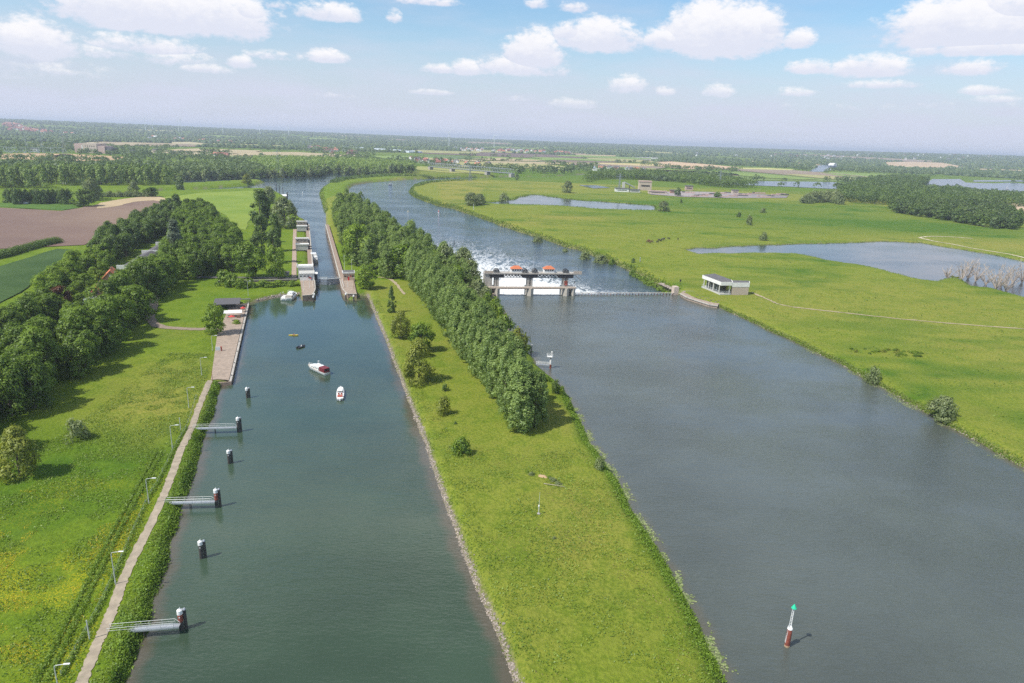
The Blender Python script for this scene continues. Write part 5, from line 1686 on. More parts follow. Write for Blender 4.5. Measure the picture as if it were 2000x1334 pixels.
def post(name, bx, by, top, r, m_, label, cat, z=LAND, group=None, lean=(0, 0), cap=None):
    g = GL(bx, by, z) if z else G(bx, by, 0)
    h = max(.6, h_at(g, bx, top) - z)
    t = thing(name, label, cat, (g[0], g[1], z - .1), 0, group)
    m = MB(); m.bar((0, 0, -3 if z == 0 else -.3), (lean[0], lean[1], h), r, r * .9, 10); m.build('shaft', MT[m_], t)
    m = MB(); m.bar((lean[0], lean[1], h), (lean[0], lean[1], h + .18), r * 1.08, r * .5, 10); m.build('top', MT[cap or m_], t)
    return t


post('mooring_pile', 1014.5, 664, 640, .22, 'pile_red', 'tallest thin red pile standing in the river off the poplars', 'pile', 0)
post('mooring_pile', 1018.5, 675, 652, .2, 'pile_red', 'thin red pile with grey foot right of the tallest pile', 'pile', 0, None, (.2, 0))
post('mooring_pile', 1006, 672, 661, .2, 'pile_dark', 'short dark pile left of the two red piles', 'pile', 0)
post('mooring_pile', 1037, 696, 673, .22, 'dark_steel', 'dark pile with white top on the bank near the signal walkway', 'pile', .6, None, (.25, 0), 'white_paint')
post('grey_post', 175, 1249, 1212, .11, 'lamp_grey', 'plain grey post between path and ruts by the nearest gangway', 'post')
post('grey_post', 353, 840, 816, .11, 'lamp_grey', 'plain grey post behind the lamp near the farthest gangway', 'post')
post('barrier_post', 415, 743, 725, .09, 'rust_red', 'rusty red post where the footpath meets the quay', 'post', 1.6)
post('flood_pole', 1250, 511, 503, .35, 'galvanised', 'grey gauge post on the right bank of the weir stream', 'post')
post('gauge_post', 887, 482, 470, .25, 'dark_steel', 'thin dark post at the water edge behind the island trees', 'post')
post('gauge_post', 925, 410, 398, .3, 'lamp_grey', 'pale gauge post on the point of the right bank', 'post')

# fence along the inland side of the path
t = thing('wire_fence', 'thin wire fence with grey posts in the grass left of the footpath', 'fence', (0, 0, 0))
fl = smooth_line(pxl([(120, 1320), (165, 1240), (205, 1165), (245, 1075), (285, 985), (318, 925), (345, 868), (365, 835), (385, 770)]), 12)
acc = 0; wires = [fl[0]]
for a, b in zip(fl[:-1], fl[1:]):
    acc += np.linalg.norm(b - a)
    if acc > 5: wires.append(b); acc = 0
for p in wires:
    z = ground_z(*p)
    m = MB(); m.bar((p[0], p[1], z - .3), (p[0], p[1], z + 1.15), .055, .05, 6); m.build('post', MT['galvanised'], t)
m = MB()
for a, b in zip(wires[:-1], wires[1:]):
    za, zb = ground_z(*a), ground_z(*b)
    for hh in (.5, 1.05): m.bar((*a, za + hh), (*b, zb + hh), .012, .012, 4)
m.build('wire', MT['galvanised'], t)

# ------------------------------------------------------------------ green topped river mark
g = G(1537, 1262, 0)
t = thing('navigation_mark', 'river mark of red pile and white lattice mast with green cone on top', 'navigation mark', (g[0], g[1], 0), rad(10))
m = MB(); m.bar((0, 0, -6), (0, 0, 3.9), .48, .46, 18); m.build('pile', MT['rust_red'], t)
m = MB(); m.bar((0, 0, -.5), (0, 0, .32), .50, .50, 18); m.build('water_stain', MT['sand'], t)
m = MB(); m.bar((0, 0, 3.9), (0, 0, 4.15), .50, .44, 18); m.bar((.1, 0, 4.15), (.1, 0, 4.6), .34, .12, 12); m.build('pile_cap', MT['white_paint'], t)
m = MB()
m.bar((.12, 0, 4.3), (.12, 0, 8.25), .085, .07, 8); m.bar((-.32, -.05, 3.7), (-.20, 0, 8.25), .06, .05, 8)
for k in range(7):
    z = 4.7 + k * .52
    m.bar((.12, 0, z), (-.28 + k * .012, 0, z - .3 * (k % 2)), .04, .04, 5)
m.build('mast', MT['white_paint'], t)
m = MB(); m.bar((-.52, -.1, .9), (-.40, -.1, 4.6), .035, .035, 6); m.bar((-.46, .16, .9), (-.34, .16, 4.6), .035, .035, 6)
for k in range(9): m.bar((-.50 + k * .013, -.1, 1.2 + k * .38), (-.44 + k * .013, .16, 1.2 + k * .38), .022, .022, 5)
m.build('ladder', MT['white_paint'], t)
m = MB(); m.bar((.04, 0, 8.5), (.04, 0, 9.35), .50, .05, 16); m.build('cone_topmark', MT['signal_green'], t)
m = MB(); m.bar((.15, 0, 8.22), (.62, .1, 8.15), .04, .04, 6); m.bar((.04, 0, 8.2), (.04, 0, 8.5), .12, .12, 8); m.build('lamp_bracket', MT['white_paint'], t)

# signal platform in the river
g = G(1075, 719, 0); a = GL(1047, 711, 1.2)
d = a[:2] - g[:2]; L = np.linalg.norm(d)
t = thing('signal_platform', 'white signal platform on a red and white pile with a walkway to the island', 'signal platform', (g[0], g[1], 0), math.atan2(d[1], d[0]))
m = MB(); m.bar((0, 0, -5), (0, 0, 1.7), .42, .42, 14); m.build('pile', MT['rust_red'], t)
m = MB(); m.bar((0, 0, 1.7), (0, 0, 3.6), .43, .43, 14); m.build('white_collar', MT['white_paint'], t)
m = MB(); m.bar((0, 0, 3.6), (0, 0, 4.9), .25, .22, 10); m.build('column', MT['galvanised'], t)
m = MB(); m.bx(-.7, 1.6, -.8, .8, 4.9, 5.02); m.build('platform_deck', MT['white_paint'], t)
m = MB()
for x, y in ((-.7, -.8), (1.6, -.8), (1.6, .8), (-.7, .8), (.45, -.8), (.45, .8)): m.bar((x, y, 5), (x, y, 6.1), .04, .04, 6)
for z in (5.55, 6.1):
    for p, q in (((-.7, -.8), (1.6, -.8)), ((1.6, -.8), (1.6, .8)), ((1.6, .8), (-.7, .8))): m.bar((*p, z), (*q, z), .035, .035, 6)
m.build('guard_rail', MT['white_paint'], t)
m = MB(); m.bar((-.3, 0, 5), (-.3, 0, 6.6), .16, .14, 8); m.box((-.3, 0, 6.9), (.5, .5, .6)); m.build('lantern', MT['white_paint'], t, bevel=.05)
m = MB(); m.bx(.3, L, -.5, .5, 1.2, 1.28); m.build('walkway', MT['galvanised'], t)
for s in (-1, 1):
    m = MB()
    for k in range(6): m.bar((.4 + (L - .5) * k / 5, s * .5, 1.25), (.4 + (L - .5) * k / 5, s * .5, 2.3), .04, .04, 6)
    m.bar((.4, s * .5, 2.3), (L, s * .5, 2.3), .045, .045, 6); m.bar((.4, s * .5, 1.75), (L, s * .5, 1.75), .03, .03, 6)
    m.build('handrail', MT['white_paint'], t)

# measuring mast and dug patch on the island
g = GL(1052, 1004)
t = thing('measuring_mast', 'slim grey measuring mast with a white box on the island grass', 'mast', (g[0], g[1], ground_z(g[0], g[1])))
m = MB(); m.bar((0, 0, -.2), (0, 0, 2.2), .10, .09, 8); m.bar((0, 0, 2.2), (.05, 0, 6.0), .06, .03, 8); m.build('shaft', MT['lamp_grey'], t)
m = MB(); m.box((-.05, -.18, 2.3), (.32, .26, .5)); m.build('instrument_box', MT['white_paint'], t, bevel=.03)
m = MB(); m.box((0, 0, .08), (.7, .7, .24)); m.build('foot', MT['concrete'], t)
g = GL(1060, 931)
sp_ = [(1.7 * math.cos(k * .628) * (1 + .25 * math.sin(k * 2.1)), .8 * math.sin(k * .628) * (1 + .2 * math.cos(k * 3.3))) for k in range(10)]
bm = bmesh.new()
c = bm.verts.new((0, 0, .42)); ring = [bm.verts.new((x * .55, y * .55, .30 + .05 * math.sin(k))) for k, (x, y) in enumerate(sp_)]; rim = [bm.verts.new((x, y, -.12)) for x, y in sp_]
for k in range(10):
    bm.faces.new((c, ring[k], ring[(k + 1) % 10])); bm.faces.new((ring[k], rim[k], rim[(k + 1) % 10], ring[(k + 1) % 10]))
me = bpy.data.meshes.new('sand_heap'); bm.to_mesh(me); bm.free(); me.materials.append(MT['sand'])
o = tag(link('sand_heap', me), 'small heap of orange sand among weeds on the island grass', 'sand heap'); o.location = (g[0], g[1], ground_z(g[0], g[1])); o.rotation_euler = (0, 0, -.35)
for bx, by, w_, k_, lb in ((1038, 929, 16, 'grey_shrub', 'grey green weed clump left of the sand heap'), (1030, 924, 12, 'shrub', 'dark green weed clump farthest left of the sand heap'), (1078, 941, 20, 'grey_shrub', 'grey weed clump right of the sand heap'), (1090, 947, 16, 'grey_shrub', 'grey weed clump by the felled branch'), (1072, 934, 12, 'shrub', 'green weed clump touching the sand heap'), (1083, 1053, 10, 'grey_shrub', 'pale weed tuft alone on the lower island grass')):
    tree_at(k_, bx, by, by - w_ * .45, w_, 'weed_clump', lb, 'weeds')
m = MB(); a = GL(1062, 946); b = GL(1104, 953)
m.path([(*a[:2], 2.25), (*((a + b) / 2)[:2], 2.35), (*b[:2], 2.3)], [.09, .07, .03], 6)
for k in range(5):
    f = .5 + k * .11; p = a + (b - a) * f
    m.bar((*p[:2], 2.3), (p[0] + .9 - .2 * k, p[1] + (.9 if k % 2 else -.7), 2.6), .04, .015, 5)
tag(m.build('felled_branch', MT['dead_wood']), 'pale felled branch lying on the grass right of the sand heap', 'branch')

# ------------------------------------------------------------------ boats
def hull_mesh(L, B, free, bow_rise=.35, n=14, transom=.82, draft=.35):
    """loft: stern at x=-L/2, bow at +L/2"""
    secs = []
    for i in range(n):
        u = i / (n - 1)
        w_ = (transom + (1 - transom) * math.sin(min(u / .45, 1) * math.pi / 2)) if u < .45 else math.sqrt(max(0, 1 - ((u - .45) / .55) ** 2.3))
        w_ = max(w_, .02) * B / 2
        x = -L / 2 + L * u
        zs = free * (1 + bow_rise * u * u)
        kx = x - (.10 * L * max(0, u - .8) / .2 if u > .8 else 0)
        secs.append([(x, w_, zs), (x, w_ * .98, zs - .10), (kx, w_ * .86, .05), (kx, w_ * .5, -draft * (1 - .6 * u)), (kx, 0, -draft * (1 - .4 * u))])
    m = MB()
    def vs(s): return s + [(x, -y, z) for x, y, z in reversed(s[:-1])]
    S = [vs(s) for s in secs]
    k = len(S[0]); flat = [p for s in S for p in s]
    fs = []
    for i in range(n - 1):
        for j in range(k - 1): fs.append((i * k + j, (i + 1) * k + j, (i + 1) * k + j + 1, i * k + j + 1))
    fs.append(tuple(range(k)))
    m._add(flat, fs)
    deck = MB()
    dv = [(s[0][0], s[0][1] * .97, s[0][2] - .03) for s in secs] + [(s[0][0], -s[0][1] * .97, s[0][2] - .03) for s in reversed(secs)]
    top = []
    for i in range(n - 1): top.append((i, 2 * n - 1 - i, 2 * n - 2 - i, i + 1))
    deck._add(dv, top)
    return m, deck


def boat_root(name, stern, bow, label, cat, z=0.0, group=None):
    s, b = G(*stern, z + .4), G(*bow, z + .4)
    d = b[:2] - s[:2]
    c = (s[:2] + b[:2]) / 2
    return thing(name, label, cat, (c[0], c[1], z), math.atan2(d[1], d[0]), group), float(np.linalg.norm(d))


# cruiser in the middle of the canal
t, L = boat_root('motor_cruiser', (640, 731), (603, 715), 'white motor cruiser with dark red stern canopy in mid canal', 'boat')
L = max(L, 8.5)
h, d_ = hull_mesh(L, 3.2, 1.05); h.build('hull', MT['boat_white'], t, True); d_.build('deck', MT['pale_concrete'], t)
m = MB(); m.bx(-L * .14, L * .28, -1.15, 1.15, 1.0, 2.05); m.build('cabin', MT['boat_white'], t, bevel=.08)
m = MB(); m.bx(-L * .20, L * .10, -1.25, 1.25, 2.05, 2.75); m.build('wheelhouse', MT['boat_white'], t, bevel=.1)
for s in (-1, 1):
    m = MB()
    for k in range(4): m.box((-L * .08 + k * L * .085, s * 1.16, 1.55), (.62, .04, .42))
    m.build('side_window', MT['glass_dark'], t)
m = MB(); m.box((L * .102, 0, 2.42), (.05, 2.1, .48)); m.build('windscreen', MT['glass_dark'], t)
m = MB(); m.bx(-L * .47, -L * .205, -1.3, 1.3, 1.05, 2.75); m.build('stern_canopy', MT['canopy_red'], t, bevel=.12)
for s in (-1, 0, 1):
    m = MB(); m.box((-L * .472, s * .82, 2.1), (.03, .62, .7)); m.build('canopy_window', MT['glass_dark'], t)
m = MB()
for k in range(7):
    u = .48 - k * .07; y = .12 + 1.25 * min(1, k / 4)
    for s in (-1, 1): m.bar((L * u, s * y, 1.25), (L * u, s * y, 1.85), .03, .03, 5)
for s in (-1, 1):
    for k in range(6):
        u = .48 - k * .07; y = .12 + 1.25 * min(1, k / 4); y2 = .12 + 1.25 * min(1, (k + 1) / 4)
        m.bar((L * u, s * y, 1.85), (L * (u - .07), s * y2, 1.85), .03, .03, 5)
m.build('bow_rail', MT['white_paint'], t)
m = MB(); m.bar((-L * .05, 0, 2.7), (-L * .05, 0, 4.3), .06, .04, 6); m.bar((-L * .05, -.7, 3.9), (-L * .05, .7, 3.9), .04, .04, 6); m.box((-L * .05, 0, 4.3), (.4, .6, .14)); m.build('mast', MT['white_paint'], t)

# motor boat seen from astern
t, L = boat_root('motor_boat', (664, 781), (665.5, 759), 'white motor boat with red seats seen from behind', 'boat')
L = max(L, 6.4); LL = L
h, d_ = hull_mesh(L, 2.7, .95); h.build('hull', MT['boat_white'], t, True); d_.build('deck', MT['boat_white'], t)
m = MB(); m.bx(-L * .36, L * .02, -.85, .85, .935, .955); m.build('cockpit_floor', MT['teak'], t)
m = MB(); m.bx(-L * .02, L * .30, -.85, .85, .93, 1.55); m.build('cabin', MT['boat_white'], t, bevel=.15)
m = MB(); m._add([(L * .02, -1.05, 1.0), (L * .02, 1.05, 1.0), (-L * .06, .95, 1.9), (-L * .06, -.95, 1.9)], [(0, 1, 2, 3)]); m.build('windscreen', MT['glass_dark'], t)
for s in (-1, 1):
    m = MB(); m.box((-L * .14, s * .5, 1.15), (.6, .55, .35)); m.box((-L * .20, s * .5, 1.5), (.14, .55, .6)); m.build('seat', MT['seat_red'], t, bevel=.05)
m = MB(); m.bx(-L * .38, -L * .29, -.9, .9, .95, 1.35); m.build('stern_bench', MT['seat_red'], t, bevel=.05)
m = MB(); m.box((-L * .5 - .25, 0, .55), (.5, .5, .9)); m.build('outboard_motor', MT['white_paint'], t, bevel=.08)
m = MB()
for s in (-1, 1): m.path([(L * .1, s * 1.1, 1.1), (L * .25, s * .95, 1.75), (L * .46, s * .12, 1.9)], .03, 5)
m.bar((L * .46, -.12, 1.9), (L * .46, .12, 1.9), .03, .03, 5)
m.build('bow_rail', MT['galvanised'], t)
m = MB(); m.bx(-L * .5, -L * .46, -1.0, 1.0, -.1, .18); m.build('swim_platform', MT['dark_steel'], t)


# people: one skinned body, seated
def seated_person(label, parent_loc, rz, shirt, z0=.35, lean=.1, arm_fwd=.35):
    """one continuous skinned body sitting with the arms forward"""
    me = bpy.data.meshes.new('person')
    J = {'pel': (0, 0, .12), 'bel': (-.01, 0, .30), 'che': (lean * .6, 0, .52), 'nek': (lean, 0, .68), 'hea': (lean * 1.2, 0, .80), 'top': (lean * 1.2, 0, .90)}
    names = list(J); V = [J[k] for k in names]; R_ = [.15, .14, .16, .06, .095, .07]; E = [(0, 1), (1, 2), (2, 3), (3, 4), (4, 5)]
    for s in (-1, 1):
        b = len(V)
        V += [(lean * .7, s * .19, .60), (lean + .10, s * .25, .38), (lean + arm_fwd, s * .18, .32), (lean + arm_fwd + .09, s * .16, .31)]
        R_ += [.065, .05, .04, .035]
        E += [(2, b), (b, b + 1), (b + 1, b + 2), (b + 2, b + 3)]
        b = len(V)
        V += [(.10, s * .10, .10), (.44, s * .13, .16), (.50, s * .13, -.22), (.62, s * .14, -.25)]
        R_ += [.10, .075, .05, .04]
        E += [(0, b), (b, b + 1), (b + 1, b + 2), (b + 2, b + 3)]
    me.from_pydata(V, E, [])
    me.materials.append(MT[shirt])
    o = link('person', me)
    sk = o.modifiers.new('skin', 'SKIN')
    for i, sv in enumerate(me.skin_vertices[0].data):
        sv.radius = (R_[i], R_[i]); sv.use_root = (i == 0)
    o.modifiers.new('sub', 'SUBSURF').levels = 1
    tag(o, label, 'person')
    o.location = parent_loc; o.rotation_euler = (0, 0, rz)
    m = MB(); m.bar((lean * 1.2, 0, .78), (lean * 1.2 - .01, 0, .92), .105, .06, 10); m.build('hair', MT['hair'], o, True)
    m = MB(); m.bar((lean * 1.2 + .05, 0, .74), (lean * 1.2 + .06, 0, .84), .066, .07, 8); m.bar((lean * 1.2 + .11, 0, .78), (lean * 1.2 + .14, 0, .775), .018, .01, 5); m.build('face', MT['skin'], o, True)
    return o


t, L = boat_root('rubber_dinghy', (582, 678.5), (594, 674.5), 'black rubber dinghy with people aboard ahead of the cruiser', 'boat')
L = 4.2
m = MB()
for s in (-1, 1): m.path([(-L / 2, s * .75, .28), (L * .18, s * .75, .30), (L * .38, s * .45, .38), (L / 2, 0, .48)], .26, 10)
m.build('tube', MT['rubber_black'], t, True)
m = MB(); m.bx(-L * .48, L * .30, -.7, .7, .12, .18); m.bx(-L * .49, -L * .45, -.75, .75, .1, .6); m.build('floor', MT['dark_steel'], t)
m = MB(); m.bx(-.3, .0, -.75, .75, .42, .48); m.build('thwart', MT['galvanised'], t)
m = MB(); m.box((-L * .5 - .12, 0, .6), (.3, .32, .7)); m.build('outboard_motor', MT['dark_steel'], t, bevel=.06)
din = t
ca, sa = math.cos(din.rotation_euler.z), math.sin(din.rotation_euler.z)
for (lx, ly, sh, lb) in ((-1.15, .32, 'cloth_blue', 'person in dark blue steering at the stern of the black dinghy'), (-.15, -.30, 'white_wall', 'person in a pale shirt sitting amidships in the black dinghy'), (.75, .2, 'cloth_blue', 'person in dark clothes sitting in the bow of the black dinghy')):
    seated_person(lb, (din.location.x + lx * ca - ly * sa, din.location.y + lx * sa + ly * ca, .40), din.rotation_euler.z, sh)

t, L = boat_root('kayak', (567, 653.5), (580, 654), 'yellow kayak paddled across the canal below the lock', 'kayak')
L = 4.6
h, d_ = hull_mesh(L, .82, .32, .5, 14, .05, .12); h.build('hull', MT['kayak_yellow'], t, True)
d_.build('deck', MT['kayak_yellow'], t)
m = MB(); m.bx(-.55, .3, -.24, .24, .315, .335); m.build('cockpit', MT['rubber_black'], t)
p_ = seated_person('person in an orange vest paddling the yellow kayak', (t.location.x, t.location.y, .22), t.rotation_euler.z, 'cloth_orange', .2)
kx, ky, kz = t.location; kr = t.rotation_euler.z
m = MB(); m.bar((.46, -1.1, .45), (.46, 1.1, .72), .02, .02, 6); m.box((.46, -1.2, .44), (.04, .34, .18)); m.box((.46, 1.2, .73), (.04, .34, .18))
pd = tag(m.build('paddle', MT['white_paint']), 'double paddle held by the person in the yellow kayak', 'paddle'); pd.location = (kx, ky, .15); pd.rotation_euler = (0, 0, kr)


def yacht(stern, bow, z, label, Lmin, fly=True, group=None, canopy='boat_white'):
    t, L = boat_root('motor_yacht', stern, bow, label, 'boat', z, group)
    L = max(L, Lmin); B = L * .34
    h, d_ = hull_mesh(L, B, L * .12); h.build('hull', MT['boat_white'], t, True); d_.build('deck', MT['boat_white'], t)
    f = L * .12
    m = MB(); m.bx(-L * .25, L * .22, -B * .36, B * .36, f, f + L * .11); m.build('cabin', MT['boat_white'], t, bevel=L * .015)
    for s in (-1, 1):
        m = MB(); m.box((-L * .02, s * B * .362, f + L * .065), (L * .36, .03, L * .04)); m.build('side_window', MT['glass_dark'], t)
    m = MB(); m._add([(L * .235, -B * .33, f + .1), (L * .235, B * .33, f + .1), (L * .16, B * .3, f + L * .115), (L * .16, -B * .3, f + L * .115)], [(0, 1, 2, 3)]); m.build('windscreen', MT['glass_dark'], t)
    if fly:
        m = MB(); m.bx(-L * .20, L * .08, -B * .3, B * .3, f + L * .115, f + L * .17); m.build('flybridge', MT['boat_white'], t, bevel=L * .012)
        m = MB(); m.path([(-L * .16, -B * .3, f + L * .16), (-L * .18, -B * .25, f + L * .26), (-L * .18, B * .25, f + L * .26), (-L * .16, B * .3, f + L * .16)], .06, 6); m.build('radar_arch', MT['white_paint'], t)
    m = MB(); m.bx(-L * .45, -L * .26, -B * .38, B * .38, f, f + L * .08); m.build('cockpit_cover', MT[canopy], t, bevel=.08)
    m = MB()
    for s in (-1, 1): m.path([(L * .15, s * B * .42, f + .9), (L * .32, s * B * .32, f + 1.0), (L * .47, 0, f + 1.25)], .03, 5)
    m.build('bow_rail', MT['galvanised'], t)
    return t


yacht((613.5, 512), (612, 503), LOW, 'white motor yacht coming through the lock chamber', 9.5)
yacht((563, 586.5), (576, 576), 0, 'larger white motor yacht moored at the basin bank', 10.5, True, None, 'pale_concrete')
yacht((552, 586), (560, 579.5), 0, 'small white motor boat moored left of the larger yacht', 6.0, False)
yacht((1622, 327.5), (1630, 327), 1.5, 'tiny white motor boat on the far upper river', 14, False)
yacht((759, 361.5), (766, 361), LOW, 'small dark boat on the river bend', 8, False, None, 'dark_steel')


def sailboat(bx, by, label, h=12):
    g = GL(bx, by)
    t = thing('sailboat', label, 'sailing boat', (g[0], g[1], LAND + .7 + float(far_z(g[0], g[1]))), rad(20))
    hm_, d_ = hull_mesh(h * .7, h * .2, h * .07); hm_.build('hull', MT['boat_white'], t, True); d_.build('deck', MT['teak'], t)
    m = MB(); m.bar((h * .05, 0, 0), (h * .05, 0, h), .08, .05, 6); m.build('mast', MT['galvanised'], t)
    m = MB(); m._add([(h * .03, 0, h * .1), (-h * .33, .25, h * .12), (h * .03, 0, h * .97), (h * .02, .06, h * .1), (-h * .33, .31, h * .12), (h * .02, .06, h * .97)], [(0, 1, 2), (5, 4, 3), (0, 3, 4, 1), (1, 4, 5, 2), (2, 5, 3, 0)]); m.build('mainsail', MT['sail'], t)
    m = MB(); m._add([(h * .08, 0, h * .09), (h * .33, .1, h * .1), (h * .07, 0, h * .8), (h * .08, .05, h * .09), (h * .33, .15, h * .1), (h * .07, .05, h * .8)], [(2, 1, 0), (3, 4, 5), (0, 1, 4, 3), (1, 2, 5, 4), (2, 0, 3, 5)]); m.build('jib', MT['sail'], t)


sailboat(1967, 371, 'white sailing boat on the lake at the right edge', 15)
sailboat(1884, 366, 'small white sailing boat left of the big sail on the right lake', 8)
sailboat(1632, 362, 'white sail at the right end of the middle lake', 10)
sailboat(1932, 375, 'lower white sail half behind the trees of the right lake', 9)


def buoy(bx, by, m1, m2, label, z=LOW, s=1.0):
    g = G(bx, by, z)
    t = thing('buoy', label, 'buoy', (g[0], g[1], z))
    m = MB(); m.bar((0, 0, -.3), (0, 0, .6), .9 * s, .8 * s, 14); m.build('float', MT[m1], t)
    m = MB(); m.bar((0, 0, .6), (0, 0, 2.2 * s), .45 * s, .3 * s, 10); m.build('band', MT[m2], t)
    m = MB(); m.bar((0, 0, 2.2 * s), (0, 0, 3.0 * s), .35 * s, .08 * s, 10); m.build('topmark', MT[m1], t)


buoy(857, 415, 'white_paint', 'signal_red', 'red and white buoy in the river bend', LOW, 1.2)
buoy(797, 414, 'white_paint', 'kayak_yellow', 'pale yellow buoy near the island shore of the bend', LOW, .8)
buoy(591, 377, 'white_paint', 'white_paint', 'white buoy in the canal beyond the lock', LOW, .9)
# ------------------------------------------------------------------ lock
def to_local(p, o, rz):
    dx, dy = p[0] - o[0], p[1] - o[1]
    c, s = math.cos(rz), math.sin(rz)
    return (dx * c + dy * s, -dx * s + dy * c)


def LKL(px_, py_, z=2.6):
    return to_local(G(px_, py_, z), LK0, LK_RZ)


LT = 3.0
lock_loc = (LK0[0], LK0[1], 0)
for side, lb in ((-1, 'left wall of the lock chamber with its rounded concrete nose'), (1, 'right wall of the lock chamber with its rounded concrete nose')):
    t = thing('lock_wall', lb, 'lock wall', lock_loc, LK_RZ, 'walls of the lock chamber')
    m = MB()
    x0, x1 = (7.5, 10.8)
    pts = [(side * x0, 3), (side * x1, 3), (side * x1, 268), (side * x0, 268)]
    m.prism(pts, -7, LT); m.build('chamber_wall', MT['quay_stone'], t)
    m = MB(); m.prism([(side * 7.42, 3), (side * 8.2, 3), (side * 8.2, 268), (side * 7.42, 268)], LT + .003, LT + .16); m.build('coping', MT['pale_concrete'], t)
    m = MB()
    pier = [(side * 7.5, 3), (side * 7.5, -20), (side * 7.7, -27), (side * 8.4, -33), (side * 9.6, -40.5), (side * 14.6, -41.5), (side * 15.9, 3)]
    m.prism(pier, -7, LT); m.build('pier_head', MT['quay_stone'], t)
    m = MB()
    for a, b in zip(pier[:-2], pier[1:-1]):
        d = math.hypot(b[0] - a[0], b[1] - a[1]); mx, my = (a[0] + b[0]) / 2, (a[1] + b[1]) / 2
        m.box((mx, my, LT + .10), (d + .3, .55, .19), math.atan2(b[1] - a[1], b[0] - a[0]))
    m.build('kerb', MT['pale_concrete'], t)
    m = MB(); m.prism([(side * 8.0, 2.8), (side * 8.2, -26), (side * 9.9, -39.5), (side * 14.2, -40.5), (side * 15.5, 2.8)], LT + .004, LT + .03); m.build('paving', MT['brown_paving'], t)
    m = MB()
    for k in range(12):
        m.bar((side * 7.42, 10 + k * 21, -2), (side * 7.42, 10 + k * 21, LT + .1), .16, .16, 6)
    m.build('wall_fender', MT['pile_dark'], t)
    m = MB()
    for k in range(12):
        m.bar((side * 8.6, -24 + k * 1.9, LT), (side * 8.6, -24 + k * 1.9, LT + 1.05), .04, .04, 6)
    m.bar((side * 8.6, -24, LT + 1.05), (side * 8.6, -3.1, LT + 1.05), .04, .04, 6); m.bar((side * 8.6, -24, LT + .55), (side * 8.6, -3.1, LT + .55), .03, .03, 6)
    m.build('guard_rail', MT['white_paint'], t)

# mitre gates closing the near end, pointing upstream
t = thing('lock_gate', 'grey steel mitre gates closing the near end of the lock chamber', 'lock gate', lock_loc, LK_RZ)
for s in (-1, 1):
    lf = MB()
    a, b = Vector((s * 7.45, 1.6, 0)), Vector((s * .03, -1.0, 0))
    d = (b - a); L = d.length; ang = math.atan2(d.y, d.x); c = (a + b) / 2
    lf.box((c.x, c.y, -1.1), (L, .5, 9.4), ang)
    o = lf.build('gate_leaf', MT['blue_steel'], t)
    fr_ = MB()
    for k in range(5):
        p = a + d * (k + .5) / 5
        fr_.box((p.x, p.y - .30, -.7), (.18, .16, 8.2), ang)
    for z in (.5, 1.7, 2.9): fr_.box((c.x, c.y - .30, z), (L * .98, .14, .16), ang)
    fr_.build('rib', MT['galvanised'], o)
    wk = MB(); wk.box((c.x, c.y + .25, 3.68), (L, 1.1, .12), ang)
    for k in range(6):
        p = a + d * (k + .2) / 5.6
        for off in (-.25, .75): wk.bar((p.x, p.y + off, 3.7), (p.x, p.y + off, 4.75), .04, .04, 6)
    for off in (-.25, .75):
        for z in (4.25, 4.75): wk.bar((a.x + d.x * .03, a.y + d.y * .03 + off, z), (b.x, b.y + off, z), .035, .035, 6)
    wk.build('gate_walkway', MT['lamp_grey'], o)
m = MB(); m.bar((2.0, -.65, .6), (.3, -1.35, -.5), .14, .10, 6); m.bar((2.0, -.65, .6), (1.0, -.7, 2.2), .2, .2, 6); m.build('paddle_rod', MT['white_paint'], t)


def bldg(name, label, rects, group=None):
    t = thing(name, label, 'building', lock_loc, LK_RZ, group)
    return t


# left control building: tall rear block, lower front block, bay window over the gate
t = bldg('control_building', 'white stepped lock control building left of the near gate', None); t.location = (*lk(0, -4.5), 0)
x0, x1 = -17.5, -7.9
m = MB(); m.bx(x0 + .6, x1, 14.0, 23, LT - .5, 9.2); m.build('rear_block', MT['grey_render'], t)
m = MB(); m.bx(x0, x1 + .25, 13.6, 23.5, 9.2, 9.5); m.bx(x0, x1 + .25, 13.6, 13.85, 9.5, 10.4); m.bx(x0, x0 + .25, 13.85, 23.5, 9.5, 10.4); m.bx(x1, x1 + .25, 13.85, 23.5, 9.5, 10.4); m.build('roof_parapet', MT['white_wall'], t)
m = MB(); m.bx(x0 + 1.5, x1 + .4, 4.0, 13.5, LT - .5, 7.0); m.build('front_block', MT['white_wall'], t)
m = MB(); m.bx(x0 + 1.2, x1 + .7, 3.6, 13.58, 7.0, 7.35); m.build('front_roof', MT['grey_render'], t)
m = MB()
for k in range(8):
    m.bar((x0 + 1.3 + k * 1.25, 3.8, 7.35), (x0 + 1.3 + k * 1.25, 3.8, 8.4), .05, .05, 6)
m.bar((x0 + 1.3, 3.8, 8.4), (x0 + 10.05, 3.8, 8.4), .06, .06, 6); m.bar((x0 + 1.3, 3.8, 7.9), (x0 + 10.05, 3.8, 7.9), .05, .05, 6)
m.build('roof_rail', MT['white_paint'], t)
m = MB(); m.bx(x1 + .42, x1 + 2.2, 5.0, 10.0, 3.3, 6.6); m.build('control_bay', MT['dark_steel'], t)
m = MB(); m.bx(x1 + .42, x1 + 2.5, 4.7, 10.3, 6.6, 6.95); m.build('bay_roof', MT['white_wall'], t)
m = MB(); m.box((x1 + 1.4, 4.985, 5.5), (1.4, .04, 1.0)); m.box((x1 + 2.215, 7.5, 5.5), (.04, 4.4, 1.0)); m.build('bay_window', MT['glass_dark'], t)
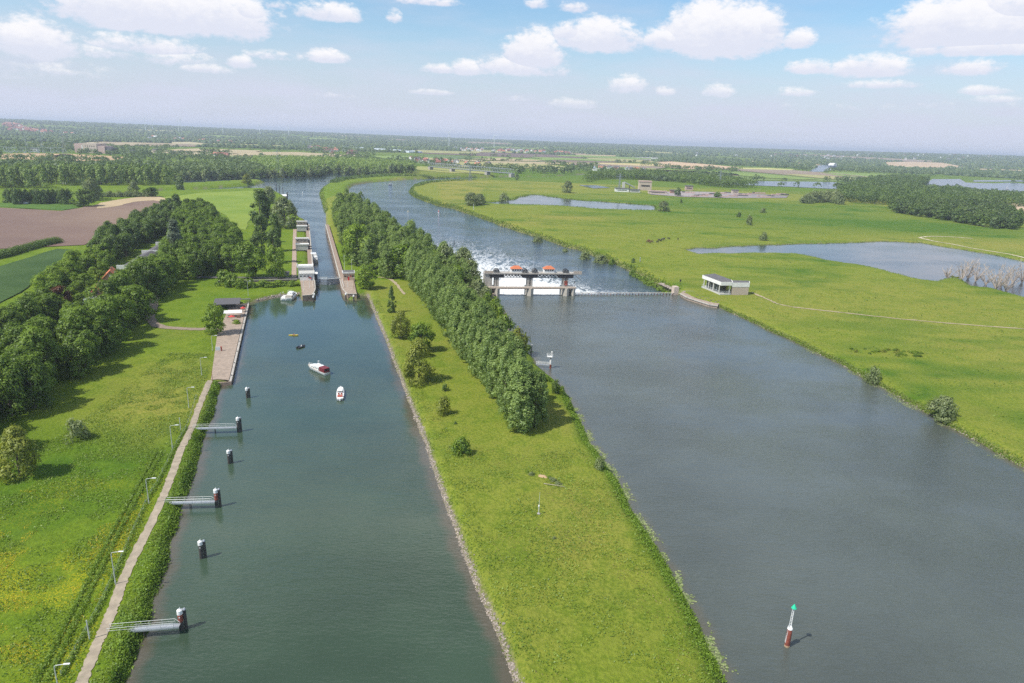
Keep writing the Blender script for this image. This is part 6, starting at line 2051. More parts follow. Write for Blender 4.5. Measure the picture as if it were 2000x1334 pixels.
for xx, ww in ((x0 + 2.2, 1.3), (x0 + 4.4, 1.3), (x0 + 6.6, 1.3)):
    f = MB(); f.box((xx, 3.985, 5.7), (ww, .05, .95)); fo_ = f.build('window', MT['white_paint'], t)
    f = MB(); f.box((xx, 3.955, 5.7), (ww - .2, .04, .75)); f.build('pane', MT['glass_dark'], fo_)
m = MB(); m.box((x0 + 8.4, 3.98, 4.1), (1.1, .06, 2.1)); m.build('door', MT['blue_steel'], t)
m = MB(); m.bar((x0 + 5.2, 2.6, LT), (x0 + 6.6, 2.6, 4.6), .05, .05, 6); m._add([(x0 + 6.6, 2.58, 4.6), (x0 + 8.1, 2.55, 3.6), (x0 + 8.4, 2.55, 4.3), (x0 + 6.9, 2.58, 5.3), (x0 + 6.6, 2.62, 4.6), (x0 + 8.1, 2.59, 3.6), (x0 + 8.4, 2.59, 4.3), (x0 + 6.9, 2.62, 5.3)], [(0, 1, 2, 3), (7, 6, 5, 4), (0, 4, 5, 1), (1, 5, 6, 2), (2, 6, 7, 3), (3, 7, 4, 0)])
fl_ = tag(m.build('flag', MT['flag_red']), 'red flag hanging from its slanted pole in front of the lock building', 'flag'); fl_.location = (*lk(0, -4.5), .4); fl_.rotation_euler = (0, 0, LK_RZ)


def gate_house(d0, label, w_=9.5):
    t = thing('gate_house', label, 'building', (*lk(-14.2, d0), 0), LK_RZ, 'gate houses on the left lock wall')
    m = MB(); m.bx(-w_ / 2, w_ / 2 - .5, 0, 7, LT - .5, 6.6); m.build('lower_block', MT['grey_render'], t)
    m = MB(); m.bx(-w_ / 2 - .2, w_ / 2 + .3, -.3, 7.2, 6.6, 6.95); m.bx(-w_ / 2 - .2, w_ / 2 + .3, -.32, -.12, 6.953, 7.5); m.build('lower_roof', MT['white_wall'], t)
    m = MB(); m.bx(-w_ / 2, w_ / 2 - .2, 12, 17, LT - .5, 9.4); m.build('upper_block', MT['pale_brick'], t)
    m = MB(); m.bx(-w_ / 2 - .3, w_ / 2 + .4, 11.6, 17.4, 9.4, 9.9); m.build('upper_roof', MT['grey_render'], t)
    m = MB(); m.bx(w_ / 2 - .19, w_ / 2 + 1.1, 12.6, 16.5, 4.6, 8.6); m.build('look_out_bay', MT['glass_dark'], t)
    m = MB(); m.bx(w_ / 2 - .49, w_ / 2 + .65, 1.4, 5.2, 3.2, 5.6); m.build('winch_box', MT['dark_steel'], t)
    for k in range(3):
        f = MB(); f.box((-w_ * .33 + k * 2.6, 11.97, 8.2), (1.3, .05, .7)); f.build('window', MT['glass_dark'], t)


gate_house(116, 'grey and beige gate house halfway along the left lock wall')
gate_house(224, 'beige gate house at the far end of the left lock wall', 9.0)

# right gate building
t = thing('machine_house', 'beige brick machine house with flat white roof on the right lock head', 'building', (*lk(13.0, -3.2), 0), LK_RZ)
m = MB(); m.bx(-3.6, 3.2, 0, 6, LT - .5, 7.4); m.build('wall', MT['machine_brick'], t)
m = MB(); m.bx(-3.9, 3.5, -.4, 6.3, 7.4, 8.2); m.build('roof', MT['white_wall'], t)
m = MB(); m.bx(-3.6, 3.2, -.1, 6.0, 8.203, 8.3); m.build('roof_felt', MT['roof_felt'], t)
m = MB(); m.box((-.6, -.03, 4.1), (1.2, .06, 2.2)); m.build('red_door', MT['signal_red'], t)
for xx in (-2.5, 2.2):
    f = MB(); f.box((xx, -.025, 5.6), (1.2, .05, .8)); f.build('window', MT['glass_dark'], t)
m = MB(); m.box((.9, -.03, 5.6), (.8, .05, .8)); m.build('red_notice', MT['signal_red'], t)


def mast_(s, d0, h, label, name='signal_mast', heads=0, col_='white_paint', gp=None):
    p = lk(s, d0)
    t = thing(name, label, 'mast', (p[0], p[1], LT), LK_RZ, gp)
    m = MB(); m.bar((0, 0, 0), (0, 0, h), .10, .06, 8); m.build('shaft', MT[col_], t)
    if heads:
        m = MB(); m.box((0, -.12, h - .6), (.5, .22, 1.0)); m.build('signal_head', MT['dark_steel'], t)
        for k, mm in ((0, 'signal_red'), (1, 'signal_green')):
            m = MB(); m.bar((0, -.235, h - .35 - k * .45), (0, -.27, h - .35 - k * .45), .15, .15, 10); m.build('lens', MT[mm], t)
    else:
        m = MB(); m.box((.25, 0, h + .05), (.7, .2, .12)); m.build('lamp_head', MT['white_paint'], t)


mast_(-13.9, -30, 6.2, 'white ringed mast at the outer left edge of the left pier head')
mast_(-10.6, -22, 6.6, 'white signal mast in the middle of the left pier head', heads=1)
mast_(10.8, -22, 6.6, 'white signal mast in the middle of the right pier head', heads=1)
mast_(13.9, -28, 6.8, 'yellowish lamp mast at the outer edge of the right pier head', col_='seat_red' if False else 'reed_post' if 'reed_post' in MATS else 'teak')
mast_(12.0, 30, 9.5, 'tall lamp post beside the right lock wall behind the machine house')
mast_(16.0, 18, 9.0, 'second tall lamp post behind the right machine house')


def berth(s, d0, label, h=3.6):
    p = lk(s, d0)
    t = thing('guide_pile', label, 'pile', (p[0], p[1], 0), LK_RZ, 'guide piles off the pier heads')
    m = MB(); m.bar((0, 0, -5), (0, 0, h - .8), .42, .42, 12); m.build('pile', MT['pile_dark'], t)
    m = MB(); m.bar((0, 0, h - .8), (0, 0, h), .50, .46, 12); m.bar((0, 0, h), (0, 0, h + .4), .4, .05, 12); m.build('cap', MT['white_paint'], t)


berth(-8.9, -46, 'white capped guide pile in the water before the left pier head')
berth(-8.3, -40, 'white capped guide pile touching the curve of the left pier head')
berth(8.6, -41.5, 'white capped guide pile touching the curve of the right pier head')
berth(12.5, -47, 'white capped guide pile in the water before the right pier head')

# dike road wall and the lawn shed
t = thing('retaining_wall', 'long dark retaining wall below the dike road left of the lock', 'wall', lock_loc, LK_RZ)
a, b = LKL(430, 549, 1.0), LKL(588, 549, 1.0)
a = (LKL(430, 545, 2.4)[0], 4.2); b = (-17.6, 4.2)
m = MB(); m.bx(a[0], b[0], 3.2, 3.8, -.5, 3.1); m.build('wall', MT['dark_concrete'], t)  # shade on the wall's face is put into its dark colour
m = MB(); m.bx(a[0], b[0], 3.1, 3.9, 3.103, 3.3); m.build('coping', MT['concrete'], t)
g = GL(560, 538)
t = thing('kiosk', 'small pale kiosk on the lock lawn beside the footpath', 'kiosk', (g[0], g[1], LAND), LK_RZ)
m = MB(); m.bx(-1.6, 1.6, -1.2, 1.2, -.2, 2.0); m.build('wall', MT['grey_render'], t)
m = MB(); m.gable(-1.6, 1.6, -1.2, 1.2, 2.0, 2.7, .25, .1); m.build('roof', MT['slate'], t)
m = MB(); m.box((.4, -1.22, 1.0), (.7, .04, 1.7)); m.build('door', MT['blue_steel'], t)

# far mooring stage beyond the lock
t = thing('mooring_stage', 'white mooring stage with dark piles beyond the far end of the lock', 'mooring stage', (*G(556, 384, LOW)[:2], LOW), LK_RZ)
m = MB(); m.bx(-7, 3, -14, 16, 1.6, 2.0); m.build('deck', MT['white_wall'], t)
for k in range(5):
    m = MB(); m.bar((3.6, -13 + k * 7, -4), (3.6, -13 + k * 7, 5.5), .5, .5, 8); m.build('pile', MT['pile_dark'], t)
for bx, by, top, lb in ((540, 374, 360, 'tall dark pile standing left of the far mooring stage'), (546, 376, 362, 'tall dark pile standing in front of the far mooring stage'), (553, 379, 366, 'dark pile nearest to the far mooring stage')):
    post('mooring_pile', bx, by, top, .5, 'pile_dark', lb, 'pile', LOW + .01)

# ------------------------------------------------------------------ quay
t = thing('quay_wall', 'dark quay wall carrying the paved landing on the basin', 'quay wall', (0, 0, 0))
qa, qb = G(452, 745, 1.3), G(486.8, 591.5, 1.3)
qd = (qb - qa)[:2]; qL = np.linalg.norm(qd); qd = qd / qL; qn = np.array([-qd[1], qd[0]])
def Q(u, v): p = qa[:2] + qd * u + qn * v; return (p[0], p[1])
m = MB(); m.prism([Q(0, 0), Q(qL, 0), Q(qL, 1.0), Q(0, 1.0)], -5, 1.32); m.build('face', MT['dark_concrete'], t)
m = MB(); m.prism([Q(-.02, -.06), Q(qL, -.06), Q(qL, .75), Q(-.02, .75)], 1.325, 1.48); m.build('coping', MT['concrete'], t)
m = MB(); m.prism([Q(-.5, 0), Q(-.03, 0), Q(-.03, 7.2), Q(-.5, 7.2)], -5, 1.30); m.build('end_wall', MT['quay_stone'], t)
m = MB()
for k in range(8): m.bar((*Q(6 + k * 15, .35), 1.47), (*Q(6 + k * 15, .35), 1.85), .15, .19, 8)
m.build('bollards' if False else 'bollard', MT['dark_steel'], t)
# waste/info sign on the quay
g = G(426, 686, 1.3)
t = thing('information_board', 'white information board with a red side panel beside the quay lamp', 'sign board', (g[0], g[1], 1.3), rad(15))
m = MB(); m.bx(-.9, .9, -.08, .08, .35, 1.9); m.build('board', MT['white_paint'], t)
m = MB()
for s in (-1, 1): m.bar((s * .85, 0, -.1), (s * .85, 0, 2.2), .06, .06, 6)
m.build('frame', MT['lamp_grey'], t)
m = MB(); m.bx(1.0, 1.5, .1, .7, .0, 1.9); m.build('red_panel', MT['seat_red'], t)
m = MB(); m.bx(-.75, .75, -.095, -.082, .55, 1.7); m.build('printed_sheet', MT['greenhouse_glass'], t)

# terrace at the head of the quay
tz = 1.32
g = G(452, 600, tz)
QRZ = math.atan2(qd[1], qd[0]) - math.pi / 2
t = thing('terrace_pavilion', 'dark grey roofed pavilion at the far end of the quay', 'pavilion', (g[0], g[1], tz), QRZ)
m = MB(); m._add([(-8, -5.5, 2.7), (4.5, -5.5, 2.7), (4.5, 5, 3.5), (-8, 5, 3.5), (-8, -5.5, 2.95), (4.5, -5.5, 2.95), (4.5, 5, 3.75), (-8, 5, 3.75)], [(3, 2, 1, 0), (4, 5, 6, 7), (0, 1, 5, 4), (1, 2, 6, 5), (2, 3, 7, 6), (3, 0, 4, 7)]); m.build('roof', MT['slate'], t)
for x, y in ((-7.6, -5), (4.1, -5), (-7.6, 4.5), (4.1, 4.5), (-1.7, -5)):
    m = MB(); m.bar((x, y, 0), (x, y, 2.75 + (y + 5.5) * .076), .1, .1, 6); m.build('post', MT['dark_steel'], t)
m = MB(); m.bx(-7.7, 2.0, 1.0, 4.2, 0, 2.9); m.build('wall', MT['dark_concrete'], t)
m = MB(); m.bx(-8, 9, 6.0, 7.6, 2.4, 2.6); m.build('rear_canopy', MT['roof_felt'], t)
m = MB()
for x in (-7.5, 0, 8.5): m.bar((x, 6.8, 0), (x, 6.8, 2.4), .08, .08, 6)
m.build('canopy_post', MT['dark_steel'], t)
g = G(455, 618, tz)
t = thing('awning', 'white awning tent in front of the dark pavilion on the quay', 'awning', (g[0], g[1], tz), QRZ)
m = MB(); m.gable(-4.2, 4.2, -2.3, 2.3, 2.3, 3.1, .2, .06); m.build('canopy', MT['white_paint'], t)
for x in (-4, 4):
    for y in (-2.1, 2.1):
        m = MB(); m.bar((x, y, 0), (x, y, 2.35), .05, .05, 6); m.build('pole', MT['lamp_grey'], t)


def parasol(bx, by, label, c, r=1.6):
    g = G(bx, by, tz)
    t = thing('parasol', label, 'parasol', (g[0], g[1], tz), 0, 'parasols on the quay terrace')
    m = MB(); m.bar((0, 0, 2.0), (0, 0, 2.7), r, .08, 8); m.build('canopy', MT[c], t)
    m = MB(); m.bar((0, 0, 0), (0, 0, 2.1), .04, .04, 6); m.build('pole', MT['lamp_grey'], t)
    m = MB(); m.bar((0, 0, 0), (0, 0, .12), .35, .3, 8); m.build('base', MT['concrete'], t)


parasol(453, 626, 'red parasol below the white awning', 'awning_red')
parasol(475, 609, 'red parasol nearest to the quay edge', 'awning_red', 1.4)
parasol(469, 615, 'pale pink parasol between the awning and the quay edge', 'pale_brick', 1.3)


def table_set(bx, by, label):
    g = G(bx, by, tz)
    t = thing('terrace_table', label, 'table', (g[0], g[1], tz), QRZ + rp.uniform(-.4, .4), 'terrace tables on the quay')
    m = MB(); m.box((0, 0, .74), (1.6, .8, .05)); m.build('tabletop', MT['teak'], t)
    for s in (-1, 1):
        m = MB(); m.box((s * .6, 0, .36), (.08, .6, .71)); m.build('leg', MT['teak'], t)
        m = MB(); m.box((0, s * .8, .44), (1.6, .3, .05)); m.box((-.6, s * .8, .21), (.08, .28, .41)); m.box((.6, s * .8, .21), (.08, .28, .41)); m.build('bench', MT['teak'], t)


for a, b, lb in ((474, 604, 'picnic table near the quay edge beside the pavilion'), (470, 608, 'picnic table between pavilion and red parasol'), (478, 599, 'picnic table at the far corner of the quay'), (466, 620, 'picnic table right of the white awning')): table_set(a, b, lb)
g = G(463, 630, tz)
tree_at('shrub', 463, 633, 624, 22, 'planter_hedge', 'low round hedge in the middle of the quay terrace', 'hedge', None, .5, tz)
for i, (a, b) in enumerate(((430, 589), (440, 588), (450, 588), (460, 588), (470, 589))):
    tree_at('grey_shrub', a, b + 2, b - 3, 11, 'pale_bush', 'pale bush in the row behind the terrace pavilion', 'shrub', 'bushes behind the terrace')

# ------------------------------------------------------------------ weir
wl = (WR0[0], WR0[1], 0)
t = thing('weir', 'concrete weir with two gate openings and a steel gantry deck over the river', 'weir', wl, WR_RZ)
PIERS = [(-3.2, .2), (16.6, 20.6), (38.6, 42.4)]
for a, b in PIERS:
    m = MB()
    mid = (a + b) / 2
    m.prism([(a, -.6), (mid, -2.6), (b, -.6), (b, 9), (a, 9)], -8, 4.55)
    o = m.build('pier', MT['pale_concrete'], t)
    m = MB(); m.bx(a + .35, a + 1.5, 1.6, 6.2, 4.553, 11.2); m.bx(b - 1.5, b - .35, 1.6, 6.2, 4.553, 11.2); m.bx(a + 1.5, b - 1.5, 2.6, 5.2, 4.553, 11.2); m.build('shaft', MT['concrete'], o)
    m = MB(); m.bx(a - 2.6, b + 2.6, 1.2, 6.8, 10.4, 12.55); m.build('bearing_housing', MT['dark_steel'], o)
m = MB(); m.prism([(43.6, -.6), (44.8, -1.8), (46.2, -.6), (46.2, 9), (43.6, 9)], -8, 4.55); m.build('outer_pier', MT['pale_concrete'], t)
m = MB(); m.bx(-9.0, 50.0, .9, 7.0, 12.553, 13.2); m.build('gantry_deck', MT['concrete'], t)
m = MB()
for y in (1.0, 6.9):
    for k in range(31): m.bar((-8.9 + k * 1.96, y, 13.2), (-8.9 + k * 1.96, y, 14.25), .045, .045, 6)
    for z in (13.75, 14.25): m.bar((-8.9, y, z), (49.9, y, z), .04, .04, 6)
m.build('deck_railing', MT['lamp_grey'], t)
for s in (-1, 1):
    m = MB(); xe = -9.0 if s < 0 else 50.0
    m.bx(min(xe, xe - s * 5.5), max(xe, xe - s * 5.5), .85, 7.05, 13.203, 14.2) if False else None
    m.bx(min(xe - s * .1, xe - s * 5.2), max(xe - s * .1, xe - s * 5.2), .95, 1.15, 13.203, 14.6)
    m.bar((xe - s * .4, 2, 9.5), (xe - s * 5.0, 4, 12.5), .16, .16, 6)
    m.build('end_parapet', MT['pale_brick'], t)
for a, b in ((3.0, 14.0), (23.4, 36.0)):
    m = MB()
    for y in (1.6, 6.2):
        m.bx(a, b, y - .15, y + .15, 12.1, 12.5); m.bx(a, b, y - .15, y + .15, 10.5, 10.8)
        n = 6
        for k in range(n):
            x0_, x1_ = a + (b - a) * k / n, a + (b - a) * (k + 1) / n
            m.bar((x0_, y, 10.7), ((x0_ + x1_) / 2, y, 12.2), .15, .15, 6); m.bar(((x0_ + x1_) / 2, y, 12.2), (x1_, y, 10.7), .15, .15, 6)
    for k in range(7):
        x = a + (b - a) * k / 6; m.bar((x, 1.6, 10.7), (x, 6.2, 10.7), .1, .1, 6)
    m.build('gate_truss', MT['dark_steel'], t)
for cx in (10.4, 30.2):
    m = MB(); m.bx(cx - 3.1, cx + 3.1, 2.3, 6.3, 13.203, 15.6); o = m.build('cabin', MT['white_wall'], t)
    m = MB(); m.hip(cx - 3.1, cx + 3.1, 2.3, 6.3, 15.6, 17.3, 2.6, .5); m.build('cabin_roof', MT['orange_tile'], o)
    m = MB()
    for k in range(4): m.box((cx - 2.1 + k * 1.4, 2.27, 14.9), (.85, .05, .8))
    m.build('cabin_window', MT['glass_dark'], o)
    m = MB(); m.box((cx + 3.5, 3.2, 13.8), (.7, 1.4, 1.2)); m.build('machine_box', MT['galvanised'], o)
for cx in (-1.6, 15.6, 21.6, 40.6):
    m = MB()
    for y in (2.2, 5.4):
        m.disc_ring((cx, y, 13.9), (0, 1, 0), 1.45, .26, 18)
        for k in range(6): m.bar((cx, y, 13.9), (cx + 1.4 * math.cos(k * 1.047), y, 13.9 + 1.4 * math.sin(k * 1.047)), .1, .1, 5)
    m.bar((cx, 1.9, 13.9), (cx, 5.8, 13.9), .35, .35, 10); m.bx(cx - 1.7, cx + 1.7, 2.5, 5.1, 13.2, 14.3)
    m.build('sheave_wheel', MT['dark_steel'], t)
m = MB(); m.bx(-30, 46.3, -1.7, .7, 4.556, 5.25); m.build('footbridge_deck', MT['pale_brick'], t)
m = MB(); m.bx(-44, -30.02, -1.5, .5, 4.5, 5.1)
for k in range(8): m.bar((-44 + k * 2, -1.5, 5.1), (-44 + k * 2, -1.5, 6.1), .04, .04, 6)
m.bar((-44, -1.5, 6.1), (-30, -1.5, 6.1), .05, .05, 6); m.build('steel_span', MT['galvanised'], t)
m = MB()
for y in (-1.62, .62):
    for k in range(39): m.bar((-29.5 + k * 1.98, y, 5.25), (-29.5 + k * 1.98, y, 6.3), .04, .04, 6)
    for z in (5.8, 6.3): m.bar((-29.5, y, z), (45.9, y, z), .04, .04, 6)
m.build('footbridge_railing', MT['lamp_grey'], t)
for a, b in ((.25, 16.55), (20.65, 38.55)):
    m = MB(); m.bx(a, b, 1.5, 2.1, -7, .06); m.build('gate_leaf', MT['dark_steel'], t)
    m = MB(); m.bx(a, b, -1.4, -1.1, 4.2, 4.553); m.bx(a, b, .1, .4, 4.2, 4.553); m.build('bridge_girder', MT['rust_red'], t)
m = MB(); m.bx(39.6, 41.4, 1.1, 1.58, 5.6, 8.6); m.build('red_notice', MT['rust_red'], t)
m = MB(); m.bar((40.6, .75, 6.6), (40.6, .66, 6.6), .42, .42, 14); m.build('lifebuoy', MT['signal_red'], t)
m = MB(); m.bar((45.6, -.2, 5.25), (45.6, -.2, 8.3), .06, .06, 6); m.box((45.6, -.3, 8.3), (.6, .2, .9)); m.build('signal', MT['dark_steel'], t)
m = MB()
for x in (-8.2, 18.6, 49.2): m.bar((x, 6.8, 13.2), (x, 6.8, 17.4), .06, .04, 6)
m.build('lamp_mast', MT['dark_steel'], t)
m = MB(); m.prism([(-9.5, -9), (-3.2, -2.2), (-3.2, 8), (-12, 8), (-12, -6)], -6, 1.6); m.build('abutment', MT['quay_stone'], t)
m = MB(); m.prism([(-3.15, -2.5), (-2.4, -2.5), (-8.7, -13.5), (-9.5, -13.0)], -6, 1.3); m.build('wing_wall', MT['dark_concrete'], t)
m = MB(); m.bx(-9, -4.2, 1.4, 6.6, 1.6, 12.5); m.build('stair_tower', MT['concrete'], t)

# spray boiling under the gates: real rounded water, not flat
r_ = np.random.default_rng(12)
fx, fy, fz, fs_ = [], [], [], []
for a, b in ((.3, 16.5), (20.7, 38.5)):
    n = 420
    fx.append(r_.uniform(a, b, n)); dd = r_.gamma(2.0, 5.0, n) + 2.4; fy.append(dd); fs_.append(r_.uniform(.25, .75, n) * np.exp(-dd / 40))
fx, fy, fs_ = map(np.concatenate, (fx, fy, fs_))
ico = bmesh.new(); bmesh.ops.create_icosphere(ico, subdivisions=1, radius=1.0)
iv = np.array([v.co[:] for v in ico.verts]); ifc = np.array([[v.index for v in f.verts] for f in ico.faces]); ico.free()
V = iv[None] * fs_[:, None, None] * np.array([2.2, 2.6, .55]) + np.stack([fx, fy, np.full(len(fx), LOW + .05)], 1)[:, None, :]
F = (ifc[None] + (np.arange(len(fx)) * len(iv))[:, None, None]).reshape(-1)
fo_ = tag(link('weir_foam', mesh_np('weir_foam', V.reshape(-1, 3), F, 3, mat('foam_white', (.85, .87, .88), .8, 0, .03, 1), True)), kind='stuff')
fo_.location = wl; fo_.rotation_euler = (0, 0, WR_RZ)
for a, b in ((.25, 16.55), (20.65, 38.55)):
    m = MB()
    for k in range(6):
        u0, u1 = k / 6, (k + 1) / 6
        y0, y1 = 2.12 + 6 * u0, 2.12 + 6 * u1
        z0, z1 = .09 - 2.6 * u0 ** 2, .09 - 2.6 * u1 ** 2
        m._add([(a, y0, z0), (b, y0, z0), (b, y1, z1), (a, y1, z1)], [(0, 1, 2, 3)])
    o = tag(m.build('spill_water', MATS['foam_white']), kind='structure'); o.location = wl; o.rotation_euler = (0, 0, WR_RZ)

# trestle weir to the right bank
t = thing('trestle_weir', 'low trestle weir with walkway between the gates and the right bank', 'weir', wl, WR_RZ)
m = MB(); m.bx(46.25, 110.5, 1.7, 2.15, -6, -.02); m.build('needle_wall', MT['dark_steel'], t)
m = MB(); m.bx(46.25, 111, 1.2, 2.3, 1.1, 1.26); m.build('walkway', MT['pale_concrete'], t)
for k in range(33):
    x = 47 + k * 2.0
    m = MB(); m.bx(x - .12, x + .12, 1.3, 1.5, -2, 1.09); m.bar((x, 1.4, 1.0), (x, 4.2, -4), .12, .12, 6); m.build('trestle', MT['rust_red'] if k % 3 else MT['dark_steel'], t)
m = MB()
for k in range(32): m.bx(47.3 + k * 2, 48.7 + k * 2, 1.55, 1.68, .2, .75)
m.build('shutter', MT['white_paint'], t)
# right abutment with tower and apron
t = thing('weir_abutment', 'concrete abutment with stub tower and stone apron on the right bank', 'abutment', wl, WR_RZ)
def WL(a, b, z=0): return to_local(G(a, b, z), WR0, WR_RZ)
m = MB(); m.prism([(109.6, 1.2), (112.6, 1.2), (112.6, 5.5), (109.6, 5.5)], -6, 5.0); m.build('tower', MT['pale_brick'], t)
ap = [WL(1328, 575, .9), WL(1342, 583, .9), WL(1386, 597, .9), WL(1401, 599, .9), WL(1408, 591, .9), WL(1388, 577, .9), WL(1362, 570, .9), WL(1335, 570, .9)]
m = MB(); m.prism(ap, -6, 1.55); m.build('apron', MT['brown_paving'], t)
m = MB()
for a, b in zip(ap[:3], ap[1:4]):
    d = math.hypot(b[0] - a[0], b[1] - a[1]); m.box(((a[0] + b[0]) / 2, (a[1] + b[1]) / 2, 1.42), (d + .6, .8, .5), math.atan2(b[1] - a[1], b[0] - a[0]))
m.build('apron_edge', MT['pale_concrete'], t)
m = MB(); m.bar((113.8, 3, 1.5), (113.8, 3, 8.4), .09, .08, 8); m.box((113.8, 3, 8.8), (.9, .4, 1.3)); m.build('signal_mast', MT['dark_steel'], t)
m = MB()
for k in range(8):
    m.bar((113 + k * 1.4, 1.0 + k * .1, 1.5), (113 + k * 1.4, 1.0 + k * .1, 2.6), .04, .04, 6)
m.bar((113, 1, 2.6), (122.8, 1.7, 2.6), .05, .05, 6); m.build('railing', MT['lamp_grey'], t)
m = MB()
for k in range(9):
    p = WL(1362 + k * 5.2, 578 + k * 1.4 + (k % 2) * 3, 1.55); m.box((p[0], p[1], 1.85), (1.1, .7, .6), k * .7)
m.build('stone_blocks' if False else 'stone_block', MT['dark_concrete'], t)

# ------------------------------------------------------------------ white roofed pavilion on the right bank
o_ = GL(1408, 578)
t = thing('weir_pavilion', 'white banded flat roofed building with open columned porch on the right bank', 'building', (o_[0], o_[1], LAND), 0)
def PL(a, b, z):
    g = G(a, b, LAND + z); return (g[0] - o_[0], g[1] - o_[1])
zr = 8.0
t.scale = (1, 1, 8.0 / 5.4)
rA, rB, rC, rD = PL(1372, 537, zr), PL(1409, 551, zr), PL(1431, 551, zr), PL(1395, 534.5, zr)
rE, rF, rG_ = PL(1465, 551, zr), PL(1464, 547.5, zr), PL(1429, 546.5, zr)
m = MB(); m.prism([rA, rB, rC, rG_, rD], 3.95, 5.4); m.build('porch_roof', MT['white_wall'], t)
def inset(P, k=.5):
    c = np.mean(P, 0); return [tuple(np.array(p) + (c - np.array(p)) * k / max(np.linalg.norm(c - np.array(p)), .1)) for p in P]
m = MB(); m.prism(inset([rA, rB, rC, rG_, rD]), 5.403, 5.52); m.build('roof_felt', MT['roof_felt'], t)
R2 = [(rC[0] + .02, rC[1] + .05), rE, rF, (rG_[0] + .05, rG_[1] + .02)]
m = MB(); m.prism(R2, 3.3, 5.15); m.build('hall_roof', MT['white_wall'], t)
m = MB(); m.prism(inset(R2), 5.153, 5.27); m.build('roof_felt', MT['roof_felt'], t)
m = MB(); m.prism(inset(R2, .25), -.3, 3.297); m.build('brick_hall', MT['pale_brick'], t)
m = MB(); m.prism(inset([rA, rB, rC, rG_, rD], .3), -.4, .45); m.build('plinth', MT['grey_render'], t)
A_, B_, C_, D_ = map(np.array, (rA, rB, rC, rD))
cc = (A_ + B_ + C_ + D_) / 4
for f in (.06, .34, .62, .95):
    p = A_ + (B_ - A_) * f; p = p + (cc - p) * .10
    m = MB(); m.box((p[0], p[1], 2.2), (.55, .55, 3.5), -.4); m.build('column', MT['grey_render'], t)
for f in (.9,):
    p = B_ + (C_ - B_) * f; p = p + (cc - p) * .08
    m = MB(); m.box((p[0], p[1], 2.2), (.55, .55, 3.5), -.4); m.build('column', MT['grey_render'], t)
ia, ib, ic, id_ = [tuple(p + (cc - p) * .36) for p in (A_, B_, C_, D_)]
m = MB(); m.prism([ia, ib, ic, tuple(np.array(rG_) + (cc - np.array(rG_)) * .15), id_], .45, 3.945); m.build('glazed_room', MT['glass_dark'], t)
for k in range(7):
    p = np.array(ia) + (np.array(ib) - np.array(ia)) * k / 6
    m = MB(); m.box((p[0], p[1], 2.2), (.22, .22, 3.48)); m.build('window_frame', MT['lamp_grey'], t)
m = MB()
for P0, P1 in ((A_, B_), (B_, C_)):
    for k in range(9):
        p = P0 + (P1 - P0) * k / 8; p = p + (cc - p) * .06; m.bar((p[0], p[1], .45), (p[0], p[1], 1.45), .05, .05, 6)
    p, q2 = P0 + (cc - P0) * .06, P1 + (cc - P1) * .06
    m.bar((*p, 1.45), (*q2, 1.45), .06, .06, 6); m.bar((*p, .95), (*q2, .95), .04, .04, 6)
m.build('balustrade', MT['lamp_grey'], t)

# ------------------------------------------------------------------ red roofed house and long barn
h0 = GL(203, 583, 4)
a_, b_ = G(207, 590, 5.0), G(246, 540, 5.0)
hd = math.atan2(b_[1] - a_[1], b_[0] - a_[0])
t = thing('red_roofed_house', 'brick house with bright red tiled roof among the trees of the left belt', 'house', (G(192, 590, 2)[0], G(192, 590, 2)[1], LAND), hd)
m = MB(); m.bx(0, 13, -4, 4, -.3, 3.8); m._add([(0, -4, 3.8), (0, 4, 3.8), (0, 0, 7.6)], [(0, 1, 2)]); m._add([(13, -4, 3.8), (13, 4, 3.8), (13, 0, 7.6)], [(2, 1, 0)]); m.build('wall', MT['brick'], t)
m = MB(); m.gable(0, 13, -4, 4, 3.8, 7.6, .45, .2); o = m.build('roof', MT['red_tile'], t)
m = MB(); m.bx(3, 3.9, -.45, .45, 6.6, 8.8); m.build('chimney', MT['brick'], o)
m = MB(); m.bx(10.5, 11.4, -.45, .45, 6.6, 8.8); m.build('chimney', MT['brick'], o)
for k in range(4):
    m = MB(); m.box((1.8 + k * 3.0, -4.02, 2.2), (1.1, .06, 1.3)); m.build('window', MT['glass_dark'], t)
m = MB(); m.box((-.03, 0, 4.9), (.06, 1.2, 1.2)); m.build('gable_window', MT['glass_dark'], t)
b2 = G(226, 552, 3)
t = thing('red_roofed_house', 'second brick house with red tiled roof just beyond the first', 'house', (b2[0] - 2, b2[1] - 1, LAND), hd + .05)
m = MB(); m.bx(0, 13, -4, 4, -.3, 3.8); m._add([(0, -4, 3.8), (0, 4, 3.8), (0, 0, 7.8)], [(0, 1, 2)]); m._add([(13, -4, 3.8), (13, 4, 3.8), (13, 0, 7.8)], [(2, 1, 0)]); m.build('wall', MT['brick'], t)
m = MB(); m.gable(0, 13, -4, 4, 3.8, 7.8, .45, .2); o = m.build('roof', MT['orange_tile'], t)
m = MB(); m.bx(6, 6.9, -.45, .45, 6.8, 8.9); m.build('chimney', MT['brick'], o)
m = MB(); m.box((-.03, 0, 5.0), (.06, 1.3, 1.2)); m.build('gable_window', MT['white_paint'], t)
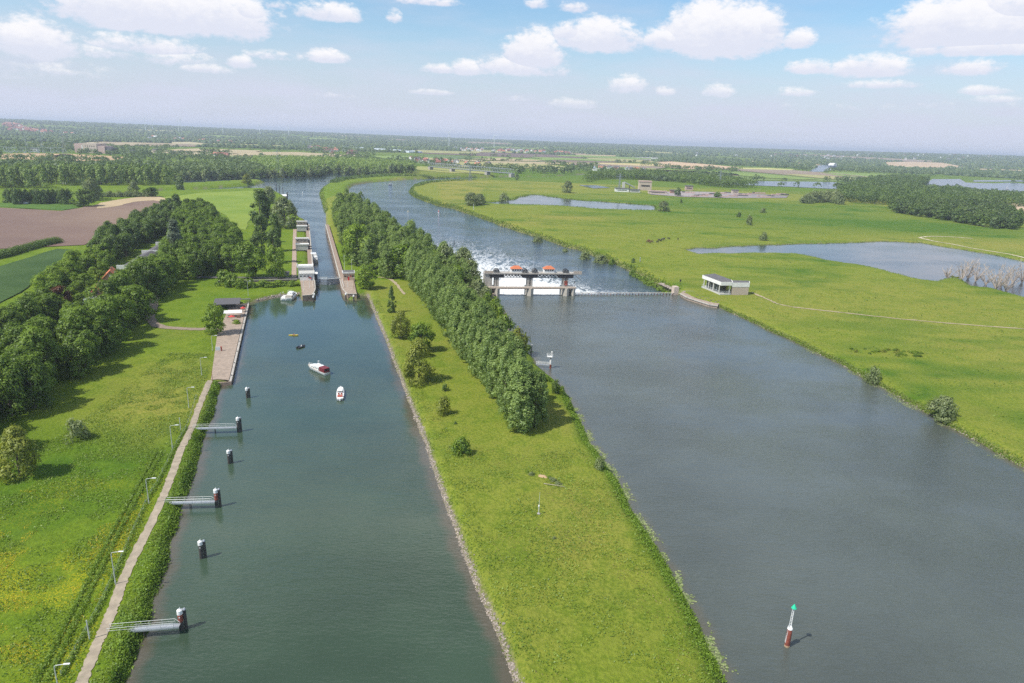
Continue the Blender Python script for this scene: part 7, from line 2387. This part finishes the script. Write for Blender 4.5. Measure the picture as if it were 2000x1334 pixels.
for (a, b, lx, ly, lb) in ((177, 590, 7, 5, 'low garden shed with flat pale roof left of the red roofed house'), (152, 602, 6, 4.5, 'white roofed shed at the left end of the house garden'), (188, 574, 9, 5, 'lean-to with grey roof against the red roofed house')):
    g = G(a, b, 3)
    t = thing('garden_shed', lb, 'shed', (g[0], g[1], LAND), hd + .1)
    m = MB(); m.bx(-lx / 2, lx / 2, -ly / 2, ly / 2, -.3, 2.9); m.build('wall', MT['white_wall'], t)
    m = MB(); m.bx(-lx / 2 - .3, lx / 2 + .3, -ly / 2 - .3, ly / 2 + .3, 2.9, 3.15); m.build('roof', MT['galvanised'], t)
    m = MB(); m.box((0, -ly / 2 - .03, 1.1), (1.2, .06, 2.0)); m.build('door', MT['brown_tile'], t)
ba, bb = G(250, 524, 6), G(322, 478, 6)
bd = math.atan2(bb[1] - ba[1], bb[0] - ba[0]); bL = np.linalg.norm((bb - ba)[:2])
t = thing('long_barn', 'long low barn with dark roof and white gable ends between the tree rows', 'barn', (ba[0], ba[1], LAND), bd)
m = MB(); m.bx(0, bL, -5.5, 5.5, -.3, 3.6); m.build('wall', MT['grey_render'], t)
m = MB(); m.gable(0.4, bL - .4, -5.5, 5.5, 3.6, 5.6, .5, .25); m.build('roof', MT['slate'], t)
for x in (-.2, bL * .6, bL + .2):
    m = MB(); m.bx(x - .25, x + .25, -6.2, 6.2, 3.4, 6.0); m.build('gable_band', MT['white_wall'], t)
m = MB(); m.bx(-2.6, -.52, -5.5, -1.0, -.2, 3.0); m.build('white_annex', MT['white_wall'], t)

# ------------------------------------------------------------------ dead trees standing in the pond
def dead_tree(bx, by, hpx, label, seed, lean=0.0):
    r = random.Random(seed)
    g = G(bx, by, PW)
    H = hpx * depth_of(g) / FPX
    t = thing('dead_tree', label, 'dead tree', (g[0], g[1], PW - .3), r.random() * 6, 'dead trees in the pond')
    tr, br = MB(), MB()
    for s in range(r.randint(11, 15)):
        a = r.random() * 6.283; sp = r.uniform(.15, .95)
        h = H * r.uniform(.45, 1.0) * (1.1 - .35 * sp)
        pts = [Vector((0, 0, 0))]
        for k in range(1, 5):
            f = k / 4
            pts.append(Vector((math.cos(a) * sp * h * f ** 1.2 + r.uniform(-.25, .25) + lean * h * f, math.sin(a) * sp * h * f ** 1.2 + r.uniform(-.25, .25), h * f)))
        tr.path(pts, [.26, .19, .14, .10, .05], 5)
        for k in range(12):
            f = r.uniform(.3, .95); i = min(int(f * 4), 3); p = pts[i] + (pts[i + 1] - pts[i]) * (f * 4 - i)
            d = Vector((math.cos(a + r.uniform(-1.4, 1.4)), math.sin(a + r.uniform(-1.4, 1.4)), r.uniform(.2, 1.4))).normalized() * h * r.uniform(.10, .26)
            br.path([p, p + d * .5 + Vector((r.uniform(-.15, .15), r.uniform(-.15, .15), .1)), p + d], [.085, .065, .035], 4)
            d2 = d * .45 + Vector((r.uniform(-.5, .5), r.uniform(-.5, .5), .3))
            br.path([p + d * .5, p + d * .5 + d2], [.06, .03], 4)
    tr.build('trunk', MT['dead_wood'], t); br.build('branch', MT['dead_wood'], t)


for i, (a, b, hp_, lb) in enumerate(((1878, 547, 44, 'dead tree at the left of the bare group in the pond'), (1890, 545, 52, 'tallest bare dead tree spreading over the middle of the pond group'), (1905, 550, 40, 'bare grey dead tree right of the tallest one'),
                                   (1925, 556, 34, 'short bare stump tree in the middle of the pond group'), (1945, 565, 56, 'bare dead tree nearest to the lower pond shore'), (1955, 560, 44, 'thin bare dead tree behind the one at the lower shore'),
                                   (1978, 555, 46, 'bare dead tree near the right edge of the photo'), (1996, 552, 50, 'bare dead tree cut by the right edge of the photo'), (1850, 544, 26, 'low bare dead tree lying to the left of the pond group'), (1965, 570, 34, 'low bare tree beside the one at the lower shore'))):
    dead_tree(a, b, hp_, lb, 30 + i, -.3 if i == 8 else 0)
for a, b, w_ in ((1870, 543, 26), (1945, 563, 24), (1860, 541, 18)):
    tree_at('olive_shrub', a, b, b - 7, w_, 'pond_scrub', 'green brown scrub at the foot of the dead trees', 'shrub', 'scrub under the dead trees', .5, PW)

# ------------------------------------------------------------------ cattle
def cow(bx, by, m_, label, rz):
    g = GL(bx, by)
    bm = bmesh.new()
    me = bpy.data.meshes.new('cow')
    V = [(-.75, 0, 1.15), (-.25, 0, 1.12), (.35, 0, 1.14), (.72, 0, 1.22), (1.05, 0, 1.30), (1.32, 0, 1.22), (1.52, 0, 1.08)]
    R_ = [.30, .38, .36, .28, .17, .17, .10]; E = [(i, i + 1) for i in range(6)]
    for x, par in ((-.72, 0), (.55, 2)):
        for s in (-1, 1):
            b = len(V)
            V += [(x, s * .22, .78), (x + (-.08 if par == 0 else .03), s * .22, .42), (x, s * .22, .02)]; R_ += [.14, .07, .065]
            E += [(par, b), (b, b + 1), (b + 1, b + 2)]
    b = len(V); V += [(-1.0, 0, 1.22), (-1.06, 0, .6)]; R_ += [.05, .04]; E += [(0, b), (b, b + 1)]
    me.from_pydata(V, E, []); me.materials.append(MT[m_])
    o = link('cow', me); sk = o.modifiers.new('skin', 'SKIN')
    for i, sv in enumerate(me.skin_vertices[0].data): sv.radius = (R_[i] * .9, R_[i]); sv.use_root = (i == 1)
    o.modifiers.new('sub', 'SUBSURF').levels = 1
    tag(o, label, 'cow', 'cattle grazing on the flood plain')
    o.location = (g[0], g[1], ground_z(g[0], g[1])); o.rotation_euler = (0, 0, rz); o.scale = (1.35, 1.35, 1.35)


for i, (a, b, m_) in enumerate(((1265, 474, 'cow_brown'), (1269, 475, 'cow_brown'), (1273, 474, 'cow_brown'), (1267, 472, 'cow_brown'), (1284, 474, 'cow_black'), (1287, 471, 'cow_black'), (1291, 472, 'cow_black'), (1294, 470, 'cow_black'), (1297, 468.5, 'cow_black'), (1306, 468, 'cow_black'), (1324, 469, 'cow_black'))):
    lb = {'cow_brown': 'brown cow in the close group on the flood plain', 'cow_black': 'black cow spread out right of the brown cows'}[m_] if i != 10 else 'black cow farthest right of the herd on the flood plain'
    cow(a, b, m_, lb, i * 1.7)


# ------------------------------------------------------------------ far structures
def far_loc(a, b): g = GL(a, b); return (g[0], g[1], LAND + float(far_z(g[0], g[1])))


# railway truss bridge over the river bend
A0, B0 = far_loc(838, 331.5), far_loc(1002, 346)
d = np.array(B0[:2]) - np.array(A0[:2]); BL = float(np.linalg.norm(d))
t = thing('truss_bridge', 'pale steel truss bridge crossing the river bend in the distance', 'bridge', (A0[0], A0[1], LAND), math.atan2(d[1], d[0]))
for s in (-1, 1):
    m = MB(); y = s * 4.5
    m.bx(0, BL, y - .4, y + .4, 8.0, 9.0); m.bx(0, BL, y - .35, y + .35, 17.7, 18.3)
    n = 34
    for k in range(n):
        x0_, x1_ = BL * k / n, BL * (k + 1) / n
        m.bar((x0_, y, 9), ((x0_ + x1_) / 2, y, 18), .3, .3, 5); m.bar(((x0_ + x1_) / 2, y, 18), (x1_, y, 9), .3, .3, 5)
    m.build('truss', MT['galvanised'], t)
m = MB(); m.bx(0, BL, -4, 4, 7.2, 7.95); m.build('deck', MT['dark_steel'], t)
for f in (.02, .30, .72, .985):
    m = MB(); m.bx(BL * f - 4, BL * f + 4, -6, 6, -6, 7.19); m.build('pier', MT['concrete'], t)

# power station block
g = far_loc(187, 299)
sc = depth_of(g) / FPX
t = thing('power_station', 'large pinkish brick power station block beyond the left fields', 'building', g, rad(-8))
m = MB(); m.bx(-38 * sc, -22 * sc, -8 * sc, 20 * sc, -2, 17 * sc); m.build('side_block', MT['pink_brick'], t)
m = MB(); m.bx(-20 * sc, 10 * sc, -8 * sc, 20 * sc, -2, 18.5 * sc); m.build('main_block', MT['pale_brick'], t)
m = MB(); m.bx(10.2 * sc, 26 * sc, -7 * sc, 18 * sc, -2, 14 * sc); m.build('side_block', MT['pink_brick'], t)
m = MB(); m.bx(26.2 * sc, 39 * sc, -5 * sc, 14 * sc, -2, 11 * sc); m.build('dark_annex', MT['slate'], t)
m = MB(); m.bx(-22 * sc, -20.1 * sc, -8.3 * sc, 18 * sc, -2, 15 * sc); m.build('stair_shaft', MT['white_wall'], t)
for k in range(5):
    m = MB(); m.box(((-14 + k * 4.6) * sc, -8.05 * sc, 13 * sc), (2.0 * sc, .3, 1.6 * sc)); m.build('window', MT['glass_dark'], t)


def far_building(a, b, wpx, hpx, dpx, m_, label, name='industrial_hall', roof='roof_felt', rz=0.0, group=None):
    g = far_loc(a, b); s = depth_of(g) / FPX
    t = thing(name, label, 'building', g, rz, group)
    m = MB(); m.bx(-wpx / 2 * s, wpx / 2 * s, 0, dpx * s, -2, hpx * s); m.build('wall', MT[m_], t)
    m = MB(); m.bx(-wpx / 2 * s - .6, wpx / 2 * s + .6, -.6, dpx * s + .6, hpx * s, hpx * s + .12 * hpx * s + .3); m.build('roof', MT[roof], t)
    m = MB(); m.box((0, -.06, hpx * s * .55), (wpx * s * .7, .1, hpx * s * .18)); m.build('window_band', MT['glass_dark'], t)
    return t


far_building(1260, 372, 24, 16, 14, 'pale_brick', 'tall beige silo block of the gravel plant', 'silo_block', 'pink_brick')
far_building(1215, 375, 26, 6, 14, 'white_wall', 'white low shed at the left of the gravel plant')
far_building(1240, 376, 20, 5, 10, 'grey_render', 'grey low shed before the silo block')
far_building(1285, 379, 36, 5, 12, 'pale_brick', 'long pale hall right of the silo block', 'industrial_hall', 'pink_brick')
far_building(1315, 378, 12, 6, 8, 'brick', 'reddish hut right of the long pale hall')
far_building(1346, 372, 14, 8, 8, 'pink_brick', 'pinkish shed at the edge of the storage yard')
far_building(1436, 379, 12, 7, 8, 'pale_brick', 'lone beige hut on the storage yard')
far_building(66, 297, 14, 6, 8, 'white_wall', 'white cube hut at the substation')
far_building(250, 299, 22, 5, 10, 'grey_render', 'grey low hall right of the power station')
far_building(305, 299, 14, 7, 8, 'pale_brick', 'beige hall behind the field trees right of the power station')
far_building(352, 301, 26, 5, 10, 'pale_brick', 'beige low hall among the trees on the far left bank')
far_building(597, 283, 14, 3, 12, 'white_wall', 'white hall in the distance above the confluence wood', 'industrial_hall', 'white_wall')
g1, g2 = far_loc(648, 288), far_loc(812, 299)
d = np.array(g2[:2]) - np.array(g1[:2]); GLn = float(np.linalg.norm(d))
t = thing('greenhouse', 'very long pale greenhouse roof beyond the confluence wood', 'greenhouse', g1, math.atan2(d[1], d[0]))
m = MB(); m.bx(0, GLn, -40, 40, -1, 7); m.build('glass_wall', MT['greenhouse_glass'], t)
m = MB()
for k in range(8): m.gable(0, GLn, -40 + k * 10, -30 + k * 10, 7, 9.5, .1, .1)
m.build('glass_roof', MT['greenhouse_glass'], t)
# conveyor and mast of the plant
g = far_loc(1218, 368); s = depth_of(g) / FPX
t = thing('conveyor', 'slanting conveyor of the gravel plant left of the silo block', 'conveyor', g, 0)
m = MB(); m.bar((0, 0, 12 * s), (22 * s, 0, 2 * s), 1.4, 1.4, 6); m.build('belt_gallery', MT['galvanised'], t)
m = MB(); m.bx(-3 * s, 2 * s, -2 * s, 2 * s, -1, 12 * s); m.build('head_tower', MT['grey_render'], t)
m = MB(); m.bar((11 * s, 0, 0), (11 * s, 0, 7 * s), .8, .8, 6); m.build('support_leg', MT['dark_steel'], t)
m = MB(); m.bar((-8 * s, 6 * s, 0), (-8 * s, 6 * s, 26 * s), .6, .3, 6); m.build('mast', MT['galvanised'], t)
# stacks of material on the yard
for k in range(26):
    a = 1340 + (k * 37 % 195); b = 376.5 + (k * 13 % 9) + (a - 1340) / 195 * 1.5
    g = far_loc(a, b)
    m = MB(); w_ = rp.uniform(4, 9)
    for j in range(3): m.box(((j - 1) * w_ * .9, rp.uniform(-1, 1), 1.1), (w_ * .8, 4, rp.uniform(1.8, 3.2)))
    o = tag(m.build('material_stack', MT['pink_brick'] if k % 3 else MT['roof_felt']), 'stack of grey brown building material on the storage yard', 'stack', 'stacks on the storage yard'); o.location = g; o.rotation_euler = (0, 0, rp.uniform(-.2, .2))


# wind turbines on the horizon
def turbine(a, base, top, label, ph):
    g = far_loc(a, base)
    dist = 7500 if base < 275 else 6000
    d_ = ray(a, base); d_ = d_ / np.hypot(d_[0], d_[1])
    x, y = d_[0] * dist, d_[1] * dist
    z = LAND + float(far_z(x, y))
    dt = ray(a, top); zt = CAMH + dt[2] * y / dt[1]
    Rr = max(38, (base - top) / FPX * dist * .42)
    hub = max(zt - Rr * .55, z + 45)
    t = thing('wind_turbine', label, 'wind turbine', (x, y, z), 0, 'wind turbines on the horizon')
    m = MB(); m.bar((0, 0, -10), (0, 0, hub - z), 2.4, 1.4, 8); m.build('tower', MT['turbine_white'], t)
    m = MB(); m.bx(-1.6, 1.6, -3, 6, hub - z - 1.5, hub - z + 1.7); m.build('nacelle', MT['turbine_white'], t)
    for k in range(3):
        an = ph + k * 2.094
        m = MB(); m.bar((0, -4, hub - z), (math.sin(an) * Rr, -4, hub - z + math.cos(an) * Rr), 1.3, .35, 6); m.build('blade', MT['turbine_white'], t)


for i, (a, b, c, lb) in enumerate(((283, 241, 225, 'leftmost white wind turbine on the horizon'), (298, 243, 228, 'faint wind turbine right beside the leftmost one'), (353, 244, 228, 'white wind turbine of the close middle pair'), (348, 245, 231, 'fainter wind turbine of the close middle pair'),
                                (435, 250, 234, 'lone wind turbine between the pairs and the canal'), (508, 257, 238, 'bright wind turbine left above the canal'), (564, 260, 245, 'faint wind turbine above the canal'), (877, 277, 252, 'wind turbine above the river bend, nearest and tallest'), (965, 283, 259, 'white wind turbine right of the tallest one'))):
    turbine(a, b, c, lb, i * .7)


# lattice pylons
def pylon(a, b, top, label, gp='lattice pylons'):
    g = far_loc(a, b); H_ = max(25, h_at(np.array(g), a, top) - g[2])
    w_ = H_ * .085
    t = thing('lattice_pylon', label, 'pylon', g, rad(20), gp)
    m = MB()
    lv = [0, .25, .45, .62, .78, 1.0]; wd = [1, .72, .5, .36, .28, .06]
    for i in range(5):
        for sx in (-1, 1):
            for sy in (-1, 1):
                m.bar((sx * w_ * wd[i], sy * w_ * wd[i], lv[i] * H_), (sx * w_ * wd[i + 1], sy * w_ * wd[i + 1], lv[i + 1] * H_), .28, .24, 4)
        for sy in (-1, 1):
            m.bar((-w_ * wd[i], sy * w_ * wd[i], lv[i] * H_), (w_ * wd[i + 1], sy * w_ * wd[i + 1], lv[i + 1] * H_), .16, .16, 4)
            m.bar((w_ * wd[i], sy * w_ * wd[i], lv[i] * H_), (-w_ * wd[i + 1], sy * w_ * wd[i + 1], lv[i + 1] * H_), .16, .16, 4)
    m.build('lattice_mast', MT['steel_lattice'], t)
    for f, wl_ in ((.64, 3.2), (.78, 2.6), (.9, 1.8)):
        m = MB(); m.bar((-w_ * wl_, 0, f * H_), (w_ * wl_, 0, f * H_), .25, .25, 4); m.bar((-w_ * wl_, 0, f * H_), (0, 0, (f + .05) * H_), .15, .15, 4); m.bar((w_ * wl_, 0, f * H_), (0, 0, (f + .05) * H_), .15, .15, 4); m.build('cross_arm', MT['steel_lattice'], t)


for a, b, c, lb in ((544, 338, 292, 'tall lattice pylon standing over the confluence wood'), (128, 309, 258, 'lattice pylon before the power station block'), (54, 296, 264, 'lattice pylon over the left of the substation'), (83, 296, 262, 'lattice pylon over the right of the substation'),
                    (918, 354, 322, 'pale lattice pylon on the point of the right bank by the bridge'), (411, 285, 258, 'faint lattice pylon beyond the left woods'), (1405, 364, 332, 'faint lattice pylon before the plant wood'), (1209, 372, 338, 'lattice mast beside the gravel plant')):
    pylon(a, b, c, lb)
# substation: rows of small gantries
for k in range(22):
    a = 8 + k * 5.4; b = 296 + (k * 7 % 5) * .7
    g = far_loc(a, b)
    m = MB()
    for x in (-7, 7): m.bar((x, 0, 0), (x, 0, 13), .45, .35, 4)
    m.bar((-7, 0, 13), (7, 0, 13), .5, .5, 4); m.bar((0, 0, 0), (0, 0, 9), .6, .6, 5); m.box((3, 3, 2.2), (4, 3, 4.4))
    o = tag(m.build('substation_gantry', MT['lamp_grey']), 'grey gantry in the rows of the substation left of the power station', 'gantry', 'substation gantries'); o.location = g; o.rotation_euler = (0, 0, .3)


# village houses
def house_mesh(roof, wall):
    m = MB(); m.bx(-7, 7, -5, 5, -1, 5.2, 0)
    m._add([(-7, -5, 5.2), (-7, 5, 5.2), (-7, 0, 9.6)], [(0, 1, 2)], 0); m._add([(7, -5, 5.2), (7, 5, 5.2), (7, 0, 9.6)], [(2, 1, 0)], 0)
    m.gable(-7, 7, -5, 5, 5.2, 9.6, .6, .3, 1)
    for k in range(3): m.box((-4 + k * 4, -5.03, 2.6), (1.4, .1, 1.6), 0, 2)
    m.bx(3, 4.2, -.6, .6, 8.4, 11, 0)
    me = bpy.data.meshes.new('house'); me.from_pydata(m.v, [], m.f)
    for x in (wall, roof, 'glass_dark'): me.materials.append(MT[x])
    me.polygons.foreach_set('material_index', np.array(m.m, dtype=np.int32)); me.update()
    return me


mat('faded_tile', (.40, .17, .11), .85, 0, .2, 1)
mat('dull_red_tile', (.26, .10, .075), .85, 0, .2, 1)
HM = [house_mesh('faded_tile', 'white_wall'), house_mesh('dull_red_tile', 'brick'), house_mesh('slate', 'white_wall'), house_mesh('brown_tile', 'pale_brick'), house_mesh('galvanised', 'white_wall')]
VILL = [('far left village beyond the power station', [(5, 252), (30, 253), (75, 257), (130, 262), (150, 264), (90, 262), (20, 258)], 90, (0, 0, 1, 1)), ('hamlet behind the confluence wood', [(600, 287), (640, 291), (700, 299), (690, 304), (640, 300), (605, 293)], 26, (0, 1, 3, 2)),
        ('riverside village beyond the bridge', [(800, 311), (840, 315), (900, 318), (960, 322), (950, 326), (880, 323), (815, 318)], 30, (0, 1, 2, 3)), ('far village beyond the dark field', [(880, 290), (960, 293), (1020, 294), (1110, 299), (1115, 302), (1000, 299), (900, 295)], 60, (0, 0, 1, 4)),
        ('hamlet along the tree rows behind the plant', [(1150, 329), (1230, 331), (1260, 333), (1230, 336), (1160, 334)], 12, (0, 2, 4, 3)), ('scattered white houses under the right horizon', [(1290, 300), (1450, 303), (1700, 309), (1950, 316), (1960, 322), (1700, 315), (1400, 309)], 40, (4, 4, 2, 3)),
        ('houses among the trees right of the power station', [(255, 265), (320, 270), (480, 279), (470, 283), (330, 276), (260, 270)], 24, (0, 1, 2, 4)), ('farm beside the clearing on the far bank', [(415, 304), (440, 305), (445, 309), (418, 308)], 6, (1, 3, 0))]
for nm, pp, n, kinds_ in VILL:
    pts = scatter(pxl(pp), 20, 5); random.Random(4).shuffle(pts)
    for i, (x, y) in enumerate(pts[:n]):
        r2 = random.Random(i * 13 + len(nm))
        o = link('village_house', HM[r2.choice(kinds_)])
        k = .9 + np.hypot(x, y) / 9000
        o.location = (x, y, LAND + float(far_z(x, y)) + 1.0); o.rotation_euler = (0, 0, r2.uniform(-.5, .5) + r2.choice((0, 1.57))); o.scale = (k, k, k)
        tag(o, 'small house in the ' + nm if not nm.startswith(('houses', 'scattered')) else 'one of the ' + nm, 'house', nm)
# parked caravans at the field edge
for a, b, m_, lb in ((33, 398, 'white_wall', 'low dark roofed field hut beside the hedge row'), (124, 360, 'white_wall', 'white van parked under the poplar plantation'), (48, 399, 'galvanised', 'grey trailer beside the field hut')):
    g = far_loc(a, b)
    t = thing('field_hut' if 'hut' in lb else 'parked_van' if 'van' in lb else 'farm_trailer', lb, 'hut' if 'hut' in lb else 'van' if 'van' in lb else 'trailer', g, .1)
    m = MB(); m.bx(-4, 4, -1.6, 1.6, .6, 2.6); m.build('body', MT[m_], t, bevel=.2)
    m = MB(); m.bx(-4.1, 4.1, -1.7, 1.7, 2.6, 2.9); m.build('roof', MT['slate' if 'hut' in lb or 'trailer' in lb else 'white_wall'], t)
    for x in (-2.6, 2.6):
        m = MB(); m.bar((x, -1.65, .5), (x, -1.35, .5), .5, .5, 12); m.build('wheel', MT['rubber_black'], t)
